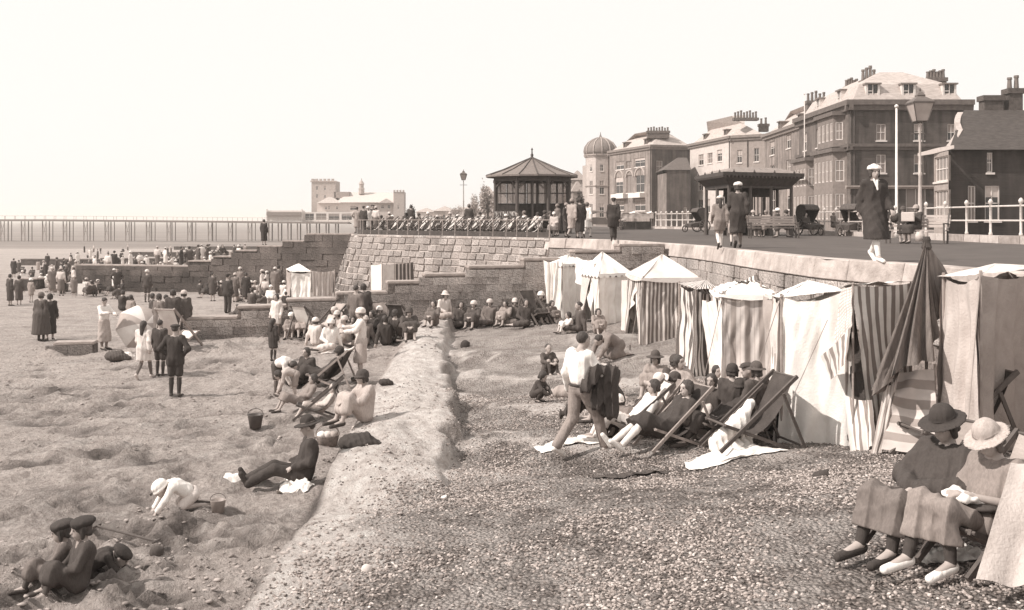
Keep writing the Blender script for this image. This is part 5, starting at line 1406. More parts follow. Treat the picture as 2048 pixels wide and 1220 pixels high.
def bench(label, x, y, rz, w=1.8, v=.38):
    o = thing('park_bench', label, 'bench', (x, y, R(PROM)), rz); wm = M(v, .75, 8, .2, .2, streak=(.3, 1, 1))
    for i in range(4): MB().box(-w / 2, w / 2, -.42 + i * .11, -.42 + i * .11 + .09, .44, .47).build('seat_slat', wm, o)
    for i in range(4):
        z = .55 + i * .11; yy = .06 + i * .04; MB().hexa([(-w / 2, yy, z), (w / 2, yy, z), (w / 2, yy + .03, z), (-w / 2, yy + .03, z)], [(-w / 2, yy + .03, z + .09), (w / 2, yy + .03, z + .09), (w / 2, yy + .06, z + .09), (-w / 2, yy + .06, z + .09)]).build('back_slat', wm, o)
    for s in (-1, 1):
        m = MB(); X = s * (w / 2 - .06); m.bar((X, -.4, 0), (X, -.4, .66), .05, .05); m.bar((X, .02, 0), (X, .06, .5), .05, .05); m.bar((X, .06, .45), (X, .24, 1.02), .05, .06); m.bar((X, -.42, .44), (X, .06, .44), .05, .04); m.bar((X, -.44, .68), (X, .1, .68), .06, .04); m.build('bench_end', iron_dark, o)
    return o
x, y = Q(1836, 34); bench('slatted bench on the right of the promenade where the reader sits', x, y, rad(-38), 2.0)
x, y = Q(1545, 44); bench('bench in front of the second shelter with sitters', x, y, rad(0), 2.2, .2)

# ---------------------------------------------------------------- bathing tents
def tent(label, A, B, C, ztop, mats, roof=None, flare=.08, fold=.02, nf=5, openf=None, seed=0, group='bathing tents along the sea wall', zt2=None, ridge=None, valance=None, deepen=1.0, name='bathing_tent', inner=None, polek=True):
    """A (left), B (near corner), C (right) are plan points of the top corners; mats for AB, BC, CD, DA"""
    A, B, C = [Q(*p) for p in (A, B, C)]
    D_ = (A[0] + C[0] - B[0], A[1] + C[1] - B[1])
    pts = [A, B, C, D_]; cx = sum(p[0] for p in pts) / 4; cy = sum(p[1] for p in pts) / 4
    zt = zt2 or [ztop] * 4
    o = thing(name, label, 'tent', (cx, cy, R(gz(cx, cy))), 0, group)
    T = [Vector((p[0], p[1], R(z))) for p, z in zip(pts, zt)]
    Bo = []
    for p in pts:
        q = (cx + (p[0] - cx) * (1 + flare * 2), cy + (p[1] - cy) * (1 + flare * 2)); Bo.append(Vector((q[0], q[1], R(gz(*q)) + .01)))
    names = ['AB', 'BC', 'CD', 'DA']
    for i in range(4):
        j = (i + 1) % 4; mt = mats[i]
        if openf == names[i]:
            tl, tr, br, bl = T[i], T[j], Bo[j], Bo[i]
            panel('flap', o, tl, tl.lerp(tr, .55), bl.lerp(br, .12), bl, mt, 12, 16, fold * 1.5, 3, .01, seed + i)
            panel('flap', o, tl.lerp(tr, .5), tr, br, bl.lerp(br, .88), mt, 12, 16, fold * 1.5, 3, .01, seed + i + 5)
        else: panel('wall_cloth', o, T[i], T[j], Bo[j], Bo[i], mt, 40, 24, fold * 1.7, nf * .7, .07, seed + i)
    if polek:
        for t_, b_ in zip(T, Bo):
            m = MB(); m.tube((t_.x * .99 + cx * .01, t_.y * .99 + cy * .01, b_.z), (t_.x * .99 + cx * .01, t_.y * .99 + cy * .01, t_.z + .05), .02, n=6); m.build('pole', pole_mat, o)
    if roof:
        mt, rh, (rx, ry) = roof
        ap = Vector((cx + rx, cy + ry, R(max(zt) + rh)))
        for i in range(4):
            j = (i + 1) % 4
            e0, e1 = T[i] + (T[i] - Vector((cx, cy, T[i].z))) * .06, T[j] + (T[j] - Vector((cx, cy, T[j].z))) * .06
            a0, a1 = ap, ap
            if ridge: a0 = ap.lerp(T[i], ridge); a1 = ap.lerp(T[j], ridge); a0.z = a1.z = ap.z
            panel('roof_cloth', o, a0, a1, e1, e0, mt, 24, 12, .016, 2, -.025 if rh > .15 and not ridge else .0, seed + 11 + i)
            if valance:
                hv, k = valance
                v = []; f = []
                n_ = k * 4
                for q in range(n_ + 1):
                    u = q / n_; p = e0.lerp(e1, u); dz = hv * (.45 + .55 * abs(math.sin(math.pi * k * u))); out_ = (p - Vector((cx, cy, p.z))).normalized() * .02
                    v += [p + out_, p + out_ * 1.5 - Vector((0, 0, dz))]
                for q in range(n_): f.append((2 * q, 2 * q + 1, 2 * q + 3, 2 * q + 2))
                part('valance', rawmesh('valance', v, f, True, mt), o)
    for q_ in (0, 1):
        if group.startswith('bathing') and q_ == 1:
            t_ = T[q_]; ox, oy = (t_.x - cx), (t_.y - cy); ll = math.hypot(ox, oy); gx_, gy_ = t_.x + ox / ll * .75, t_.y + oy / ll * .55
            g_ = Vector((gx_, gy_, R(gz(gx_, gy_)) + .04)); MB().tube(t_, g_, .006, n=5).build('guy_rope', wood_l, o); MB().tube(g_ - Vector((0, 0, .1)), g_ + Vector((0, 0, .08)), .018, .014, 6).build('tent_peg', wood_d, o)
    if roof is None:
        panel('roof_cloth', o, T[0], T[1], T[2], T[3], canvas_c, 10, 10, .01, 2, .05, seed)
    world_children(o)
    return o, T, Bo

z_ = lambda y, d: zpix(y, d)
# T1 .. T10 from the farthest to the nearest
tent('white tent farthest along the wall, cloths hung over its left side', (1084, 33), (1124, 31.6), (1172, 32.4), z_(528, 31.6), [canvas_w, canvas_w, canvas_c, canvas_w], (canvas_w, .26, (.15, 0)), .03, .03, 5, seed=1, valance=(.10, 7))
tent('white tent with sharply pointed sagging roof, second from the far end', (1164, 30.2), (1198, 28.7), (1262, 29.4), z_(548, 28.7), [canvas_c, canvas_w, canvas_c, canvas_w], (canvas_w, .62, (-.12, 0)), .04, .03, 5, openf='AB', seed=2, valance=(.12, 6))
tn, T, Bo = tent('tent with cream pyramid roof and thin brown striped front wall, dark doorway on its left', (1256, 26.8), (1286, 24.8), (1398, 25.0), z_(556, 24.8), [stripes(.66, .15, 4, .45), stripes(.66, .20, 14, .42), canvas_c, canvas_w], (canvas_c, .56, (0, 0)), .05, .02, 5, seed=3, valance=(.12, 1), openf='AB')
tent('tent entirely of narrow dark and white stripes', (1358, 22.4), (1392, 20.6), (1436, 20.9), z_(578, 20.6), [stripes(.72, .12, 6, .5), stripes(.72, .11, 6, .5), canvas_c, canvas_c], (stripes(.72, .11, 8, .5), .12, (.2, .1)), .10, .02, 4, seed=4)
tn = thing('tent_awning', 'striped awning cloth stretched from the narrow striped tent back to the sea wall', 'awning', (*Q(1450, 22.5), R(-3.1)), 0)
panel('awning_cloth', tn, W(1395, 572, 21.2), W(1512, 548, 24.6), W(1515, 572, 22.0), W(1420, 596, 20.4), stripes(.72, .12, 13, .5), 30, 8, .03, 2, .1, 3)
for p_, d_ in ((1512, 24.6), (1515, 22.0)):
    q = Q(p_, d_); MB().tube((q[0], q[1], R(gz(*q))), (q[0], q[1], zy(548 if d_ > 24 else 572, d_) + .03), .02, n=6).build('pole', pole_mat, tn)
world_children(tn)
tent('tent with white rolled roof and wide faint diagonal stripes', (1424, 18.6), (1446, 17.4), (1556, 17.2), z_(588, 17.4), [canvas_w, stripes(.62, .38, 4, .6, 3), canvas_c, canvas_c], (canvas_w, .16, (.1, .2)), .06, .02, 4, seed=5, ridge=.35, valance=(.10, 1))
tn = thing('canvas_windbreak', 'pale rolled canvas sheet sagging between poles behind the diagonal striped tent', 'windbreak', (*Q(1590, 17.6), R(-3.1)), 0)
panel('canvas', tn, W(1520, 572, 17.8), W(1622, 560, 18.6), W(1618, 585, 18.2), W(1524, 592, 17.4), canvas_c, 20, 6, .03, 2, .1, 3)
panel('canvas', tn, W(1545, 598, 17.0), W(1650, 590, 17.4), (W(1650, 590, 17.4)[0], 17.4, R(-3.0)), (W(1545, 598, 17.0)[0], 17.0, R(-3.1)), canvas_g, 20, 12, .03, 3, .05, 4)
for p_, d_ in ((1522, 17.6), (1622, 18.5)):
    q = Q(p_, d_); MB().tube((q[0], q[1], R(gz(*q))), (q[0], q[1], zy(562, d_)), .02, n=6).build('pole', pole_mat, tn)
world_children(tn)
tn, T, Bo = tent('large plain white tent with creased front, the brightest of the row', (1546, 15.4), (1562, 14.6), (1694, 14.0), z_(592, 14.6), [canvas_c, canvas_w, canvas_w, canvas_w], (canvas_w, .10, (0, 0)), .05, .03, 3, seed=6, zt2=[z_(592, 15.4), z_(594, 14.6), z_(580, 14.0), z_(578, 14.8)])
MB().tube(W(1655, 640, 13.85), W(1583, 800, 13.6), .006, n=5).build('guy_rope', wood_l, tn)
world_children(tn)
chk = stripes(.78, .52, 14, .7, cross=16)
tn = thing('bathing_tent', 'tent with checked left cloth, dark open doorway and wide grey stripes on its right wall', 'tent', (*Q(1735, 14.3), R(gz(*Q(1735, 14.3)))), 0, 'bathing tents along the sea wall')
panel('checked_cloth', tn, W(1650, 582, 14.6), W(1706, 572, 13.6), W(1704, 650, 13.5), W(1652, 752, 14.4), chk, 16, 14, .015, 3, .01, 1)
panel('doorway_shade', tn, W(1662, 640, 14.5), W(1708, 620, 13.75), W(1752, 885, 13.55), W(1692, 880, 14.0), canvas_dk, 14, 18, .03, 3, .02, 9)  # dark sheet added to stand for the shade inside the doorway
panel('flap', tn, W(1640, 712, 14.0), W(1702, 652, 13.48), W(1692, 722, 13.46), W(1662, 762, 13.9), stripes(.74, .3, 5, .5), 10, 6, .015, 2, .02, 10)
panel('flap', tn, W(1690, 790, 13.8), W(1744, 800, 13.42), W(1752, 890, 13.3), W(1702, 912, 13.4), stripes(.76, .3, 4, .55), 12, 8, .03, 2, .02, 12)
panel('wall_cloth', tn, W(1706, 571, 13.6), W(1822, 566, 14.2), W(1822, 896, 13.9), W(1748, 900, 13.35), stripes(.80, .26, 7, .52), 40, 20, .012, 3, .02, 13)
panel('wall_cloth', tn, W(1822, 566, 14.2), W(1750, 570, 15.2), W(1750, 880, 15.0), W(1822, 896, 13.9), canvas_c, 12, 12, .02, 3, .02, 14)
panel('roof_cloth', tn, W(1650, 580, 14.65), W(1750, 566, 15.2), W(1824, 563, 14.2), W(1706, 568, 13.56), canvas_w, 12, 10, .01, 2, .0, 15)
for p_, d_, y_ in ((1650, 14.6, 578), (1706, 13.6, 565), (1822, 14.2, 562)): q = Q(p_, d_); MB().tube((q[0], q[1], R(gz(*q))), (q[0], q[1], zy(y_, d_)), .016, n=6).build('pole', pole_mat, tn)
world_children(tn)

def pleated(name, parent, apex, hem, mat, pleats=14, depth=.12, n=84, rings=14, seed=1, power=1.0):
    """cloth gathered at the apex and falling in deep pleats to a closed hem line"""
    rs = random.Random(seed); apex = Vector(apex); hem = [Vector(h_) for h_ in hem]; K = len(hem); v = []
    c = sum(hem, Vector()) / K
    for j in range(rings + 1):
        t = j / rings
        for i in range(n):
            s = i / n * K; a = hem[int(s) % K]; b_ = hem[(int(s) + 1) % K]; fr = s - int(s); h_ = a.lerp(b_, fr)
            k = .04 + .96 * t ** power
            axis = apex.lerp(c, t); rd = (h_ - c); rd.z = 0
            w_ = 1 + depth * math.sin(pleats * 2 * math.pi * i / n + 1.3 * math.sin(3 * t)) + depth * .6 * math.sin(pleats * 1.61 * 2 * math.pi * i / n + 2)
            p = Vector((axis.x, axis.y, apex.z + (h_.z - apex.z) * t)) + rd * k * w_
            v.append(p)
    f = np.array([(j * n + i, j * n + (i + 1) % n, (j + 1) * n + (i + 1) % n, (j + 1) * n + i) for j in range(rings) for i in range(n)])
    me = rawmesh(name, v, f, True, mat); ul = me.uv_layers.new(name='UVMap')
    li = np.empty(len(me.loops), np.int32); me.loops.foreach_get('vertex_index', li)
    uv = np.stack([(li % n) / n, (li // n) / rings], 1).astype(np.float32); ul.data.foreach_set('uv', uv.ravel())
    return part(name, me, parent)
pk = thing('furled_tent', 'dark folded cloth tent gathered to a point at the top of a tall pole', 'tent', (*Q(1850, 13.2), R(gz(*Q(1850, 13.2)))), 0)
ap = W(1853, 482, 13.2)
hem = [W(1752, 790, 12.6), W(1805, 735, 12.5), W(1866, 720, 12.7), W(1876, 640, 13.0), W(1906, 556, 13.9), W(1880, 556, 14.4), W(1800, 700, 14.2), W(1760, 760, 13.4)]
pleated('gathered_cloth', pk, ap, hem, canvas_brown, 13, .14, power=1.15)
MB().tube((ap[0], ap[1], R(gz(ap[0], ap[1]))), (ap[0], ap[1], ap[2] + .12), .022, n=8).build('pole', pole_mat, pk)
MB().lathe([(.05, 0), (.07, .04), (.05, .1), (.055, .14), (.04, .18)], 10, (ap[0], ap[1], ap[2] - .12)).build('binding', canvas_dk, pk)
world_children(pk)
wbk = thing('canvas_windbreak', 'pale low canvas with faint level stripes slung under the dark furled tent', 'windbreak', (*Q(1815, 12.8), R(gz(*Q(1815, 12.8)))), 0)
sL_ = stripes(.62, .36, 4, .5)
o_ = panel('canvas', wbk, W(1868, 738, 12.8), W(1880, 905, 12.2), W(1762, 900, 12.9), W(1800, 742, 12.9), stripes(.60, .34, 4.5, .5), 26, 22, .02, 2, .05, 21)
panel('canvas', wbk, W(1800, 742, 12.9), W(1770, 770, 12.9), W(1742, 915, 13.0), W(1768, 900, 12.9), stripes(.64, .40, 5, .6), 14, 16, .02, 2, .05, 22)
MB().tube((W(1870, 730, 12.8)[0], 12.8, R(gz(W(1870, 730, 12.8)[0], 12.8))), W(1870, 728, 12.8), .018, n=6).build('pole', pole_mat, wbk)
world_children(wbk)
cv = canvas_g
tn, T, Bo = tent('big plain grey canvas tent at the right edge, nearest of all', (1886, 12.9), (1961, 12.0), (2090, 13.6), z_(549, 12.0), [M(.50, .9, 3, .14, .25, 40), M(.36, .9, 3, .16, .25, 40), canvas_g, canvas_g], (canvas_c, .05, (0, 0)), .06, .035, 5, seed=13, zt2=[z_(553, 12.9), z_(549, 12.0), z_(532, 13.6), z_(545, 14.2)])  # left cloth toned as sunlit, right cloth as shaded
def hanging(label, TL, TR, BR, BL, mat, fold, nf, seed):
    o = thing('hanging_cloth', label, 'cloth', tuple(BL)); panel('cloth', o, TL, TR, BR, BL, mat, 40, 20, fold, nf, .04, seed, free=.6); world_children(o)
hanging('white cloth hung in deep folds from the left side of the farthest tent', W(1086, 520, 31.4), W(1118, 522, 31.2), W(1110, 610, 31.0), W(1092, 606, 31.2), canvas_w, .06, 3, 41)
hanging('pale cloth slung between the farthest tent and the pointed tent', W(1150, 512, 31.2), W(1186, 520, 29.4), W(1190, 640, 29.0), W(1158, 560, 31.0), canvas_w, .06, 3, 42)
hanging('long white cloth draped between the pointed tent and the brown striped tent', W(1240, 560, 28.6), W(1280, 548, 25.4), W(1268, 600, 25.6), W(1246, 700, 28.0), canvas_c, .05, 3, 43)
hanging('greyish creased cloth hanging between the narrow striped and diagonal striped tents', W(1405, 600, 18.9), W(1436, 594, 18.0), W(1470, 790, 17.2), W(1424, 770, 18.2), canvas_c, .05, 3, 44)
hanging('pale creased cloth hanging between the diagonal striped tent and the big white tent', W(1530, 590, 16.2), W(1556, 596, 15.2), W(1568, 800, 14.9), W(1536, 760, 15.9), canvas_g, .04, 3, 45)
# far tents beyond the near groyne
tent('small white tent with gabled roof beside the sea wall corner, beyond the near groyne', (573, 53), (582, 50.5), (622, 50.5), z_(543, 50.5), [canvas_g, canvas_w, canvas_w, canvas_w], (canvas_w, .36, (0, 0)), .02, .02, 4, seed=15, group='far tents', openf=None)
wb2 = thing('canvas_windbreak', 'creased pale cloth hung on poles right of the small gabled tent', 'windbreak', (*Q(645, 50.3), R(gz(*Q(645, 50.3)))), 0)
panel('canvas', wb2, W(623, 541, 50.2), W(668, 541, 50.6), W(664, 592, 50.6), W(625, 592, 50.2), stripes(.66, .48, 7, .6), 24, 12, .10, 4, .05, 22)
for p_ in (622, 669): q = Q(p_, 50.6); MB().tube((q[0], q[1], R(gz(*q))), (q[0], q[1], zy(539, 50.6)), .03, n=6).build('pole', pole_mat, wb2)
world_children(wb2)
wb3 = thing('canvas_windbreak', 'white and dark striped windbreak below the masonry slope, over the near groyne', 'windbreak', (*Q(785, 46), R(gz(*Q(785, 46)))), 0)
panel('canvas', wb3, W(741, 530, 46), W(764, 528, 45.4), W(766, 590, 45.4), W(744, 590, 46), canvas_w, 10, 8, .03, 2, .02, 23)
panel('canvas', wb3, W(764, 528, 45.4), W(789, 528, 46), W(789, 590, 46), W(766, 590, 45.4), canvas_c, 10, 8, .03, 2, .02, 24)
panel('canvas', wb3, W(789, 528, 46), W(826, 524, 46.5), W(828, 590, 46.5), W(789, 590, 46), stripes(.6, .12, 5, .35), 16, 8, .05, 3, .02, 25)
for p_, d_ in ((741, 46), (764, 45.4), (789, 46), (826, 46.5)): q = Q(p_, d_); MB().tube((q[0], q[1], R(gz(*q))), (q[0], q[1], zy(524, d_)), .025, n=6).build('pole', pole_mat, wb3)
world_children(wb3)
# foreground canvas at the right bottom corner
fg = thing('canvas_windbreak', 'pale canvas sheet slanting down at the bottom right corner before the knitting woman', 'windbreak', (*Q(2020, 7.7), R(gz(*Q(2020, 7.7)))), 0)
panel('canvas', fg, W(2022, 926, 7.6), W(2300, 860, 7.4), W(2300, 1195, 7.0), W(1952, 1162, 7.05), M(.50, .9, 3, .14, .25, 40), 20, 18, .03, 3, .05, 31)
MB().tube(W(2300, 850, 7.6), W(2300, 1195, 7.3), .02, n=6).build('pole', pole_mat, fg)
world_children(fg)
# ---------------------------------------------------------------- pebbles of the near shingle
def pebbles():
    rs = np.random.RandomState(5); N = 170000
    d = 6.3 + rs.rand(N) ** 1.25 * 13.5
    xmax = d * .53 + .3
    x = -2.3 + rs.rand(N) * (xmax + 2.3)
    keep = rs.rand(N) < (xmax + 2.45) / 13
    xr = np.interp(d, [0, 12.5, 19, 22, 31], [-2.4, -.8, -1.25, -1.5, -1.9])
    xe = np.interp(d, [0, 8.8, 12.8], [-2.3, -2.26, -2.4]); p = np.where(x < xr, np.where(d < 12.6, np.clip((x - xe - .12 * (d - 9)) * .9, .03, 1), .08), 1.0) * np.clip(.55 + .9 * vnoise(x * 1.2, d * 1.0), .1, 1)
    keep &= rs.rand(N) < p
    x, d = x[keep], d[keep]
    z = ground(x, d) + .004
    me = bpy.data.meshes.new('pebbles'); me.vertices.add(len(x)); me.vertices.foreach_set('co', np.stack([x, d, R(z)], 1).astype(np.float32).ravel()); me.update()
    o = bpy.data.objects.new('pebbles', me); link(o); o['kind'] = 'stuff'
    m, t, b = newmat('pebble', .75)
    at = nd(t, 'ShaderNodeObjectInfo')
    r = nd(t, 'ShaderNodeValToRGB'); e = r.color_ramp.elements; e[0].color = tone(.09); e[1].color = tone(.62); e[1].position = 1
    for p_, v_ in ((.3, .20), (.6, .33), (.9, .46)): q = e.new(p_); q.color = tone(v_)
    t.links.new(at.outputs['Random'], r.inputs[0]); t.links.new(r.outputs[0], b.inputs['Base Color'])
    g = bpy.data.node_groups.new('pebble_scatter', 'GeometryNodeTree')
    g.interface.new_socket('Geometry', in_out='INPUT', socket_type='NodeSocketGeometry'); g.interface.new_socket('Geometry', in_out='OUTPUT', socket_type='NodeSocketGeometry')
    gi = g.nodes.new('NodeGroupInput'); go = g.nodes.new('NodeGroupOutput')
    ico = g.nodes.new('GeometryNodeMeshIcoSphere'); ico.inputs['Radius'].default_value = 1; ico.inputs['Subdivisions'].default_value = 2
    sm = g.nodes.new('GeometryNodeSetMaterial'); sm.inputs['Material'].default_value = m
    ip = g.nodes.new('GeometryNodeInstanceOnPoints')
    def rv(lo, hi, seed, typ='FLOAT_VECTOR'):
        n = g.nodes.new('FunctionNodeRandomValue'); n.data_type = typ
        k = 0 if typ == 'FLOAT_VECTOR' else 2
        n.inputs[k].default_value = lo; n.inputs[k + 1].default_value = hi; n.inputs['Seed'].default_value = seed; return n.outputs[0 if typ == 'FLOAT_VECTOR' else 1]
    sc_ = rv((.006, .005, .004), (.023, .018, .012), 1); ro = rv((-.5, -.5, 0), (.5, .5, 6.28), 2)
    g.links.new(gi.outputs[0], ip.inputs['Points']); g.links.new(ico.outputs[0], sm.inputs['Geometry']); g.links.new(sm.outputs[0], ip.inputs['Instance'])
    g.links.new(ro, ip.inputs['Rotation']); g.links.new(sc_, ip.inputs['Scale']); g.links.new(ip.outputs[0], go.inputs[0])
    md = o.modifiers.new('scatter', 'NODES'); md.node_group = g
pebbles()

def clods():
    """lumps of trodden sand and small stones on the sand"""
    rs = np.random.RandomState(8); N = 9000
    d = 7.5 + rs.rand(N) ** 1.4 * 26; x = -d * .53 + rs.rand(N) * (d * .53 - 1.2)
    k = vnoise(x * .7, d * .5) > -.15; x, d = x[k], d[k]; n = len(x)
    z = ground(x, d)
    bmm = bmesh.new(); bmesh.ops.create_icosphere(bmm, subdivisions=1, radius=1); bv = np.array([v.co[:] for v in bmm.verts]); bf = np.array([[v.index for v in f.verts] for f in bmm.faces]); bmm.free()
    s = rs.uniform(.008, .034, (n, 1, 1)) * (rs.rand(n, 1, 1) ** 2 + .3); a = rs.rand(n) * 6.28
    v = bv[None] * (1 + .35 * rs.uniform(-1, 1, (n, len(bv), 1))) * s * np.array([1.35, 1, .45])
    ca, sa = np.cos(a)[:, None], np.sin(a)[:, None]
    X = v[..., 0] * ca - v[..., 1] * sa + x[:, None]; Y = v[..., 0] * sa + v[..., 1] * ca + d[:, None]; Z = v[..., 2] + R(z)[:, None] + .004
    f = (bf[None] + (np.arange(n) * len(bv))[:, None, None]).reshape(-1, 3)
    o = part('sand_clods', rawmesh('sand_clods', np.stack([X, Y, Z], -1).reshape(-1, 3), f, False, M(.33, .95, 1.3, .6, .3, 20))); o['kind'] = 'stuff'
clods()

# ---------------------------------------------------------------- figures: bodies and clothes grown as one continuous surface each
def sdf_mesh(prims, h, k=.03, fold=0.0, ff=30.0, clips=(), seed=0, carve=()):
    lo = np.full(3, 1e9); hi = np.full(3, -1e9); boxes = []
    for p in prims:
        if p[0] == 'c':
            a, b, ra, rb = np.array(p[1], float), np.array(p[2], float), p[3], p[4]
            l = np.minimum(a - ra, b - rb); u = np.maximum(a + ra, b + rb)
        else:
            c, r = np.array(p[1], float), np.array(p[2], float); m_ = r.max(); l, u = c - m_, c + m_
        boxes.append((l, u)); lo = np.minimum(lo, l); hi = np.maximum(hi, u)
    pad = 3 * h + abs(fold) * 1.6; lo = lo - pad; hi = hi + pad
    n = np.ceil((hi - lo) / h).astype(int) + 1
    V = np.ones(n, np.float32)
    ax = [lo[i] + h * np.arange(n[i]) for i in range(3)]
    mg = max(k, 2 * h) + 2 * h + abs(fold) * 1.6
    def evalp(p, X, Y, Z):
        if p[0] == 'c':
            a, b, ra, rb = np.array(p[1], float), np.array(p[2], float), p[3], p[4]; d = b - a; L2 = max(1e-9, d @ d)
            t = np.clip(((X - a[0]) * d[0] + (Y - a[1]) * d[1] + (Z - a[2]) * d[2]) / L2, 0, 1)
            return np.sqrt((X - a[0] - t * d[0]) ** 2 + (Y - a[1] - t * d[1]) ** 2 + (Z - a[2] - t * d[2]) ** 2) - (ra + (rb - ra) * t)
        c, r = np.array(p[1], float), np.array(p[2], float)
        dx, dy, dz = X - c[0], Y - c[1], Z - c[2]
        if len(p) > 3 and p[3] is not None:
            Rm = p[3]          # columns are the local axes
            dx, dy, dz = dx * Rm[0][0] + dy * Rm[1][0] + dz * Rm[2][0], dx * Rm[0][1] + dy * Rm[1][1] + dz * Rm[2][1], dx * Rm[0][2] + dy * Rm[1][2] + dz * Rm[2][2]
        k0 = np.sqrt((dx / r[0]) ** 2 + (dy / r[1]) ** 2 + (dz / r[2]) ** 2); k1 = np.sqrt((dx / r[0] ** 2) ** 2 + (dy / r[1] ** 2) ** 2 + (dz / r[2] ** 2) ** 2) + 1e-9
        return k0 * (k0 - 1) / k1
    def sub(l, u):
        i0 = np.maximum(0, np.floor((l - lo) / h).astype(int)); i1 = np.minimum(n, np.ceil((u - lo) / h).astype(int) + 1)
        return tuple(slice(i0[q], i1[q]) for q in range(3))
    for p, (l, u) in zip(prims, boxes):
        sl = sub(l - mg, u + mg)
        X, Y, Z = ax[0][sl[0]][:, None, None], ax[1][sl[1]][None, :, None], ax[2][sl[2]][None, None, :]
        d = evalp(p, X, Y, Z).astype(np.float32); Wv = V[sl]; hh = np.clip(.5 + .5 * (Wv - d) / k, 0, 1)
        V[sl] = Wv * (1 - hh) + d * hh - k * hh * (1 - hh)
    X, Y, Z = ax[0][:, None, None], ax[1][None, :, None], ax[2][None, None, :]
    if fold:
        a = seed * 1.7
        ph1 = ff * 2.4 * (X + .5 * Y) + 1.5 * np.sin(4.5 * Z + a) + 1.2 * np.sin(3.7 * Y + 2 * a) + 1.1 * np.sin(5.3 * X + 3 * Z)
        ph2 = ff * 1.7 * (Y - .6 * X + .55 * Z) + 1.8 * np.sin(6 * Z + 2 * a) + a
        V = V + (fold * (1.15 * np.abs(np.sin(ph1 * .5 + a)) ** .7 - .65 + .55 * np.abs(np.sin(ph2 * .5)) - .3)).astype(np.float32)
    for p in carve: V = np.maximum(V, -evalp(p, X, Y, Z)).astype(np.float32)
    for c, nn in clips:      # keep the side the normal points away from
        V = np.maximum(V, ((X - c[0]) * nn[0] + (Y - c[1]) * nn[1] + (Z - c[2]) * nn[2])).astype(np.float32)
    s = V < 0
    cnt = np.zeros(np.array(V.shape) - 1, np.int8)
    for i in (0, 1):
        for j in (0, 1):
            for q in (0, 1): cnt += s[i:V.shape[0] - 1 + i, j:V.shape[1] - 1 + j, q:V.shape[2] - 1 + q]
    act = (cnt > 0) & (cnt < 8); I, J, K = np.nonzero(act); idx = np.full(cnt.shape, -1, np.int32); idx[I, J, K] = np.arange(len(I))
    acc = np.zeros((len(I), 3)); w = np.zeros(len(I))
    for ax_ in range(3):
        o1, o2 = [q for q in range(3) if q != ax_]
        for i in (0, 1):
            for j in (0, 1):
                a = [0, 0, 0]; a[o1] = i; a[o2] = j; b = list(a); b[ax_] = 1
                va = V[I + a[0], J + a[1], K + a[2]]; vb = V[I + b[0], J + b[1], K + b[2]]; m_ = (va < 0) != (vb < 0)
                t = np.where(m_, va / np.where(m_, va - vb, 1), 0); P_ = np.array(a, float)[None] + 0 * acc; P_[:, ax_] = t
                acc[m_] += P_[m_]; w += m_
    v = lo + h * (np.stack([I, J, K], 1) + acc / w[:, None])
    F_ = []
    e = s[:-1, 1:-1, 1:-1] != s[1:, 1:-1, 1:-1]; i, j, q = np.nonzero(e); j += 1; q += 1; fl = s[i, j, q]
    Qd = np.stack([idx[i, j - 1, q - 1], idx[i, j, q - 1], idx[i, j, q], idx[i, j - 1, q]], 1); F_.append(np.where(fl[:, None], Qd, Qd[:, ::-1]))
    e = s[1:-1, :-1, 1:-1] != s[1:-1, 1:, 1:-1]; i, j, q = np.nonzero(e); i += 1; q += 1; fl = s[i, j, q]
    Qd = np.stack([idx[i - 1, j, q - 1], idx[i - 1, j, q], idx[i, j, q], idx[i, j, q - 1]], 1); F_.append(np.where(fl[:, None], Qd, Qd[:, ::-1]))
    e = s[1:-1, 1:-1, :-1] != s[1:-1, 1:-1, 1:]; i, j, q = np.nonzero(e); i += 1; j += 1; fl = s[i, j, q]
    Qd = np.stack([idx[i - 1, j - 1, q], idx[i, j - 1, q], idx[i, j, q], idx[i - 1, j, q]], 1); F_.append(np.where(fl[:, None], Qd, Qd[:, ::-1]))
    f = np.concatenate(F_).astype(np.int32); f = f[(f >= 0).all(1)]
    return v, f

def sdf_part(name, parent, prims, h, mat, **kw):
    v, f = sdf_mesh(prims, h, **kw)
    return part(name, rawmesh(name, v, f, True, mat), parent)

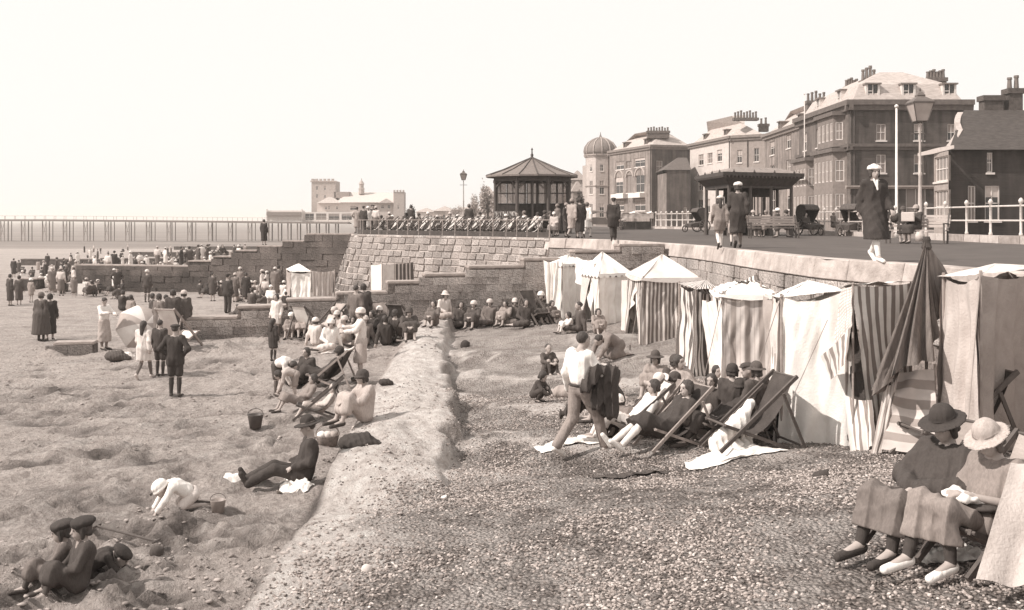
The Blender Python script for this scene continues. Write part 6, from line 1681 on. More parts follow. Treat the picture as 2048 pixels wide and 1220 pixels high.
def V3(*a): return np.array(a, float)
def sym(x, y, z): return [V3(-x, y, z), V3(x, y, z)]
def pose(kind):
    J = {}
    def S(**kw):
        for k, v in kw.items(): J[k] = v
    if kind in ('stand', 'walk', 'hips', 'reach'):
        S(pel=V3(0, 0, .92), che=V3(0, 0, 1.22), nk=V3(0, 0, 1.43), hd=V3(0, -.02, 1.57), s=sym(.165, 0, 1.375), e=sym(.225, .03, 1.10), w=sym(.235, -.06, .87), h=sym(.085, 0, .90), k=sym(.09, -.03, .49), a=sym(.09, 0, .08), t=sym(.11, -.16, .03))
        if kind == 'walk':
            J['k'] = [V3(-.08, -.2, .52), V3(.08, -.04, .48)]; J['a'] = [V3(-.08, -.30, .09), V3(.08, .27, .15)]; J['t'] = [V3(-.09, -.46, .04), V3(.09, .15, .03)]
            J['e'] = [V3(-.22, .1, 1.12), V3(.22, -.04, 1.11)]; J['w'] = [V3(-.22, .08, .88), V3(.22, -.2, .92)]
        if kind == 'hips': J['e'] = sym(.33, .08, 1.13); J['w'] = sym(.17, -.03, .97)
        if kind == 'reach': J['e'] = [V3(-.24, -.16, 1.2), V3(.24, -.14, 1.18)]; J['w'] = [V3(-.16, -.40, 1.22), V3(.14, -.38, 1.15)]
    elif kind == 'sit':
        S(pel=V3(0, .02, .13), che=V3(0, .10, .42), nk=V3(0, .12, .62), hd=V3(0, .08, .77), s=sym(.165, .11, .57), e=sym(.23, .10, .33), w=sym(.16, -.13, .26), h=sym(.09, 0, .12), k=sym(.11, -.38, .24), a=sym(.12, -.74, .07), t=sym(.13, -.80, .17))
    elif kind == 'knees':
        S(pel=V3(0, .02, .13), che=V3(0, .06, .42), nk=V3(0, .02, .62), hd=V3(0, -.04, .76), s=sym(.165, .02, .57), e=sym(.22, -.14, .40), w=sym(.08, -.36, .38), h=sym(.09, 0, .12), k=sym(.11, -.32, .44), a=sym(.12, -.46, .07), t=sym(.13, -.62, .03))
    elif kind == 'side':      # sitting with legs folded to one side
        S(pel=V3(0, .02, .13), che=V3(.02, .04, .43), nk=V3(.03, .02, .63), hd=V3(.03, -.03, .77), s=[V3(-.14, .03, .58), V3(.19, .01, .58)], e=[V3(-.24, -.02, .34), V3(.27, .03, .33)], w=[V3(-.10, -.22, .24), V3(.34, .05, .08)], h=sym(.09, 0, .12), k=[V3(-.25, -.32, .13), V3(-.02, -.38, .16)], a=[V3(-.5, -.10, .07), V3(-.40, -.22, .07)], t=[V3(-.62, -.02, .06), V3(-.52, -.16, .06)])
    elif kind == 'chair':
        S(pel=V3(0, .02, .26), che=V3(0, .27, .50), nk=V3(0, .38, .68), hd=V3(0, .37, .83), s=sym(.165, .35, .63), e=sym(.24, .20, .42), w=sym(.10, -.02, .40), h=sym(.09, 0, .25), k=sym(.10, -.42, .42), a=sym(.10, -.62, .08), t=sym(.11, -.77, .05))
    elif kind == 'bench':
        S(pel=V3(0, 0, .56), che=V3(0, .04, .86), nk=V3(0, .03, 1.07), hd=V3(0, 0, 1.21), s=sym(.165, .03, 1.02), e=sym(.22, -.04, .77), w=sym(.10, -.26, .70), h=sym(.09, 0, .54), k=sym(.10, -.42, .55), a=sym(.10, -.44, .09), t=sym(.11, -.60, .04))
    elif kind == 'bend':
        S(pel=V3(0, .12, .84), che=V3(0, -.14, .97), nk=V3(0, -.33, .92), hd=V3(0, -.46, .84), s=sym(.15, -.28, .90), e=sym(.17, -.34, .62), w=sym(.10, -.44, .38), h=sym(.085, .10, .82), k=sym(.09, .06, .46), a=sym(.09, .08, .08), t=sym(.11, -.08, .03))
    elif kind == 'kneel':
        S(pel=V3(0, .20, .30), che=V3(0, -.06, .46), nk=V3(0, -.23, .47), hd=V3(0, -.34, .42), s=sym(.15, -.18, .46), e=sym(.19, -.30, .26), w=sym(.14, -.42, .08), h=sym(.09, .2, .27), k=sym(.12, -.02, .09), a=sym(.12, .38, .08), t=sym(.12, .50, .05))
    elif kind == 'crouch':
        S(pel=V3(0, .14, .26), che=V3(0, .0, .50), nk=V3(0, -.09, .68), hd=V3(0, -.16, .80), s=sym(.15, -.06, .63), e=sym(.20, -.22, .42), w=sym(.10, -.38, .28), h=sym(.09, .13, .25), k=sym(.14, -.22, .42), a=sym(.11, .02, .08), t=sym(.12, -.13, .03))
    elif kind == 'prone':
        S(pel=V3(0, .32, .15), che=V3(0, .02, .22), nk=V3(0, -.17, .33), hd=V3(0, -.26, .43), s=sym(.16, -.11, .28), e=sym(.21, -.24, .07), w=sym(.09, -.42, .06), h=sym(.09, .34, .14), k=sym(.10, .74, .10), a=sym(.10, 1.10, .09), t=sym(.10, 1.2, .04))
    elif kind == 'lounge':    # leaning back on the elbows, legs stretched
        S(pel=V3(0, 0, .13), che=V3(0, .26, .30), nk=V3(0, .42, .42), hd=V3(0, .48, .56), s=sym(.165, .38, .38), e=sym(.25, .46, .12), w=sym(.22, .24, .06), h=sym(.09, 0, .12), k=sym(.10, -.42, .16), a=sym(.11, -.84, .08), t=sym(.12, -.90, .18))
    J['hf'] = V3(0, -1, 0) if kind not in ('bend', 'kneel', 'crouch') else (V3(0, -.75, -.66) if kind != 'crouch' else V3(0, -.9, -.42))
    return J

def unit(v): return v / (np.linalg.norm(v) + 1e-9)
def head_frame(J):
    f = unit(J['hf']); up = unit(V3(0, 0, 1) - f * f[2]) if abs(f[2]) < .95 else V3(0, -1, 0)
    r = np.cross(f, up)
    return np.stack([r, f, up], 1)       # columns right, forward, up

def hand_prims(w, e, curl=.5, size=1.0, inward=None):
    d = unit(w - e); n = unit(np.cross(d, V3(0, 0, 1)) if abs(d[2]) < .9 else np.cross(d, V3(0, 1, 0)))
    s = n; nrm = unit(np.cross(s, d)); P_ = []
    k = w + d * .085 * size
    for i, o in enumerate((-.028, -.010, .010, .028)):
        kb = k + s * o * size; P_.append(('c', w + s * o * .6 * size, kb, .018 * size, .014 * size))
        L = (.060, .070, .066, .050)[i] * size
        m_ = kb + unit(d - nrm * curl) * L * .55; tip = m_ + unit(d - nrm * curl * 2.6) * L * .5
        P_ += [('c', kb, m_, .0105 * size, .0095 * size), ('c', m_, tip, .0095 * size, .0075 * size)]
    tb = w + s * -.030 * size + d * .02 * size; tm = tb + unit(d * .7 - s * .7 - nrm * .3) * .045 * size; P_ += [('c', tb, tm, .015 * size, .012 * size), ('c', tm, tm + unit(d - nrm * .8) * .035 * size, .012 * size, .009 * size)]
    return P_

def body_prims(J, hs=1.0, fine=False, thin=1.0):
    P_ = []; H = head_frame(J); hd = J['hd']
    L = lambda x, y, z: hd + H @ (V3(x, y, z) * hs)
    P_ += [('e', L(0, -.008, .022), V3(.074, .092, .092) * hs, H), ('e', L(0, .018, -.035), V3(.056, .066, .075) * hs, H), ('e', L(0, .052, -.088), V3(.027, .026, .024) * hs, H),
           ('c', L(0, .082, .012), L(0, .104, -.028), .009 * hs, .0135 * hs), ('c', L(-.034, .074, .034), L(.034, .074, .034), .013 * hs, .013 * hs), ('c', L(-.016, .080, -.058), L(.016, .080, -.058), .010 * hs, .010 * hs),
           ('e', L(-.076, -.004, -.008), V3(.012, .022, .032) * hs, H), ('e', L(.076, -.004, -.008), V3(.012, .022, .032) * hs, H)]
    P_.append(('c', J['nk'], L(0, -.02, -.06), .052, .048))
    for i in (0, 1):
        hp = J['h'][i]; sh_ = J['s'][i]; mid = (J['che'] + sh_) / 2
        P_ += [('c', (hp + J['pel']) / 2, (J['che'] + sh_ * .5 + J['che'] * .5) / 2 * 1.0, .10, .095), ('c', J['nk'] * .8 + J['che'] * .2, sh_, .05, .055), ('c', mid, sh_, .08, .055)]
        P_ += [('c', sh_, J['e'][i], .050 * thin, .039 * thin), ('c', J['e'][i], J['w'][i], .038 * thin, .025 * thin)]
        P_ += hand_prims(J['w'][i], J['e'][i], size=hs if hs < 1.1 else 1.05) if not J.get('nohand') else []
        P_ += [('c', hp, J['k'][i], .082 * thin, .052 * thin), ('c', J['k'][i], J['k'][i] * .6 + J['a'][i] * .4 , .052 * thin, .050 * thin), ('c', J['k'][i] * .6 + J['a'][i] * .4, J['a'][i], .050 * thin, .034 * thin)]
        P_ += [('c', J['a'][i], J['t'][i], .036, .028)]
    P_.append(('c', J['pel'], J['che'], .115, .105))
    return P_

skin_m = M(.40, .65, 9, .12, .05); skin_l = M(.48, .65, 9, .1, .05)
hair_dk = M(.065, .6, 20, .4, .4, 60, streak=(1, 1, .3)); hair_md = M(.15, .6, 20, .4, .4, 60, streak=(1, 1, .3)); hair_lt = M(.34, .6, 20, .3, .4, 60)
CL = {}
def cloth(v):
    if v < .15: v = round(v * .74, 4)
    if v not in CL:
        m, t, b = newmat('cloth_%d' % len(CL), .93)
        tc = nd(t, 'ShaderNodeTexCoord'); mp = nd(t, 'ShaderNodeMapping'); mp.inputs['Scale'].default_value = (1, 1, .38); t.links.new(tc.outputs['Object'], mp.inputs[0])
        def nz(s_, d_, r_=.55):
            n = nd(t, 'ShaderNodeTexNoise'); n.inputs['Scale'].default_value = s_; n.inputs['Detail'].default_value = d_; n.inputs['Roughness'].default_value = r_; n.inputs['Distortion'].default_value = .6
            t.links.new(mp.outputs[0], n.inputs['Vector']); return n.outputs['Fac']
        a = nz(5, 2); c = nz(60, 2)
        r = nd(t, 'ShaderNodeValToRGB'); q = .12 if v < .5 else .07
        r.color_ramp.elements[0].position = .35; r.color_ramp.elements[1].position = .65
        r.color_ramp.elements[0].color = tone(v * (1 - q)); r.color_ramp.elements[1].color = tone(min(.84, v * (1 + q)))
        t.links.new(c, r.inputs[0]); t.links.new(r.outputs[0], b.inputs['Base Color'])
        ri = nd(t, 'ShaderNodeMath', operation='SUBTRACT'); ri.inputs[1].default_value = .5; t.links.new(a, ri.inputs[0])
        ab = nd(t, 'ShaderNodeMath', operation='ABSOLUTE'); t.links.new(ri.outputs[0], ab.inputs[0])
        bp = nd(t, 'ShaderNodeBump'); bp.inputs['Strength'].default_value = .6; bp.inputs['Distance'].default_value = .05; t.links.new(ab.outputs[0], bp.inputs['Height'])
        b2 = nd(t, 'ShaderNodeBump'); b2.inputs['Strength'].default_value = .12; b2.inputs['Distance'].default_value = .006; t.links.new(c, b2.inputs['Height']); t.links.new(bp.outputs[0], b2.inputs['Normal'])
        t.links.new(b2.outputs[0], b.inputs['Normal']); CL[v] = m
    return CL[v]

def torso(J, r, drop=.0):
    lo = J['pel'] + (J['che'] - J['pel']) * drop
    P_ = [('c', lo, J['che'], r * (1.05 - .5 * drop), r)]
    for i in (0, 1):
        P_ += [('c', (J['h'][i] + J['pel']) / 2 + (lo - J['pel']), (J['che'] * .55 + J['s'][i] * .45), r, r * .93), ('c', J['che'] * .3 + J['nk'] * .7, J['s'][i], .058, .064), ('c', (J['che'] + J['s'][i]) / 2, J['s'][i], r * .8, .064)]
    return P_
def sleeves(J, r0, r1, upto=1.0):
    P_ = []
    for i in (0, 1):
        P_.append(('c', J['s'][i], J['e'][i], r0, (r0 + r1) / 2))
        if upto > .5: P_.append(('c', J['e'][i], J['e'][i] + (J['w'][i] - J['e'][i]) * (upto - .0) * .97, (r0 + r1) / 2, r1))
    return P_
def skirt(J, r, length=.55, flare=1.0, kind=''):
    P_ = []; cl = []
    if kind in ('knees', 'side', 'crouch', 'kneel', 'bend', 'sit'): r = r * .74
    kc = [J['k'][i] for i in (0, 1)]; an = [J['a'][i] for i in (0, 1)]
    hem = [kc[i] + (an[i] - kc[i]) * length for i in (0, 1)]
    kc.append((kc[0] + kc[1]) / 2); hem.append((hem[0] + hem[1]) / 2); hp = [J['h'][0], J['h'][1], J['pel']]
    for i in range(3):
        if i == 2 and kind in ('chair', 'bench'): r = r * .74
        P_.append(('c', hp[i], kc[i], r, r * .92 * flare))
        if length > 0: P_.append(('c', kc[i], hem[i], r * .92 * flare, r * 1.0 * flare))
    if kind in ('stand', 'walk', 'hips', 'reach'):
        z = float(hem[2][2]); P_.append(('c', J['pel'], V3(hem[2][0], hem[2][1], z), r * 1.2, r * 1.35 * flare)); cl.append((V3(0, 0, z), V3(0, 0, -1)))
    elif length > 0 and kind in ('chair', 'bench', 'sit', 'lounge'):
        d = unit(hem[2] - kc[2]); cl.append((hem[2] + d * r * .25, d))
    return P_, cl

def person(label, loc, kind, rz, o, height=1.64, group=None, vox=None, J=None, extra=None, name='person', cat='person', hf=None, tilt=0.0):
    """o: outfit dict; see outfit()"""
    base = 1.68 if o.get('man') else 1.68
    s = height / base; hs = 1.0 if height > 1.45 else min(1.45, 1.0 + (1.5 - height) * .75)
    d = max(3.0, loc[1]); vox = vox or max(.0115, d * .00078)
    root = thing(name, label, cat, loc, rz, group, s); vs_ = vox / s
    custom = J is not None or hf is not None
    key = (kind, tuple(sorted((k, str(v)) for k, v in o.items())), round(hs, 1), round(vs_, 3), None if not custom else label)
    if key not in _PC:
        Jm = J if J is not None else pose(kind)
        if hf is not None: Jm['hf'] = V3(*hf)
        out = []
        def add(nm, prims, mat, hh=vs_, **kw):
            v, f = sdf_mesh(prims, hh, **kw)
            if len(f): out.append((nm, rawmesh(nm, v, f, True, mat)))
        H = head_frame(Jm); hd = Jm['hd']; Lc = lambda x, y, z: hd + H @ (V3(x, y, z) * hs)
        coarse = vs_ > .02
        socket = () if coarse else [('e', Lc(-.030, .090, .010), V3(.016, .014, .011) * hs, H), ('e', Lc(.030, .090, .010), V3(.016, .014, .011) * hs, H), ('e', Lc(0, .098, -.052), V3(.022, .010, .0035) * hs, H)]
        add('body', body_prims(Jm, hs), skin_m if not o.get('pale') else skin_l, k=.022, carve=socket)
        if not coarse:
            for q in (-1, 1): add('eye', [('e', Lc(q * .030, .076, .010), V3(.0125, .0125, .0115) * hs, H)], M(.10, .3, 5, .1, 0), .006, k=.004)
        # stockings and shoes
        if o.get('hose') is not None and o.get('legs') != 'trousers':
            P_ = []
            for i in (0, 1): P_ += [('c', Jm['k'][i] * .9 + Jm['a'][i] * .1, Jm['k'][i] * .6 + Jm['a'][i] * .4, .057, .055), ('c', Jm['k'][i] * .6 + Jm['a'][i] * .4, Jm['a'][i], .055, .040)]
            add('stocking', P_[:2], cloth(o['hose']), k=.02); add('stocking', P_[2:], cloth(o['hose']), k=.02)
        if o.get('shoe') is not None:
            for i in (0, 1):
                a, t = Jm['a'][i], Jm['t'][i]; u_ = unit(t - a)
                add('shoe', [('c', a + V3(0, 0, -.03) * (1 if abs(u_[2]) < .7 else 0) - u_ * .02, t + u_ * .05, .044, .034)], cloth(o['shoe']), k=.02)
        top = o.get('top'); tv = o.get('tv', .1); legs = o.get('legs'); lv = o.get('lv', tv)
        cl = []
        if legs == 'trousers':
            P_ = [('c', Jm['pel'], (Jm['h'][0] + Jm['h'][1]) / 2, .13, .12)]
            for i in (0, 1): P_ += [('c', Jm['h'][i], Jm['k'][i], .104, .078), ('c', Jm['k'][i], Jm['k'][i] * .06 + Jm['a'][i] * .94, .078, .070)]
            add('trousers', P_, cloth(lv), k=.03, fold=.005, ff=26, seed=3)
        elif legs == 'shorts':
            P_ = [('c', Jm['pel'], (Jm['h'][0] + Jm['h'][1]) / 2, .125, .12)]
            for i in (0, 1): P_ += [('c', Jm['h'][i], Jm['h'][i] * .15 + Jm['k'][i] * .85, .108, .092)]
            add('shorts', P_, cloth(lv), k=.03, fold=.004, ff=26, seed=3)
        elif legs == 'skirt':
            P_, cl = skirt(Jm, o.get('sr', .115), o.get('sl', .5), o.get('fl', 1.0), kind)
            add('skirt', P_, cloth(lv), k=.05, fold=.017, ff=21, clips=cl, seed=1)
        if top in ('dress', 'coat', 'frock'):
            P_, cl = skirt(Jm, o.get('sr', .125), o.get('sl', .45), o.get('fl', 1.0), kind); P_ += torso(Jm, .128)
            P_ += sleeves(Jm, .066, .055, 1.0) if not o.get('short') else sleeves(Jm, .068, .062, .3)
            add('dress' if top != 'coat' else 'coat', P_, cloth(tv), k=.045, fold=.013, ff=21, clips=cl, seed=2)
        elif top in ('jacket', 'blouse', 'shirt', 'jumper', 'cape'):
            r = {'jacket': .130, 'blouse': .122, 'shirt': .122, 'jumper': .128, 'cape': .15}[top]
            P_ = torso(Jm, r, .42 if top in ('shirt', 'blouse') else 0)
            P_ += sleeves(Jm, .070 if top != 'cape' else .09, .054 if top != 'cape' else .085, .3 if o.get('short') else 1.0)
            if top in ('jacket', 'jumper', 'cape'):
                for i in (0, 1): P_.append(('c', Jm['h'][i], Jm['h'][i] * .78 + Jm['k'][i] * .22, .125, .128))
            add(top, P_, cloth(tv), k=.035, fold=.009, ff=27, seed=4)
        if legs == 'trousers' and top in ('shirt', 'blouse'):
            add('belt', [('e', Jm['pel'] + (Jm['che'] - Jm['pel']) * .12, V3(.178, .146, .030))], cloth(.07), k=.01)
        if o.get('collar') is not None:
            f_ = unit(Jm['hf']); c0 = Jm['nk']; ch = Jm['che'] + V3(0, 0, .04) + f_ * .125
            add('collar', [('c', c0 + f_ * .055 + V3(-.03, 0, .01), ch, .022, .012), ('c', c0 + f_ * .055 + V3(.03, 0, .01), ch, .022, .012)], cloth(o['collar']), k=.02)
        hair = o.get('hair', 'short'); hm = {'d': hair_dk, 'm': hair_md, 'l': hair_lt}[o.get('hc', 'd')]
        if hair == 'short': add('hair', [('e', Lc(0, -.026, .035), V3(.083, .092, .090) * hs, H)], hm, k=.02, fold=.003, ff=60)
        elif hair == 'bob': add('hair', [('e', Lc(0, -.020, .030), V3(.090, .100, .096) * hs, H), ('c', Lc(-.078, -.02, .02), Lc(-.078, .0, -.075), .030 * hs, .024 * hs), ('c', Lc(.078, -.02, .02), Lc(.078, .0, -.075), .030 * hs, .024 * hs), ('c', Lc(-.04, -.075, -.05), Lc(.04, -.075, -.05), .035 * hs, .035 * hs)], hm, k=.03, fold=.004, ff=60)
        elif hair == 'long': add('hair', [('e', Lc(0, -.022, .030), V3(.092, .102, .098) * hs, H), ('c', Lc(0, -.08, -.02), Lc(0, -.11, -.24), .075 * hs, .05 * hs)], hm, k=.04, fold=.006, ff=50)
        elif hair == 'bun': add('hair', [('e', Lc(0, -.022, .035), V3(.086, .096, .094) * hs, H), ('e', Lc(0, -.10, .03), V3(.045, .045, .045) * hs, H)], hm, k=.02, fold=.003, ff=60)
        hat = o.get('hat'); hv = o.get('hv', .1)
        if hat == 'cloche': add('hat', [('e', Lc(0, -.012, .050), V3(.100, .112, .092) * hs, H), ('e', Lc(0, .006, .008), V3(.116, .134, .030) * hs, H)], cloth(hv), k=.03, fold=.003, ff=40)
        elif hat in ('brim', 'straw', 'fedora'):
            bw_ = {'brim': .178, 'straw': .17, 'fedora': .155}[hat]
            add('hat', [('e', Lc(0, -.01, .085), V3(.094, .106, .098) * hs, H), ('e', Lc(0, .0, .045), V3(bw_, bw_ * 1.08, .017) * hs, H)], cloth(hv), k=.035, fold=.004, ff=24)
            if o.get('bandv') is None: o = dict(o, bandv=max(.06, hv * .4))
            if o.get('bandv') is not None: add('hat_band', [('e', Lc(0, -.01, .075), V3(.100, .112, .026) * hs, H)], cloth(o['bandv']), k=.02)
        elif hat == 'toque': add('hat', [('e', Lc(0, -.015, .088), V3(.112, .120, .052) * hs, H), ('e', Lc(0, .0, .060), V3(.124, .134, .022) * hs, H), ('e', Lc(.03, .04, .12), V3(.05, .05, .03) * hs, H)], cloth(hv), k=.03, fold=.007, ff=34)
        elif hat == 'beret': add('hat', [('e', Lc(.015, -.03, .075), V3(.128, .135, .055) * hs, H), ('e', Lc(0, -.012, .045), V3(.095, .106, .05) * hs, H)], cloth(hv), k=.03, fold=.004, ff=40)
        elif hat == 'cap': add('hat', [('e', Lc(0, -.012, .085), V3(.112, .124, .045) * hs, H), ('e', Lc(0, .085, .058), V3(.065, .055, .014) * hs, H)], cloth(hv), k=.02)
        elif hat == 'bonnet': add('hat', [('e', Lc(0, -.015, .06), V3(.106, .118, .085) * hs, H), ('e', Lc(0, -.01, .02), V3(.122, .132, .03) * hs, H)], cloth(hv), k=.03, fold=.006, ff=50)
        elif hat == 'kerchief': add('hat', [('e', Lc(0, -.018, .045), V3(.096, .106, .090) * hs, H), ('c', Lc(0, -.09, 0), Lc(0, -.13, -.09), .03 * hs, .015 * hs)], cloth(hv), k=.03)
        if extra: extra(Jm, add, Lc, H)
        _PC[key] = out
    for nm, me in _PC[key]: part(nm, me, root)
    return root
_PC = {}
def outfit(top='dress', tv=.1, legs=None, lv=.1, hat=None, hv=.1, hair='bob', hc='d', hose=None, shoe=.1, **k):
    d_ = dict(top=top, tv=tv, legs=legs, lv=lv, hat=hat, hv=hv, hair=hair, hc=hc, hose=hose, shoe=shoe); d_.update(k); return d_
# ================================================================ the people
DK, MD, LT, WH = .085, .22, .48, .76
suit = lambda v=DK, **k: outfit('jacket', v, 'trousers', v, hair='short', **k)
frock = lambda v, **k: outfit('dress', v, **k)
def P1(label, px, py, kind, rot, o, h=1.64, **k):
    return person(label, GP(px, py), kind, rad(rot), o, h, **k)
def P2(label, px, py, kind, rot, o, h=1.64, **k):
    return person(label, PP(px, py), kind, rad(rot), o, h, **k)

# --- man in white shirt walking away with a coat over his arm
J = pose('walk')
J['k'] = [V3(-.10, -.24, .50), V3(.08, .06, .49)]; J['a'] = [V3(-.11, -.36, .09), V3(.09, .36, .14)]; J['t'] = [V3(-.12, -.52, .05), V3(.10, .24, .04)]
J['hd'] = V3(0, -.07, 1.56)
J['e'] = [V3(-.27, -.16, 1.13), V3(.25, .05, 1.10)]; J['w'] = [V3(-.24, -.40, 1.08), V3(.30, -.05, .86)]
def coat_over(J, add, L, H):
    w, e = J['w'][0], J['e'][0]
    m_ = (w + e) / 2
    add('carried_coat', [('c', e + V3(0, 0, .02), w + V3(0, 0, .02), .09, .09), ('c', m_ + V3(-.04, .0, .0), V3(-.30, -.28, .62), .13, .13), ('c', m_ + V3(-.02, .06, -.05), V3(-.24, -.1, .72), .11, .10), ('c', V3(-.10, -.24, .86), V3(.28, -.16, .60), .13, .09), ('c', V3(.10, -.22, .7), V3(.46, -.06, .46), .10, .05), ('c', e + V3(0, .1, .05), V3(-.22, .1, .95), .09, .08)], cloth(.09), k=.05, fold=.035, ff=24)
P1('man in white shirt and grey flannels walking away, dark coat over his arm', 1160, 914, 'walk', 128, outfit('shirt', .80, 'trousers', .27, hair='short', shoe=.75, man=1), 1.76, J=J, extra=coat_over)

# --- the two women in deck chairs at the right bottom corner
def rotpose(J): return J
JB = pose('chair'); JB['pel'] = V3(0, .06, .30); JB['h'] = sym(.09, .04, .29); JB['k'] = [V3(-.12, -.46, .52), V3(.10, -.44, .50)]; JB['a'] = [V3(-.12, -.60, .10), V3(.12, -.42, .10)]; JB['t'] = [V3(-.13, -.76, .05), V3(.12, -.58, .04)]
JB['che'] = V3(0, .18, .60); JB['nk'] = V3(0, .18, .80); JB['hd'] = V3(0, .10, .93); JB['s'] = sym(.17, .19, .74); JB['e'] = sym(.25, .07, .50); JB['w'] = [V3(-.08, -.17, .55), V3(.08, -.19, .56)]
def knitting(J, add, L, H):
    add('white_knitting', [('e', V3(0, -.20, .545), V3(.15, .11, .035)), ('c', V3(-.06, -.18, .57), V3(.10, -.26, .55), .04, .035), ('e', V3(.05, -.10, .52), V3(.10, .10, .03))], cloth(.80), .011, k=.03, fold=.006, ff=50)
    add('lap_bag', [('e', V3(.02, -.06, .475), V3(.20, .17, .045))], cloth(.11), .012, k=.03)
P1('woman in grey jumper and straw hat bent over white knitting, nearest the camera', 1958, 1138, 'chair', -66, outfit('jumper', .25, 'skirt', .25, 'straw', .42, 'bob', 'm', hose=.09, shoe=.80, short=1, bandv=.20, sl=.60, sr=.088), 1.74, J=JB, hf=(.0, -.86, -.50), extra=knitting, vox=.0095)
JA = pose('chair'); JA['che'] = V3(0, .20, .58); JA['nk'] = V3(0, .24, .78); JA['hd'] = V3(0, .18, .92); JA['s'] = sym(.17, .22, .72); JA['e'] = sym(.27, .06, .50); JA['w'] = [V3(-.06, -.12, .46), V3(.06, -.14, .47)]; JA['k'] = [V3(-.10, -.48, .46), V3(.12, -.46, .44)]; JA['a'] = [V3(-.10, -.62, .09), V3(.14, -.56, .09)]; JA['t'] = [V3(-.11, -.78, .04), V3(.14, -.72, .04)]
JA['pel'] = V3(0, .04, .30); JA['h'] = sym(.09, .03, .29)
P1('stout woman in wide dark hat, dark cape and grey skirt, left of the knitting woman', 1856, 1100, 'chair', -62, outfit('cape', .095, 'skirt', .165, 'brim', .075, 'bob', 'd', hose=.08, shoe=.075, sl=.62, sr=.098, collar=.55, bandv=.06), 1.82, J=JA, hf=(.0, -.92, -.36), vox=.010)
chA = GP(1880, 1100); deckchair('dark railed deck chair holding the stout woman in the dark cape', chA[0] - .02, chA[1] + .05, chA[2], rad(-62), canvas_gd, None, wood_d, .97, .54)
chB = GP(1995, 1136); deckchair('dark railed deck chair holding the knitting woman', chB[0] - .04, chB[1] + .02, chB[2], rad(-66), canvas_g, None, wood_d, .95, .50)
c = GP(1812, 905); deckchair('dark empty deck chair standing up behind the woman in the wide dark hat', c[0] + .32, c[1] - .6, c[2], rad(-80), canvas_dk, None, wood_d, 1.15)

# --- the party in deck chairs before the tents
c0 = GP(1335, 905)
JC = pose('chair'); JC['k'] = [V3(-.10, -.46, .34), V3(.10, -.40, .44)]; JC['a'] = [V3(-.12, -.84, .10), V3(.12, -.80, .12)]; JC['t'] = [V3(-.13, -.92, .20), V3(.12, -.92, .18)]
P1('woman lying back in dark coat with white stockings, centre of the deck chair party', 1330, 905, 'chair', -66, outfit('coat', .085, hat=None, hair='bob', hose=.74, shoe=.80, sl=.10, sr=.14, pale=1), 1.66, J=JC)
c = GP(1338, 905); deckchair('deck chair under the woman in dark coat and white stockings', c[0] + .04, c[1] + .03, c[2], rad(-66), canvas_dk, None, wood_l, .86, .6)
P1('woman with dark bobbed hair and white blouse in a deck chair, left of the party', 1262, 880, 'chair', -80, outfit('blouse', .76, 'skirt', .70, hair='bob', hose=.70, shoe=.8, sl=.4), 1.6)
P1('child in white cap with dark band sitting at the left edge of the party', 1238, 872, 'knees', -60, outfit('jumper', .09, 'shorts', .1, 'cloche', .76, 'bob', hose=.09, shoe=.1, bandv=.1), 1.2)
P1('woman under a broad pale straw hat reading behind the party', 1288, 866, 'chair', -55, outfit('blouse', .40, 'skirt', .2, 'straw', .64, 'bob', sl=.4), 1.62, hf=(0, -.8, -.6))
P1('woman in mushroom hat with dark crown at the back of the deck chair party', 1312, 792, 'knees', -30, outfit('dress', .30, hat='brim', hv=.12, sl=.3), 1.6)
P1('woman with curly dark hair turned towards her neighbours, in front of the striped tent', 1392, 836, 'chair', 40, outfit('dress', .42, hair='bob', sl=.4), 1.62)
P1('small figure in pale dress crouched in front of the narrow striped tent', 1432, 806, 'knees', 20, outfit('dress', .55, hair='bob', sl=.3), 1.35)
P1('woman with large dark round hat seen from behind, left of the flat hatted woman', 1465, 884, 'bench', 160, outfit('coat', .10, hat='cloche', hv=.075, hair='bob', sl=.4), 1.46)
P1('woman in flat dark hat with pale brim beside the big white tent', 1512, 884, 'bench', -150, outfit('coat', .12, hat='straw', hv=.13, hair='bob', sl=.4, bandv=.07), 1.46)
P1('dark coated woman slumped in a deck chair on the right of the party', 1436, 892, 'chair', -72, outfit('coat', .08, hat='cloche', hv=.08, hair='bob', sl=.5, hose=.1), 1.60)
P1('woman in white cap leaning between two deck chairs in the middle of the party', 1398, 872, 'knees', -40, outfit('dress', .60, hat='bonnet', hv=.78, hair='bob', sl=.3), 1.45)
for i, (px, py, r, m_, lab) in enumerate([(1274, 880, -80, canvas_c, 'pale deck chair under the woman in white blouse'), (1300, 866, -55, canvas_gd, 'grey deck chair under the woman in broad straw hat'), (1448, 894, -72, canvas_dk, 'dark deck chair under the slumped woman')]):
    x, y, z = GP(px, py); deckchair(lab, x, y + .03, z, rad(r), m_, None, [wood_d, wood_l][i % 2], .84)
for px, lab in ((1465, 'low camp stool under the woman with the round dark hat'), (1512, 'low camp stool under the woman with the flat dark hat')):
    x, y, z = GP(px, 884); o = thing('camp_stool', lab, 'stool', (x, y, z), .3); MB().box(-.2, .2, -.2, .2, .36, .39).build('seat', canvas_dk, o)
    for a, c in (((-.18, -.18, 0), (.18, -.18, .36)), ((.18, -.18, 0), (-.18, -.18, .36)), ((-.18, .18, 0), (.18, .18, .36)), ((.18, .18, 0), (-.18, .18, .36))): MB().tube(a, c, .014, n=6).build('leg', wood_d, o)
x, y, z = GP(1492, 905); deckchair('empty dark deck chair with white towel, at the foot of the big white tent', x, y, z, rad(-74), canvas_dk, None, wood_d, 1.0, .6)

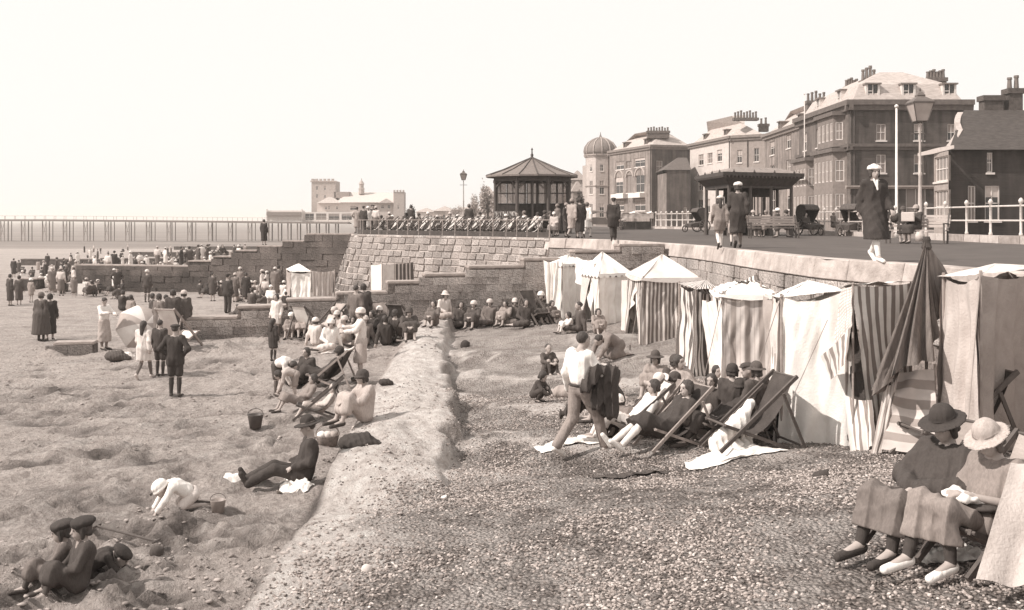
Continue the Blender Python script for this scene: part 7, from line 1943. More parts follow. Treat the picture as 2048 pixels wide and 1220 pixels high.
for px, py, k, r, o_, h_, lab in [(1352, 852, 'knees', -60, outfit('coat', .09, hat='cloche', hv=.1, sl=.4), 1.6, 'dark figure hunched between the straw hat and the curly haired woman'),
      (1500, 846, 'knees', -80, outfit('jacket', .1, 'trousers', .1, 'cap', .09, 'short'), 1.7, 'man in dark cap sitting low beside the big white tent'),
      (1540, 868, 'chair', -100, outfit('coat', .085, hair='bob', sl=.5), 1.66, 'woman in black reclining at the right end of the party'),
      (1420, 858, 'side', -30, outfit('dress', .10, hair='bob', sl=.4), 1.6, 'dark haired woman in black at the middle of the party, low down'),
      (1230, 846, 'knees', -100, outfit('dress', .10, hair='bob', sl=.4), 1.5, 'dark girl bent forward at the far left of the party'),
      (1348, 800, 'knees', 30, outfit('dress', .12, hat='cloche', hv=.1, sl=.4), 1.6, 'dark hatted woman behind the party, next to the mushroom hat'),
      (1205, 792, 'prone', 70, outfit('dress', .35, hair='bob', sl=.4), 1.6, 'sunbather lying on the pale cloth behind the walking man')]: P1(lab, px, py, k, r, o_, h_)
# --- rumpled cloths on the ground
def blanket(label, px, py, w, dp, rot, mat, seed=0, amp=.05, name='blanket', cat='blanket', z0=.0):
    x0, y0, _ = GP(px, py); n1, n2 = 34, 26; v = []; rs = random.Random(seed); a = rad(rot); ph = [rs.uniform(0, 6) for _ in range(4)]
    for j in range(n2 + 1):
        for i in range(n1 + 1):
            u, t = i / n1 - .5, j / n2 - .5
            edge = .06 * math.sin(7 * u + ph[0]) * (1 if abs(t) > .4 else 0)
            lx, ly = u * w * (1 + .1 * math.sin(3 * t + ph[1])), t * dp * (1 + .25 * math.sin(3.5 * u + ph[2])) + edge
            x, y = x0 + lx * math.cos(a) - ly * math.sin(a), y0 + lx * math.sin(a) + ly * math.cos(a)
            e = min(1, 4 * (0.5 - abs(u)), 4 * (.5 - abs(t)) + .05)
            rum = float(vnoise(u * 9 + seed, t * 7) * .5 + vnoise(u * 19 + seed, t * 5) * .35 + .5) * amp * max(0, e) + .006
            v.append((x, y, R(gz(x, y)) + rum + .012 + z0))
    f = np.array([(j * (n1 + 1) + i, j * (n1 + 1) + i + 1, (j + 1) * (n1 + 1) + i + 1, (j + 1) * (n1 + 1) + i) for j in range(n2) for i in range(n1)])
    me = rawmesh(name, v, f, True, mat); o = part(name, me); set_props(o, label, cat); return o
blanket('white rug spread on the shingle in front of the empty dark deck chair', 1462, 918, 1.35, .42, 14, canvas_w, 3, .08)
blanket('white rug under the legs of the walking man', 1138, 896, .95, .30, 4, canvas_w, 4, .06)
tw = sdf_part('towel', None, [('c', V3(-.20, 0, .10), V3(.12, .05, .34), .10, .13), ('c', V3(.12, .05, .34), V3(.30, .1, .62), .12, .06), ('c', V3(-.25, -.05, .02), V3(.20, -.05, .05), .07, .09), ('c', V3(.2, .02, .1), V3(.5, .1, .35), .06, .05)], .014, canvas_w, k=.08, fold=.018, ff=26)
tw.location = GP(1462, 908); set_props(tw, 'white towel heaped against the empty dark deck chair', 'towel')
blanket('pale cloth lying before the woman bending by the pointed tent', 1175, 735, .9, .5, 0, canvas_c, 6, .12)
blanket('crumpled white towel on the sand at the feet of the seated man in dark suit', 592, 978, .42, .42, 0, canvas_w, 7, .10, 'towel', 'towel')
blanket('second white towel pile, just above the first, beside the seated man', 600, 955, .40, .22, 10, canvas_w, 8, .12, 'towel', 'towel')
blanket('flat white paper lying left of the seated man with the brimmed hat', 470, 958, .30, .35, 30, canvas_w, 9, .02, 'newspaper', 'newspaper')
blanket('pale cloth dropped at the bottom right beneath the knitting woman', 1905, 1122, .5, .25, 0, canvas_w, 10, .09, 'towel', 'towel')

# --- between party and far tents
P1('mother in dark dress holding a child against the second tent', 1158, 662, 'side', -70, outfit('dress', .13, hair='bun', sl=.5), 1.64)
P1('child in white frock held by the mother at the second tent', 1138, 664, 'knees', -70, outfit('frock', .72, hair='bob', hose=.7, sl=.3), 1.1)
P1('woman in figured grey dress bending over by the pointed tent', 1222, 722, 'kneel', -60, outfit('dress', .22, hair='bun', sl=.5, sr=.15), 1.7)
P1('dark haired head of a girl sitting behind the bending woman', 1196, 668, 'knees', 10, outfit('dress', .3, hair='bob'), 1.3)
P1('small child squatting in the shingle left of the walking man', 1077, 812, 'crouch', 60, outfit('jumper', .10, 'shorts', .1, hair='bob', hose=.1), 1.02)
P1('boy sitting upright behind the squatting child', 1096, 748, 'knees', 20, outfit('jumper', .14, 'shorts', .12, hair='short', hose=.1), 1.25)

# --- left foreground children
JG = pose('side'); JG['che'] = V3(0, .10, .44); JG['nk'] = V3(0, .10, .64); JG['hd'] = V3(0, .06, .78); JG['s'] = sym(.16, .10, .58); JG['e'] = [V3(-.24, .0, .34), V3(.22, -.06, .36)]; JG['w'] = [V3(-.20, -.26, .16), V3(.10, -.26, .30)]
JG['k'] = [V3(-.13, -.27, .30), V3(.09, -.28, .36)]; JG['a'] = [V3(-.11, -.36, .07), V3(.10, -.40, .07)]; JG['t'] = [V3(-.12, -.48, .04), V3(.11, -.53, .04)]
P1('girl in dark beret and coat sitting at the bottom left corner, profile to the left', 152, 1190, 'side', -52, outfit('coat', .10, hat='beret', hv=.065, hair='bob', hose=.12, sl=.35, sr=.15, collar=.3), 1.26, J=JG, hf=(-.15, -.98, -.10))
JG2 = {k_: (v_ if not isinstance(v_, list) else list(v_)) for k_, v_ in JG.items()}
P1('child in dark tam behind the girl in the bottom left corner', 112, 1174, 'side', -70, outfit('coat', .16, hat='beret', hv=.08, hair='bob', hose=.12, sl=.35, sr=.15), 1.16, J=JG2, hf=(-.1, -.97, -.2))
P1('child in black jersey and round cap bending away, behind the two seated girls', 198, 1146, 'kneel', 96, outfit('jumper', .08, 'shorts', .08, 'beret', .075, 'short', hose=.09), 1.08)
def spade(label, px, py, rot, tilt, L=.9):
    x, y, z = GP(px, py); o = thing('wooden_spade', label, 'spade', (x, y, z + .05), rad(rot)); o.rotation_euler = (rad(tilt), 0, rad(rot))
    MB().tube((0, 0, 0), (0, L, 0), .014, n=7).build('shaft', wood_d, o); MB().tube((-.06, 0, 0), (.06, 0, 0), .015, n=7).build('handle', wood_d, o)
    MB().hexa([(-.07, L, -.012), (.07, L, -.012), (.07, L, .012), (-.07, L, .012)], [(-.06, L + .2, -.006), (.06, L + .2, -.006), (.06, L + .2, .006), (-.06, L + .2, .006)]).build('blade', iron_dark, o); return o
spade('long handled spade pointing right from the child in black jersey', 312, 1102, 75, 8, .75)
def shellbit(label, px, py, s=.05, m_=None, nm='scrap', cat='scrap', flat=.5):
    x, y, z = GP(px, py); v, f = sdf_mesh([('e', V3(0, 0, s * .3), V3(s, s * .8, s * flat)), ('c', V3(0, 0, s * .2), V3(s * .9, s * .3, s * .9), s * .4, s * .15)], s * .16, k=s * .4)
    o = part(nm, rawmesh(nm, v, f, True, m_ or M(.8, .9, 20, .05, 0))); o.location = (x, y, z); set_props(o, label, cat)
J = pose('kneel')
P1('child in white hat and shirt digging on hands and knees, middle of the left foreground', 362, 1022, 'kneel', -62, outfit('shirt', .78, 'shorts', .62, 'bonnet', .80, 'short', hose=None, shoe=.6), 1.18)
spade('small spade lying flat left of the digging child', 300, 996, -60, 2, .32)
spade('toy spade lying right of the digging child', 430, 1018, 84, 2, .25)
P1('man in dark suit and broad brimmed hat sitting on the sand with legs stretched left', 604, 968, 'sit', -74, outfit('jacket', .085, 'trousers', .085, 'brim', .07, 'short', shoe=.08, man=1, bandv=.2), 1.66, hf=(-.1, -.97, -.2))
P1('woman in pale patterned dress and dark hat sitting on the sand ridge', 728, 842, 'knees', -55, outfit('dress', .42, hat='cloche', hv=.10, hair='bob', sl=.5, sr=.14), 1.62)
x, y, z = GP(636, 842); deckchair('low slung dark deck chair with a child in it, right of the bending girl', x - .05, y + .2, z + .02, rad(-82), canvas_dk, None, wood_d, .80, .5)
P1('child leaning over the edge of the low slung deck chair', 600, 822, 'chair', -60, outfit('dress', .24, hair='bob', sl=.3), 1.2)
P1('child in pale jersey lying in the low slung deck chair', 640, 836, 'chair', -80, outfit('shirt', .5, 'shorts', .35, hair='short', pale=1), 1.15)
def basket(label, px, py, r=.17):
    x, y, z = GP(px, py); o = thing('basket', label, 'basket', (x, y, z)); wk = M(.24, .85, 12, .5, .6, 50)
    m = MB(); m.lathe([(r * .8, 0), (r, r * .9), (r * 1.04, r), (r * .96, r), (r * .75, .03)], 14); m.build('body', wk, o, True)
    h_ = MB(); pr = None
    for i in range(11):
        a = math.pi * i / 10; p = (r * math.cos(a), 0, r + r * .9 * math.sin(a))
        if pr: h_.tube(pr, p, .012, n=6)
        pr = p
    h_.build('handle', wk, o); 
    for i in range(3):
        v, f = sdf_mesh([('e', V3((i - 1) * r * .5, .02 * i, r * .95), V3(r * .42, r * .5, r * .35))], .015, k=.02); part('bundle', rawmesh('bundle', v, f, True, [canvas_w, canvas_c, canvas_g][i]), o)
    return o
basket('wicker basket packed with white bundles behind the man in the brimmed hat', 655, 890, .19)
def bag(label, px, py, s=1.0, v_=.08, nm='bag', cat='bag'):
    x, y, z = GP(px, py); v, f = sdf_mesh([('e', V3(0, 0, .10 * s), V3(.26 * s, .16 * s, .12 * s)), ('c', V3(-.15 * s, 0, .14 * s), V3(.12 * s, 0, .2 * s), .07 * s, .05 * s), ('e', V3(.2 * s, .02, .06 * s), V3(.14 * s, .12 * s, .07 * s))], .014, k=.06, fold=.012, ff=30)
    o = part(nm, rawmesh(nm, v, f, True, cloth(v_))); o.location = (x, y, z); set_props(o, label, cat); return o
bag('dark bundle of clothes on the ridge behind the seated man', 716, 888, 1.1, nm='clothes_bundle', cat='bundle')
bag('small dark sack on the shingle by the ridge, right of the pale dress woman', 770, 770, .5)
def bucket(label, px, py, s=1.0, v_=.10, tip=0):
    x, y, z = GP(px, py); o = thing('bucket', label, 'bucket', (x, y, z + (.06 if tip else 0))); o.rotation_euler = (rad(tip), 0, .4); o.scale = (s,) * 3
    MB().lathe([(.085, 0), (.12, .20), (.125, .21), (.11, .20), (.08, .02)], 16).build('pail', M(v_, .5, 6, .2, .1), o, True)
    m = MB(); pr = None
    for i in range(9):
        a = math.pi * i / 8; p = (.12 * math.cos(a), .05 * math.sin(a), .2 + .09 * math.sin(a))
        if pr: m.tube(pr, p, .006, n=5)
        pr = p
    m.build('handle', iron_dark, o); return o
bucket('dark toy bucket standing on the sand left of the low slung deck chair', 511, 862, 1.15)
bucket('small grey bucket standing beside the digging child', 436, 1022, .8, .35)
P1('woman in white blouse and grey skirt standing and reaching out to the left', 722, 768, 'reach', -78, outfit('blouse', .68, 'skirt', .45, 'bonnet', .66, 'bob', 'm', hose=.4, sl=.2, shoe=.12), 1.66)
P1('girl stooping with hands on the sand, white top and dark short skirt', 560, 792, 'bend', 62, outfit('shirt', .70, 'shorts', .12, hair='bob', hose=.15, shoe=.12), 1.36)
P1('second girl stooping face to face with the first, dark hair', 585, 800, 'bend', -70, outfit('shirt', .44, 'shorts', .3, hair='bob', shoe=.1), 1.1)
P1('woman in black sitting behind the stooping girls, dark hair', 612, 768, 'side', -30, outfit('dress', .09, hair='bob', sl=.5), 1.66)
P1('second woman in black, right of the first, in a high backed deck chair', 648, 770, 'chair', -100, outfit('coat', .09, hat='cloche', hv=.08, sl=.5), 1.66)
x, y, z = GP(655, 772); deckchair('tall deck chair with pale rail propped behind the women in black', x, y, z, rad(-100), canvas_dk, None, wood_l, .92)
P1('girl with long black hair and black frock standing alone on the sand', 546, 724, 'stand', 150, outfit('dress', .075, hair='long', sl=-.1, hose=.08), 1.12)
blanket('pale rug behind the women in black', 690, 700, 1.2, .6, 10, canvas_c, 16, .1)
P1('woman in white with arms spread, seated on the pale rug', 660, 700, 'side', 20, outfit('blouse', .74, 'skirt', .6, 'bonnet', .7, sl=.4), 1.62)
P1('woman in pale striped blouse seated right behind the reaching woman', 690, 690, 'knees', -20, outfit('dress', .5, hat='bonnet', hv=.55, sl=.4), 1.6)
P1('dark dressed girl at the back of the pale rug group', 705, 684, 'knees', 20, outfit('dress', .16, hair='bob', sl=.3), 1.4)

# --- the standing group on the left sand
P1('schoolboy in black blazer, shorts and long socks standing with his back to us', 350, 796, 'hips', 182, outfit('jacket', .075, 'shorts', .075, 'cap', .08, 'short', hose=.075, shoe=.11), 1.56)
P1('girl in long pale coat with flowing dark hair, walking away left of the schoolboy', 287, 757, 'walk', 172, outfit('coat', .66, hair='long', hose=.15, shoe=.6, sl=-.1, fl=1.3), 1.42)
P1('thin boy in dark suit between the pale coat girl and the schoolboy', 320, 752, 'stand', 170, outfit('jacket', .09, 'shorts', .09, hair='short', hose=.09), 1.40)
P1('woman in white blouse and grey skirt leaning to the right with her arms down', 208, 700, 'reach', 62, outfit('blouse', .74, 'skirt', .42, hair='bun', sl=.55, hose=.3, fl=1.25), 1.58, hf=(0, -.8, -.6))
P1('big woman in dark patterned dress at the left edge, white book in hand', 82, 684, 'stand', 168, outfit('coat', .12, hat='cloche', hv=.16, sl=.6, sr=.20, fl=1.15, hose=.1), 1.62)
P1('tall woman all in black standing right behind the big patterned woman', 100, 680, 'stand', 200, outfit('coat', .075, hat='cloche', hv=.08, sl=.6, sr=.13), 1.56)
P1('child with a white sun hat beyond the two women at the left edge', 62, 606, 'stand', 170, outfit('dress', .32, hat='bonnet', hv=.80, sl=-.1), 1.25)
for i, (px, py, v_, hr, h_, lab) in enumerate([(318, 690, .16, 'bob', 1.5, 'woman with bare dark head at the left of the standing cluster behind the schoolboy'), (332, 684, .30, 'short', 1.45, 'lad in pale collar in the middle of the standing cluster behind the schoolboy'), (346, 684, .12, 'bob', 1.56, 'dark coated woman in the standing cluster behind the schoolboy'), (368, 680, .14, 'bob', 1.5, 'woman with pale mob cap at the right of the standing cluster behind the schoolboy')]):
    P1(lab, px, py, 'stand', 150 + 20 * i, outfit('coat', v_, hair=hr, sl=.4, hat=('bonnet' if i == 3 else None), hv=.5, collar=(.7 if i == 1 else None)), h_)
x, y, z = GP(360, 700); deckchair('deck chair with pale canvas back rising behind the schoolboy', x, y, z, rad(165), canvas_c, None, wood_l, 1.2, .5)
P1('woman in dark cloak sitting on the sand behind the umbrella', 245, 622, 'knees', 140, outfit('coat', .085, hair='bob', sl=.6, sr=.2), 1.75)

def parasol(label, px, py, rz, tilt, r, mats, L=1.6, dz=0.0):
    x, y, z = GP(px, py); o = thing('beach_umbrella', label, 'umbrella', (x, y, z + dz)); o.rotation_euler = (rad(tilt), 0, rad(rz))
    MB().tube((0, 0, 0), (0, 0, L), .014, n=7).build('shaft', wood_d, o)
    for i in range(8):
        a0, a1 = 2 * math.pi * i / 8, 2 * math.pi * (i + 1) / 8; v = []; n1 = 6
        for j in range(n1 + 1):
            t = j / n1; rr = r * math.sin(t * 1.25) / math.sin(1.25); zz = L - r * .55 * (1 - math.cos(t * 1.25)) / (1 - math.cos(1.25))
            for k in range(5):
                a = a0 + (a1 - a0) * k / 4; sc2 = 1 - .07 * t * math.sin(math.pi * k / 4); v.append((rr * sc2 * math.cos(a), rr * sc2 * math.sin(a), zz + .02 * t * math.sin(math.pi * k / 4)))
        f = [(j * 5 + k, j * 5 + k + 1, (j + 1) * 5 + k + 1, (j + 1) * 5 + k) for j in range(n1) for k in range(4)]
        part('canopy_panel', rawmesh('canopy_panel', v, f, True, mats[i % len(mats)]), o)
        MB().tube((0, 0, L - r * .35), (r * .62 * math.cos(a0), r * .62 * math.sin(a0), L - r * .22), .006, n=4).build('rib', iron_dark, o)
    return o
parasol('large pale umbrella with grey panels tipped on its side on the sand', 268, 690, 40, 62, .80, [canvas_c, canvas_g], 1.2, .25)
bag('heap of pale and dark bags at the feet of the pale coat girl', 232, 722, 1.2, .12, 'bags', 'bags')
bag('white bundle beside the heap of bags', 252, 716, .8, .7, 'clothes_bundle', 'bundle')

# --- people along the foot of the near groyne (left of the ridge)
near_row = [(553, 672, 'stand', -20, outfit('dress', .66, hair='bob', sl=-.1, hose=.15), 1.30, 'child in pale smock standing at the left end of the group below the groyne'),
 (583, 672, 'knees', 0, outfit('dress', .26, hat='bonnet', hv=.80, sl=.3), 1.45, 'child in white mob cap sitting next to the pale smock child'),
 (604, 674, 'chair', 10, outfit('dress', .36, hair='bob', sl=.3), 1.45, 'girl with pale lap sitting left of the white deck chair back'),
 (650, 668, 'chair', -40, outfit('blouse', .5, 'skirt', .4, 'bonnet', .55, sl=.4), 1.6, 'woman in pale hat reading under the groyne wall'),
 (676, 662, 'knees', -40, outfit('dress', .45, hat='cloche', hv=.60, sl=.4), 1.6, 'woman in cream cloche right of the reading one'),
 (712, 640, 'stand', 160, outfit('jacket', .16, 'trousers', .14, hair='short'), 1.66, 'man with bare dark head standing with his back to the wall steps'),
 (727, 640, 'stand', 190, outfit('coat', .11, hair='bob', sl=.5), 1.60, 'dark woman standing close to the man by the wall steps'),
 (742, 664, 'knees', 10, outfit('dress', .12, hair='bob', sl=.4), 1.6, 'dark woman crouched in the middle of the black clad group'),
 (764, 664, 'chair', 20, outfit('dress', .14, hat='cloche', hv=.70, sl=.4), 1.6, 'seated woman in black with white cloche, centre of the black clad group'),
 (786, 668, 'side', -10, outfit('dress', .13, hat='cloche', hv=.4, sl=.5), 1.6, 'woman in dotted dark dress and grey hat, right part of the black clad group'),
 (806, 664, 'chair', 150, outfit('coat', .08, hair='bob', sl=.5), 1.66, 'black figure in a deck chair at the right end of the black clad group'),
 (888, 636, 'side', 40, outfit('blouse', .6, 'skirt', .4, 'straw', .6, sl=.4), 1.55, 'woman in pale straw hat on top of the sand ridge end'),
 (912, 626, 'chair', 160, outfit('coat', .09, hair='bob', sl=.5), 1.6, 'dark seated figure left of the standing man in black'),
 (934, 632, 'stand', -150, outfit('jacket', .08, 'trousers', .08, 'cap', .08, 'short'), 1.70, 'man in black suit and cap standing against the groyne'),
 (920, 656, 'side', 10, outfit('dress', .14, hair='bob', sl=.5), 1.6, 'woman lying in dark dress at the foot of the man in black'),
 (948, 658, 'knees', -20, outfit('dress', .13, hat='bonnet', hv=.6, sl=.4), 1.6, 'woman with pale cap, right of the lying woman below the groyne'),
 (1028, 650, 'side', 10, outfit('dress', .16, hat='cloche', hv=.6, sl=.5), 1.6, 'woman in dark skirt and pale hat at the middle of the bare groyne stretch'),
 (1012, 652, 'knees', -30, outfit('dress', .3, hair='bob', sl=.4), 1.5, 'woman in pale blouse left of the pale hatted one on the groyne stretch'),
 (1030, 632, 'stand', 180, outfit('coat', .085, hair='bob', sl=.5), 1.25, 'short dark person standing against the groyne with pale blouse women below'),
 (1070, 648, 'chair', 30, outfit('coat', .1, hat='cloche', hv=.1, sl=.5), 1.6, 'dark figure left of the white hatted sitter by the first tent'),
 (1082, 642, 'knees', 0, outfit('dress', .12, hat='bonnet', hv=.75, sl=.5), 1.75, 'white hatted sitter in dark clothes at the foot of the first tent'),
 (1103, 646, 'knees', 30, outfit('dress', .16, hair='bob', sl=.4), 1.3, 'child crouched against the skirt of the first tent')]
for px, py, k, r, o_, h_, lab in near_row: P1(lab, px, max(py, 676 + (8 if h_ > 1.62 else 0)) if px < 835 else py, k, r, o_, h_)
for px, py, r, m_, lab in [(622, 668, 150, canvas_w, 'deck chair with white canvas back below the groyne'), (652, 670, -40, canvas_g, 'grey deck chair of the reading woman under the wall'), (812, 662, 150, canvas_dk, 'black deck chair with a pale cloth at the right of the black clad group'), (766, 666, 20, canvas_gd, 'deck chair of the woman with white cloche'), (914, 628, 160, canvas_dk, 'dark deck chair left of the standing man in black'), (1072, 650, 30, canvas_dk, 'dark deck chair near the first tent')]:
    x, y, z = GP(px, max(py, 676) if px < 835 else py); deckchair(lab, x, y, z, rad(r), m_, None, wood_d)

for px, py, k, r, o_, h_, lab in [(632, 690, 'side', 160, outfit('dress', .6, hat='bonnet', hv=.7, sl=.4), 1.5, 'white clad woman with back turned on the pale rug edge'), (745, 678, 'knees', -30, outfit('dress', .09, hair='bob', sl=.4), 1.6, 'small black figure against the wall, left of the white cloche'), (728, 690, 'side', 20, outfit('dress', .22, hat='bonnet', hv=.5, sl=.4), 1.6, 'grey woman lounging in front of the black clad group'),
      (772, 692, 'side', -150, outfit('coat', .09, hair='bob', sl=.4), 1.6, 'black clad woman with her back to us, front of the black group'), (818, 680, 'knees', 10, outfit('dress', .12, hat='cloche', hv=.12, sl=.4), 1.6, 'dark hatted woman at the left foot of the ridge end'), (700, 679, 'knees', 30, outfit('dress', .14, hair='bob', sl=.4), 1.5, 'dark sitter below the standing pair at the steps'),
      (978, 652, 'side', -10, outfit('dress', .18, hat='bonnet', hv=.55, sl=.4), 1.6, 'woman with light cap between the two groups on the groyne stretch'), (1050, 654, 'side', 10, outfit('dress', .10, hair='bob', sl=.4), 1.6, 'black clad sitter with bare head on the groyne stretch'), (868, 652, 'knees', -20, outfit('dress', .15, hair='bob', sl=.4), 1.4, 'dark child sitting on the back slope of the ridge end'),
      (470, 604, 'stand', 170, outfit('coat', .16, hat='cloche', hv=.5, sl=.4), 1.5, 'woman in grey coat at the front of the packed group'), (492, 606, 'stand', 190, outfit('coat', .085, hair='bob', sl=.4), 1.5, 'dark coated woman second in front of the packed group'), (228, 584, 'stand', 120, outfit('dress', .78, hat='bonnet', hv=.78, sl=.2), 1.4, 'girl all in white standing among the sitters of the bay'),
      (196, 588, 'knees', 40, outfit('coat', .09, hair='bob', sl=.4), 1.6, 'dark sitter right beside the patterned grey screen'), (238, 600, 'knees', -120, outfit('coat', .12, hair='bob', sl=.4), 1.5, 'dark hunched figure below the girl all in white'), (262, 660, 'stand', 160, outfit('dress', .30, hair='bob', sl=.3), 1.3, 'grey clad child half hidden behind the tipped umbrella'),
      (305, 676, 'stand', 120, outfit('coat', .11, hair='bob', sl=.4), 1.5, 'dark woman between the umbrella and the standing cluster')]: P1(lab, px, py, k, r, o_, h_)
# --- sitters in the bay between the groynes
bay_row = [(425, 602, 'stand', 170, outfit('coat', .12, hair='short', sl=.2), 1.5, 'boy in dark coat looking at the tall groyne'),
 (455, 628, 'stand', 160, outfit('jacket', .08, 'trousers', .08, 'cap', .08, 'short'), 1.72, 'tall man in black standing alone left of the low wall end'),
 (294, 606, 'stand', 175, outfit('jacket', .11, 'shorts', .11, 'bonnet', .7, 'short', hose=.12), 1.66, 'person in dark coat and white hat standing with feet apart in the bay'),
 (418, 588, 'crouch', 20, outfit('dress', .10, hair='bob'), 1.5, 'dark crouching figure behind the boy in dark coat'),
 (475, 645, 'knees', -40, outfit('dress', .12, hair='bob', sl=.4), 1.3, 'dark sitter hunched beside the low wall end'),
 (148, 596, 'stand', 20, outfit('dress', .20, hat='cloche', hv=.6, sl=.3), 1.2, 'child standing at the left of the upright white board'),
 (20, 612, 'stand', 150, outfit('coat', .10, hair='bob', sl=.5), 1.6, 'dark standing woman cut by the left edge of the frame'),
 (38, 610, 'stand', 190, outfit('coat', .14, hat='cloche', hv=.12, sl=.5), 1.5, 'second dark woman close to the left edge')]
for px, py, k, r, o_, h_, lab in bay_row: P1(lab, px, py, k, r, o_, h_)
# rows of crowd: (px from, px to, y, jitter, count, phrase, kinds)
rs2 = random.Random(77)
crowd_o = [outfit('dress', .09, hair='bob', sl=.4), outfit('dress', .14, hat='cloche', hv=.09, sl=.4), outfit('dress', .70, hat='bonnet', hv=.74, sl=.3), outfit('blouse', .6, 'skirt', .16, 'cloche', .5, sl=.4), outfit('jacket', .09, 'trousers', .09, 'cap', .09, 'short'), outfit('coat', .2, hat='cloche', hv=.6, sl=.4), outfit('shirt', .7, 'shorts', .3, hair='short'), outfit('dress', .4, hair='bob', sl=.3)]
desc = ['dark dress', 'dark dress and dark hat', 'white frock and white hat', 'pale blouse and dark skirt', 'dark suit and cap', 'grey coat and pale hat', 'white shirt', 'light grey dress']
MASS = []
def crowd(x0, x1, y0, y1, n, where, group, stand=.3, pw=None, h=(1.2, 1.65), voxf=1.0, bydist=False, mass=False):
    before = set()
    cnt = {}
    xs = sorted(rs2.uniform(x0, x1) for _ in range(n))
    for i, px in enumerate(xs):
        q = rs2.choices(range(8), pw or (5, 3, 3, 3, 2, 2, 1, 2))[0]; st_ = rs2.random() < stand
        k = rs2.choice(['stand', 'stand', 'hips']) if st_ else rs2.choice(['knees', 'sit', 'chair', 'side'])
        py = rs2.uniform(y0, y1); hh = rs2.uniform(*h)
        # quantised height so that copies share their meshes
        hh = 1.64 if hh > 1.4 else 1.28
        if bydist: x_, y_ = Q(px, py); lc = (x_, y_, R(gz(x_, y_)))
        else: lc = GP(px, py)
        pr_o = person('%s in %s, %s from left %s' % ('standing figure' if st_ else 'sitter', desc[q], order[i], where), lc, k, rad(rs2.choice([0, 40, -40, 90, -90, 150, 180, -150]) + rs2.uniform(-15, 15)), crowd_o[q], hh, group, vox=voxf)
        if mass: MASS.append(pr_o)
crowd(90, 265, 574, 594, 28, 'at the stub wall', 'sitters left of the tall groyne', .12, voxf=.05)
crowd(285, 372, 570, 584, 11, 'along the groyne foot', 'sitters at the foot of the tall groyne', .35, (3, 2, 5, 3, 1, 2, 1, 2), voxf=.05)
crowd(470, 578, 576, 614, 32, 'near the gabled tent', 'packed group left of the gabled tent', .2, (4, 2, 4, 4, 1, 2, 1, 2), voxf=.05)
crowd(20, 150, 548, 562, 10, 'at far left', 'dark figures at the far left', .4, (5, 4, 0, 1, 3, 1, 0, 1), voxf=.05)
crowd(400, 470, 566, 596, 9, 'left of the packed group', 'sitters beside the man in black', .3, voxf=.05)
crowd(690, 795, 578, 590, 7, 'below the masonry slope', 'sitters below the masonry slope', .0, voxf=.05)
crowd(120, 235, 64.5, 78, 32, 'behind the groyne end', 'crowd behind the low end of the tall groyne', .75, (4, 3, 3, 3, 3, 2, 1, 2), voxf=.06, bydist=True)
crowd(235, 500, 64, 80, 32, 'behind the tall groyne', 'crowd just behind the tall groyne', .6, voxf=.06, bydist=True)
crowd(20, 120, 72, 90, 10, 'beyond the left stub', 'crowd beyond the stub wall', .4, voxf=.06, bydist=True, mass=True)
crowd(30, 490, 92, 118, 45, 'in the middle crowd', 'crowd before the low far groyne', .5, voxf=.09, bydist=True, mass=True)
crowd(150, 490, 125, 190, 36, 'in the farthest crowd', 'farthest crowd near the pier legs', .6, voxf=.12, bydist=True, mass=True)
crowd(250, 500, 78, 90, 16, 'in the far crowd', 'far crowd', .6, voxf=.09, bydist=True, mass=True)
# the most distant bathers read as one mass: joined into one object
mv, mf, mm, mats = [], [], [], []; nb = 0
for r_ in MASS:
    Mx = np.array(Matrix.LocRotScale(r_.location, r_.rotation_euler, r_.scale))
    for ch in list(r_.children):
        me = ch.data; n = len(me.vertices); co = np.empty(n * 3, np.float32); me.vertices.foreach_get('co', co); co = co.reshape(-1, 3) @ Mx[:3, :3].T + Mx[:3, 3]
        q = np.empty(len(me.loops), np.int32); me.loops.foreach_get('vertex_index', q); q = q.reshape(-1, 4) + nb
        if me.materials[0] not in mats: mats.append(me.materials[0])
        mv.append(co); mf.append(q); mm.append(np.full(len(q), mats.index(me.materials[0]), np.int32)); nb += n
        bpy.data.objects.remove(ch)
    bpy.data.objects.remove(r_)
me = rawmesh('distant_crowd', np.concatenate(mv), np.concatenate(mf), True)
for m_ in mats: me.materials.append(m_)
me.polygons.foreach_set('material_index', np.concatenate(mm)); me.update()
oc = part('distant_crowd', me); oc['kind'] = 'stuff'
person('lone dark figure standing on top of the tall groyne steps', (*Q(528, 59.6), R(-1.5)), 'stand', rad(170), outfit('coat', .07, hair='bob', sl=.5), 1.55)
for px, py, v_, lab in ((163, 592, .82, 'upright white board or bathing box front among the sitters'), (185, 590, .5, 'patterned grey upright screen right of the white board')):
    x, y, z = GP(px, py); o = thing('screen', lab, 'screen', (x, y, z)); w_ = .26 if v_ > .6 else .27
    MB().box(-w_, w_, -.02, .02, .12, .72).build('board', M(v_, .9, 6, .1, 0), o)
    for s_ in (-1, 1): MB().tube((s_ * w_, -.03, 0), (s_ * w_, -.03, .74), .015, n=5).build('post', wood_d, o)

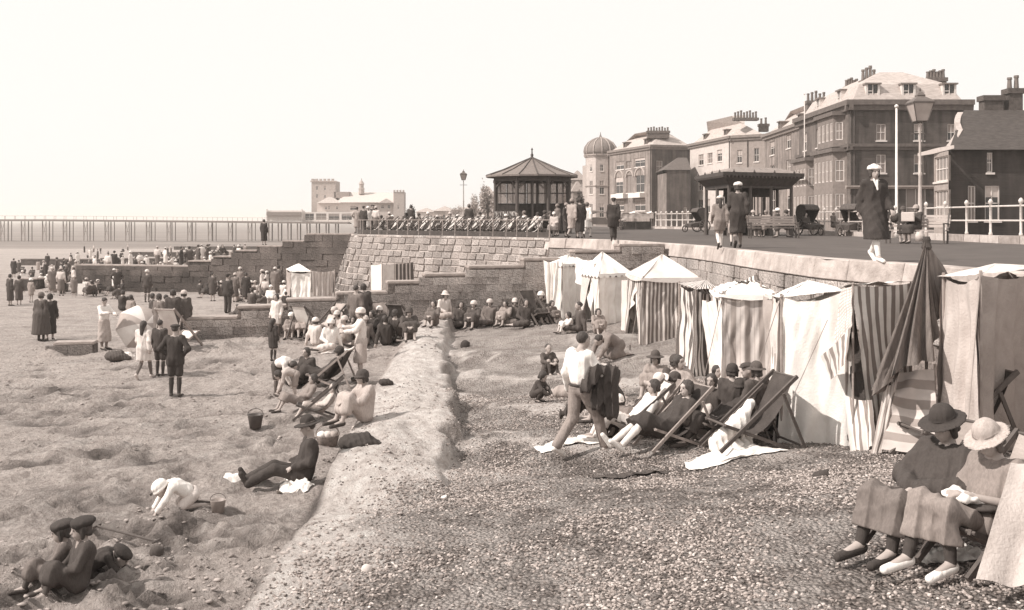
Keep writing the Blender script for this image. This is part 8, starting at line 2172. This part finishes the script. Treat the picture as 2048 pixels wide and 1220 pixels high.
# --- promenade
Jw = pose('walk')
def lady(J, add, L, H): add('handbag', [('e', J['w'][1] + V3(.04, -.02, -.16), V3(.06, .09, .08))], cloth(.08), k=.02)
P2('woman in long dark coat, white hat and white stockings walking towards us on the promenade', 1748, 523, 'walk', 8, outfit('coat', .075, hat='toque', hv=.72, hair='bob', hose=.80, shoe=.82, collar=.8, sl=.28, sr=.15, fl=1.1), 1.84, J=Jw, extra=lady)
P2('girl in pale hat and knee socks walking left of the taller woman on the promenade', 1440, 497, 'walk', 178, outfit('dress', .24, hat='toque', hv=.62, hair='long', hose=.72, shoe=.1, sl=-.2), 1.46)
P2('tall woman in dark coat and white hat walking with the girl in knee socks', 1476, 496, 'walk', 172, outfit('coat', .085, hat='toque', hv=.74, hair='bob', hose=.3, sl=.3, sr=.14), 1.86)
P2('child in pale skirt half behind the tall woman in dark coat', 1466, 492, 'walk', 170, outfit('dress', .40, hair='bob', hose=.5, sl=-.1), 1.2)
P2('man in dark overcoat and cap walking away past the terrace end', 1227, 481, 'walk', 178, outfit('coat', .07, 'trousers', .07, 'cap', .1, 'short', sl=-.1, sr=.16, hose=.07), 1.66)
P2('woman in white dress with dark hat, right of the terrace end group', 1174, 475, 'walk', 160, outfit('dress', .76, hat='cloche', hv=.15, hair='bob', hose=.7, sl=.1), 1.60)
P2('woman in black at the terrace end group', 1160, 477, 'stand', 190, outfit('coat', .075, hat='cloche', hv=.08, sl=.5), 1.75)
P2('woman in striped pale dress holding a white bag, left of the terrace end group', 1144, 477, 'walk', 150, outfit('dress', .36, hat='cloche', hv=.3, sl=.2), 1.72)
for px, d, kind, rr, o_, h_, lab in [(1132, 47, 'stand', 60, outfit('coat', .09, hat='cloche', hv=.3, sl=.5), 1.6, 'dark woman standing in the shade right of the bandstand shelter'), (1115, 50, 'stand', -60, outfit('coat', .16, hat='cloche', hv=.25, sl=.5), 1.6, 'woman in grey coat standing before the right posts of the bandstand shelter'), (1100, 52, 'bench', 10, outfit('dress', .12, hat='cloche', hv=.14, sl=.4), 1.6, 'dark sitter under the right side of the bandstand shelter'),
      (1048, 50.5, 'bench', -70, outfit('blouse', .66, 'skirt', .5, 'cloche', .2, sl=.4), 1.6, 'woman in white blouse seated in front of the bandstand shelter'), (1076, 48, 'bench', 150, outfit('dress', .7, hair='bob', sl=.4), 1.5, 'woman in white leaning on the terrace rail end'), (1090, 48.2, 'bench', 100, outfit('coat', .09, hat='cloche', hv=.1, sl=.4), 1.6, 'dark woman next to the one leaning in white on the rail'),
      (1012, 53, 'bench', 30, outfit('dress', .74, hat='bonnet', hv=.75, sl=.4), 1.4, 'small white figure before the left post of the bandstand shelter'), (938, 57, 'stand', 190, outfit('coat', .12, hat='cloche', hv=.16, sl=.5), 1.7, 'tall dark woman on the terrace below the far lamp'),
      (1108, 47, 'bench', -20, outfit('dress', .5, hat='cloche', hv=.7, sl=.4), 1.5, 'pale sitter at the right end of the deck chair row')]:
    person(lab, (*Q(px, d), R(PROM)), kind, rad(rr), o_, h_)
ter = [(714, 60, 'hips', 7, 1.6), (727, 58, 'stand', 4, 1.6), (736, 59, 'stand', 2, 1.6), (745, 60, 'stand', 4, 1.7), (752, 58, 'stand', 3, 1.6), (762, 60, 'chair', 1, 1.6), (779, 57, 'bench', 5, 1.6), (788, 58, 'chair', 2, 1.6), (799, 57, 'chair', 1, 1.6), (812, 60, 'bench', 0, 1.6), (822, 60, 'stand', 0, 1.7), (838, 58, 'bench', 1, 1.5), (856, 58, 'bench', 2, 1.6), (880, 57, 'chair', 5, 1.6), (900, 57, 'bench', 3, 1.6), (915, 58, 'bench', 2, 1.4), (960, 56, 'bench', 1, 1.6), (978, 55, 'chair', 5, 1.6), (1034, 53, 'bench', 4, 1.6), (1062, 52, 'chair', 0, 1.6)]
for i, (px, d, k, q, h_) in enumerate(ter):
    x, y = Q(px, d)
    person('%s in %s, %s from left on the terrace' % ('standing figure' if k in ('stand', 'hips') else 'sitter', desc[q], order[i]), (x, y, R(PROM) + (.18 if k == 'chair' else 0)), k, rad(rs2.choice([20, 60, -60, 160, 190])), crowd_o[q], h_, 'people on the bandstand terrace', vox=.045)
x, y = Q(1832, 34.0)
Jr = pose('bench'); Jr['w'] = sym(.12, -.30, .92); Jr['e'] = sym(.22, -.10, .80)
def newspaper(J, add, L, H): add('open_newspaper', [('e', V3(-.2, -.40, .92), V3(.5, .03, .5)), ('e', V3(.2, -.40, .92), V3(.5, .03, .5))], cloth(.50), .018, k=.01, clips=[(V3(.27, 0, 0), V3(1, 0, 0)), (V3(-.27, 0, 0), V3(-1, 0, 0)), (V3(0, 0, 1.08), V3(0, 0, 1)), (V3(0, 0, .76), V3(0, 0, -1))])
person('reader in dark clothes sitting sideways on the right hand bench', (x, y, R(PROM)), 'bench', rad(-62), outfit('coat', .085, hat='cloche', hv=.36, sl=.4, hose=.3), 1.66, J=Jr, extra=newspaper)
x, y = Q(1806, 34.4); person('second sitter in black, left of the reader on the bench', (x, y, R(PROM)), 'bench', rad(-20), outfit('coat', .08, hat='cloche', hv=.12, sl=.4), 1.6)
for i, (px, d, k, rr, o_, h_, lab) in enumerate([(1506, 47, 'bench', 10, outfit('dress', .12, hat='cloche', hv=.45, sl=.4, collar=.8), 1.6, 'woman with grey cloche and white sailor collar under the second shelter'), (1556, 46, 'bench', 60, outfit('dress', .14, hat='bonnet', hv=.78, sl=.4), 1.7, 'woman with white cap sitting right of the second shelter posts'), (1532, 47, 'bench', -40, outfit('dress', .3, hat='cloche', hv=.25, sl=.4), 1.6, 'grey sitter between the two hatted women at the second shelter'), (1520, 48, 'stand', 10, outfit('coat', .09, hair='bob', sl=.4), 1.1, 'dark child standing inside the second shelter'), (1572, 45.5, 'bench', -90, outfit('coat', .1, hat='cloche', hv=.1, sl=.4), 1.6, 'dark sitter at the right end of the bench by the shelter'), (1668, 52, 'bench', 30, outfit('dress', .2, hat='cloche', hv=.4, sl=.4), 1.6, 'sitter by the white railing left of the promenading woman'), (1612, 51.5, 'bench', 20, outfit('dress', .1, hair='bob', sl=.4), 1.5, 'occupant of the hooded wicker bath chair')]):
    person(lab, (*Q(px, d), R(PROM)), k, rad(rr), o_, h_)

# --- rocks, heaps and scraps
shellbit('pale fir cone shaped scrap of paper standing up in the near shingle', 733, 1135, .05, M(.6, .9, 20, .1, 0), 'paper_scrap', 'scrap', 1.1)
shellbit('tiny white scrap on the shingle where the ridge fades out', 888, 998, .035, None, 'paper_scrap', 'scrap', .6)
shellbit('dark pointed stone on the sand in front of the children at the lower left', 313, 1118, .075, cloth(.11), 'stone_lump', 'stone', 1.0)
shellbit('small dark wedge of wood sticking up near the foot of the ridge', 930, 690, .13, cloth(.08), 'wood_stump', 'stump', 1.2)
shellbit('black knob of stone on the shingle in front of the tents', 1642, 952, .10, cloth(.09), 'stone_lump', 'stone', .5)
sw = blanket('long strand of dark seaweed on the shingle before the deck chair party', 1262, 946, 1.0, .16, 10, M(.09, .9, 20, .5, .5, 50), 31, .04, 'seaweed', 'seaweed')
x, y, z = GP(770, 755)

# ---------------------------------------------------------------- sea air: one closed box of even pale haze
hz = MB().box(-6500, 2600, -30, 9500, -14, 25.5)
hzm = bpy.data.materials.new('sea_haze'); hzm.use_nodes = True; t = hzm.node_tree; t.nodes.clear()
ov = t.nodes.new('ShaderNodeOutputMaterial'); pv = t.nodes.new('ShaderNodeVolumePrincipled')
pv.inputs['Color'].default_value = (.99, .955, .91, 1); pv.inputs['Density'].default_value = .00045; pv.inputs['Anisotropy'].default_value = .2
t.links.new(pv.outputs[0], ov.inputs['Volume'])
ho = hz.build('haze', hzm); ho['kind'] = 'stuff'
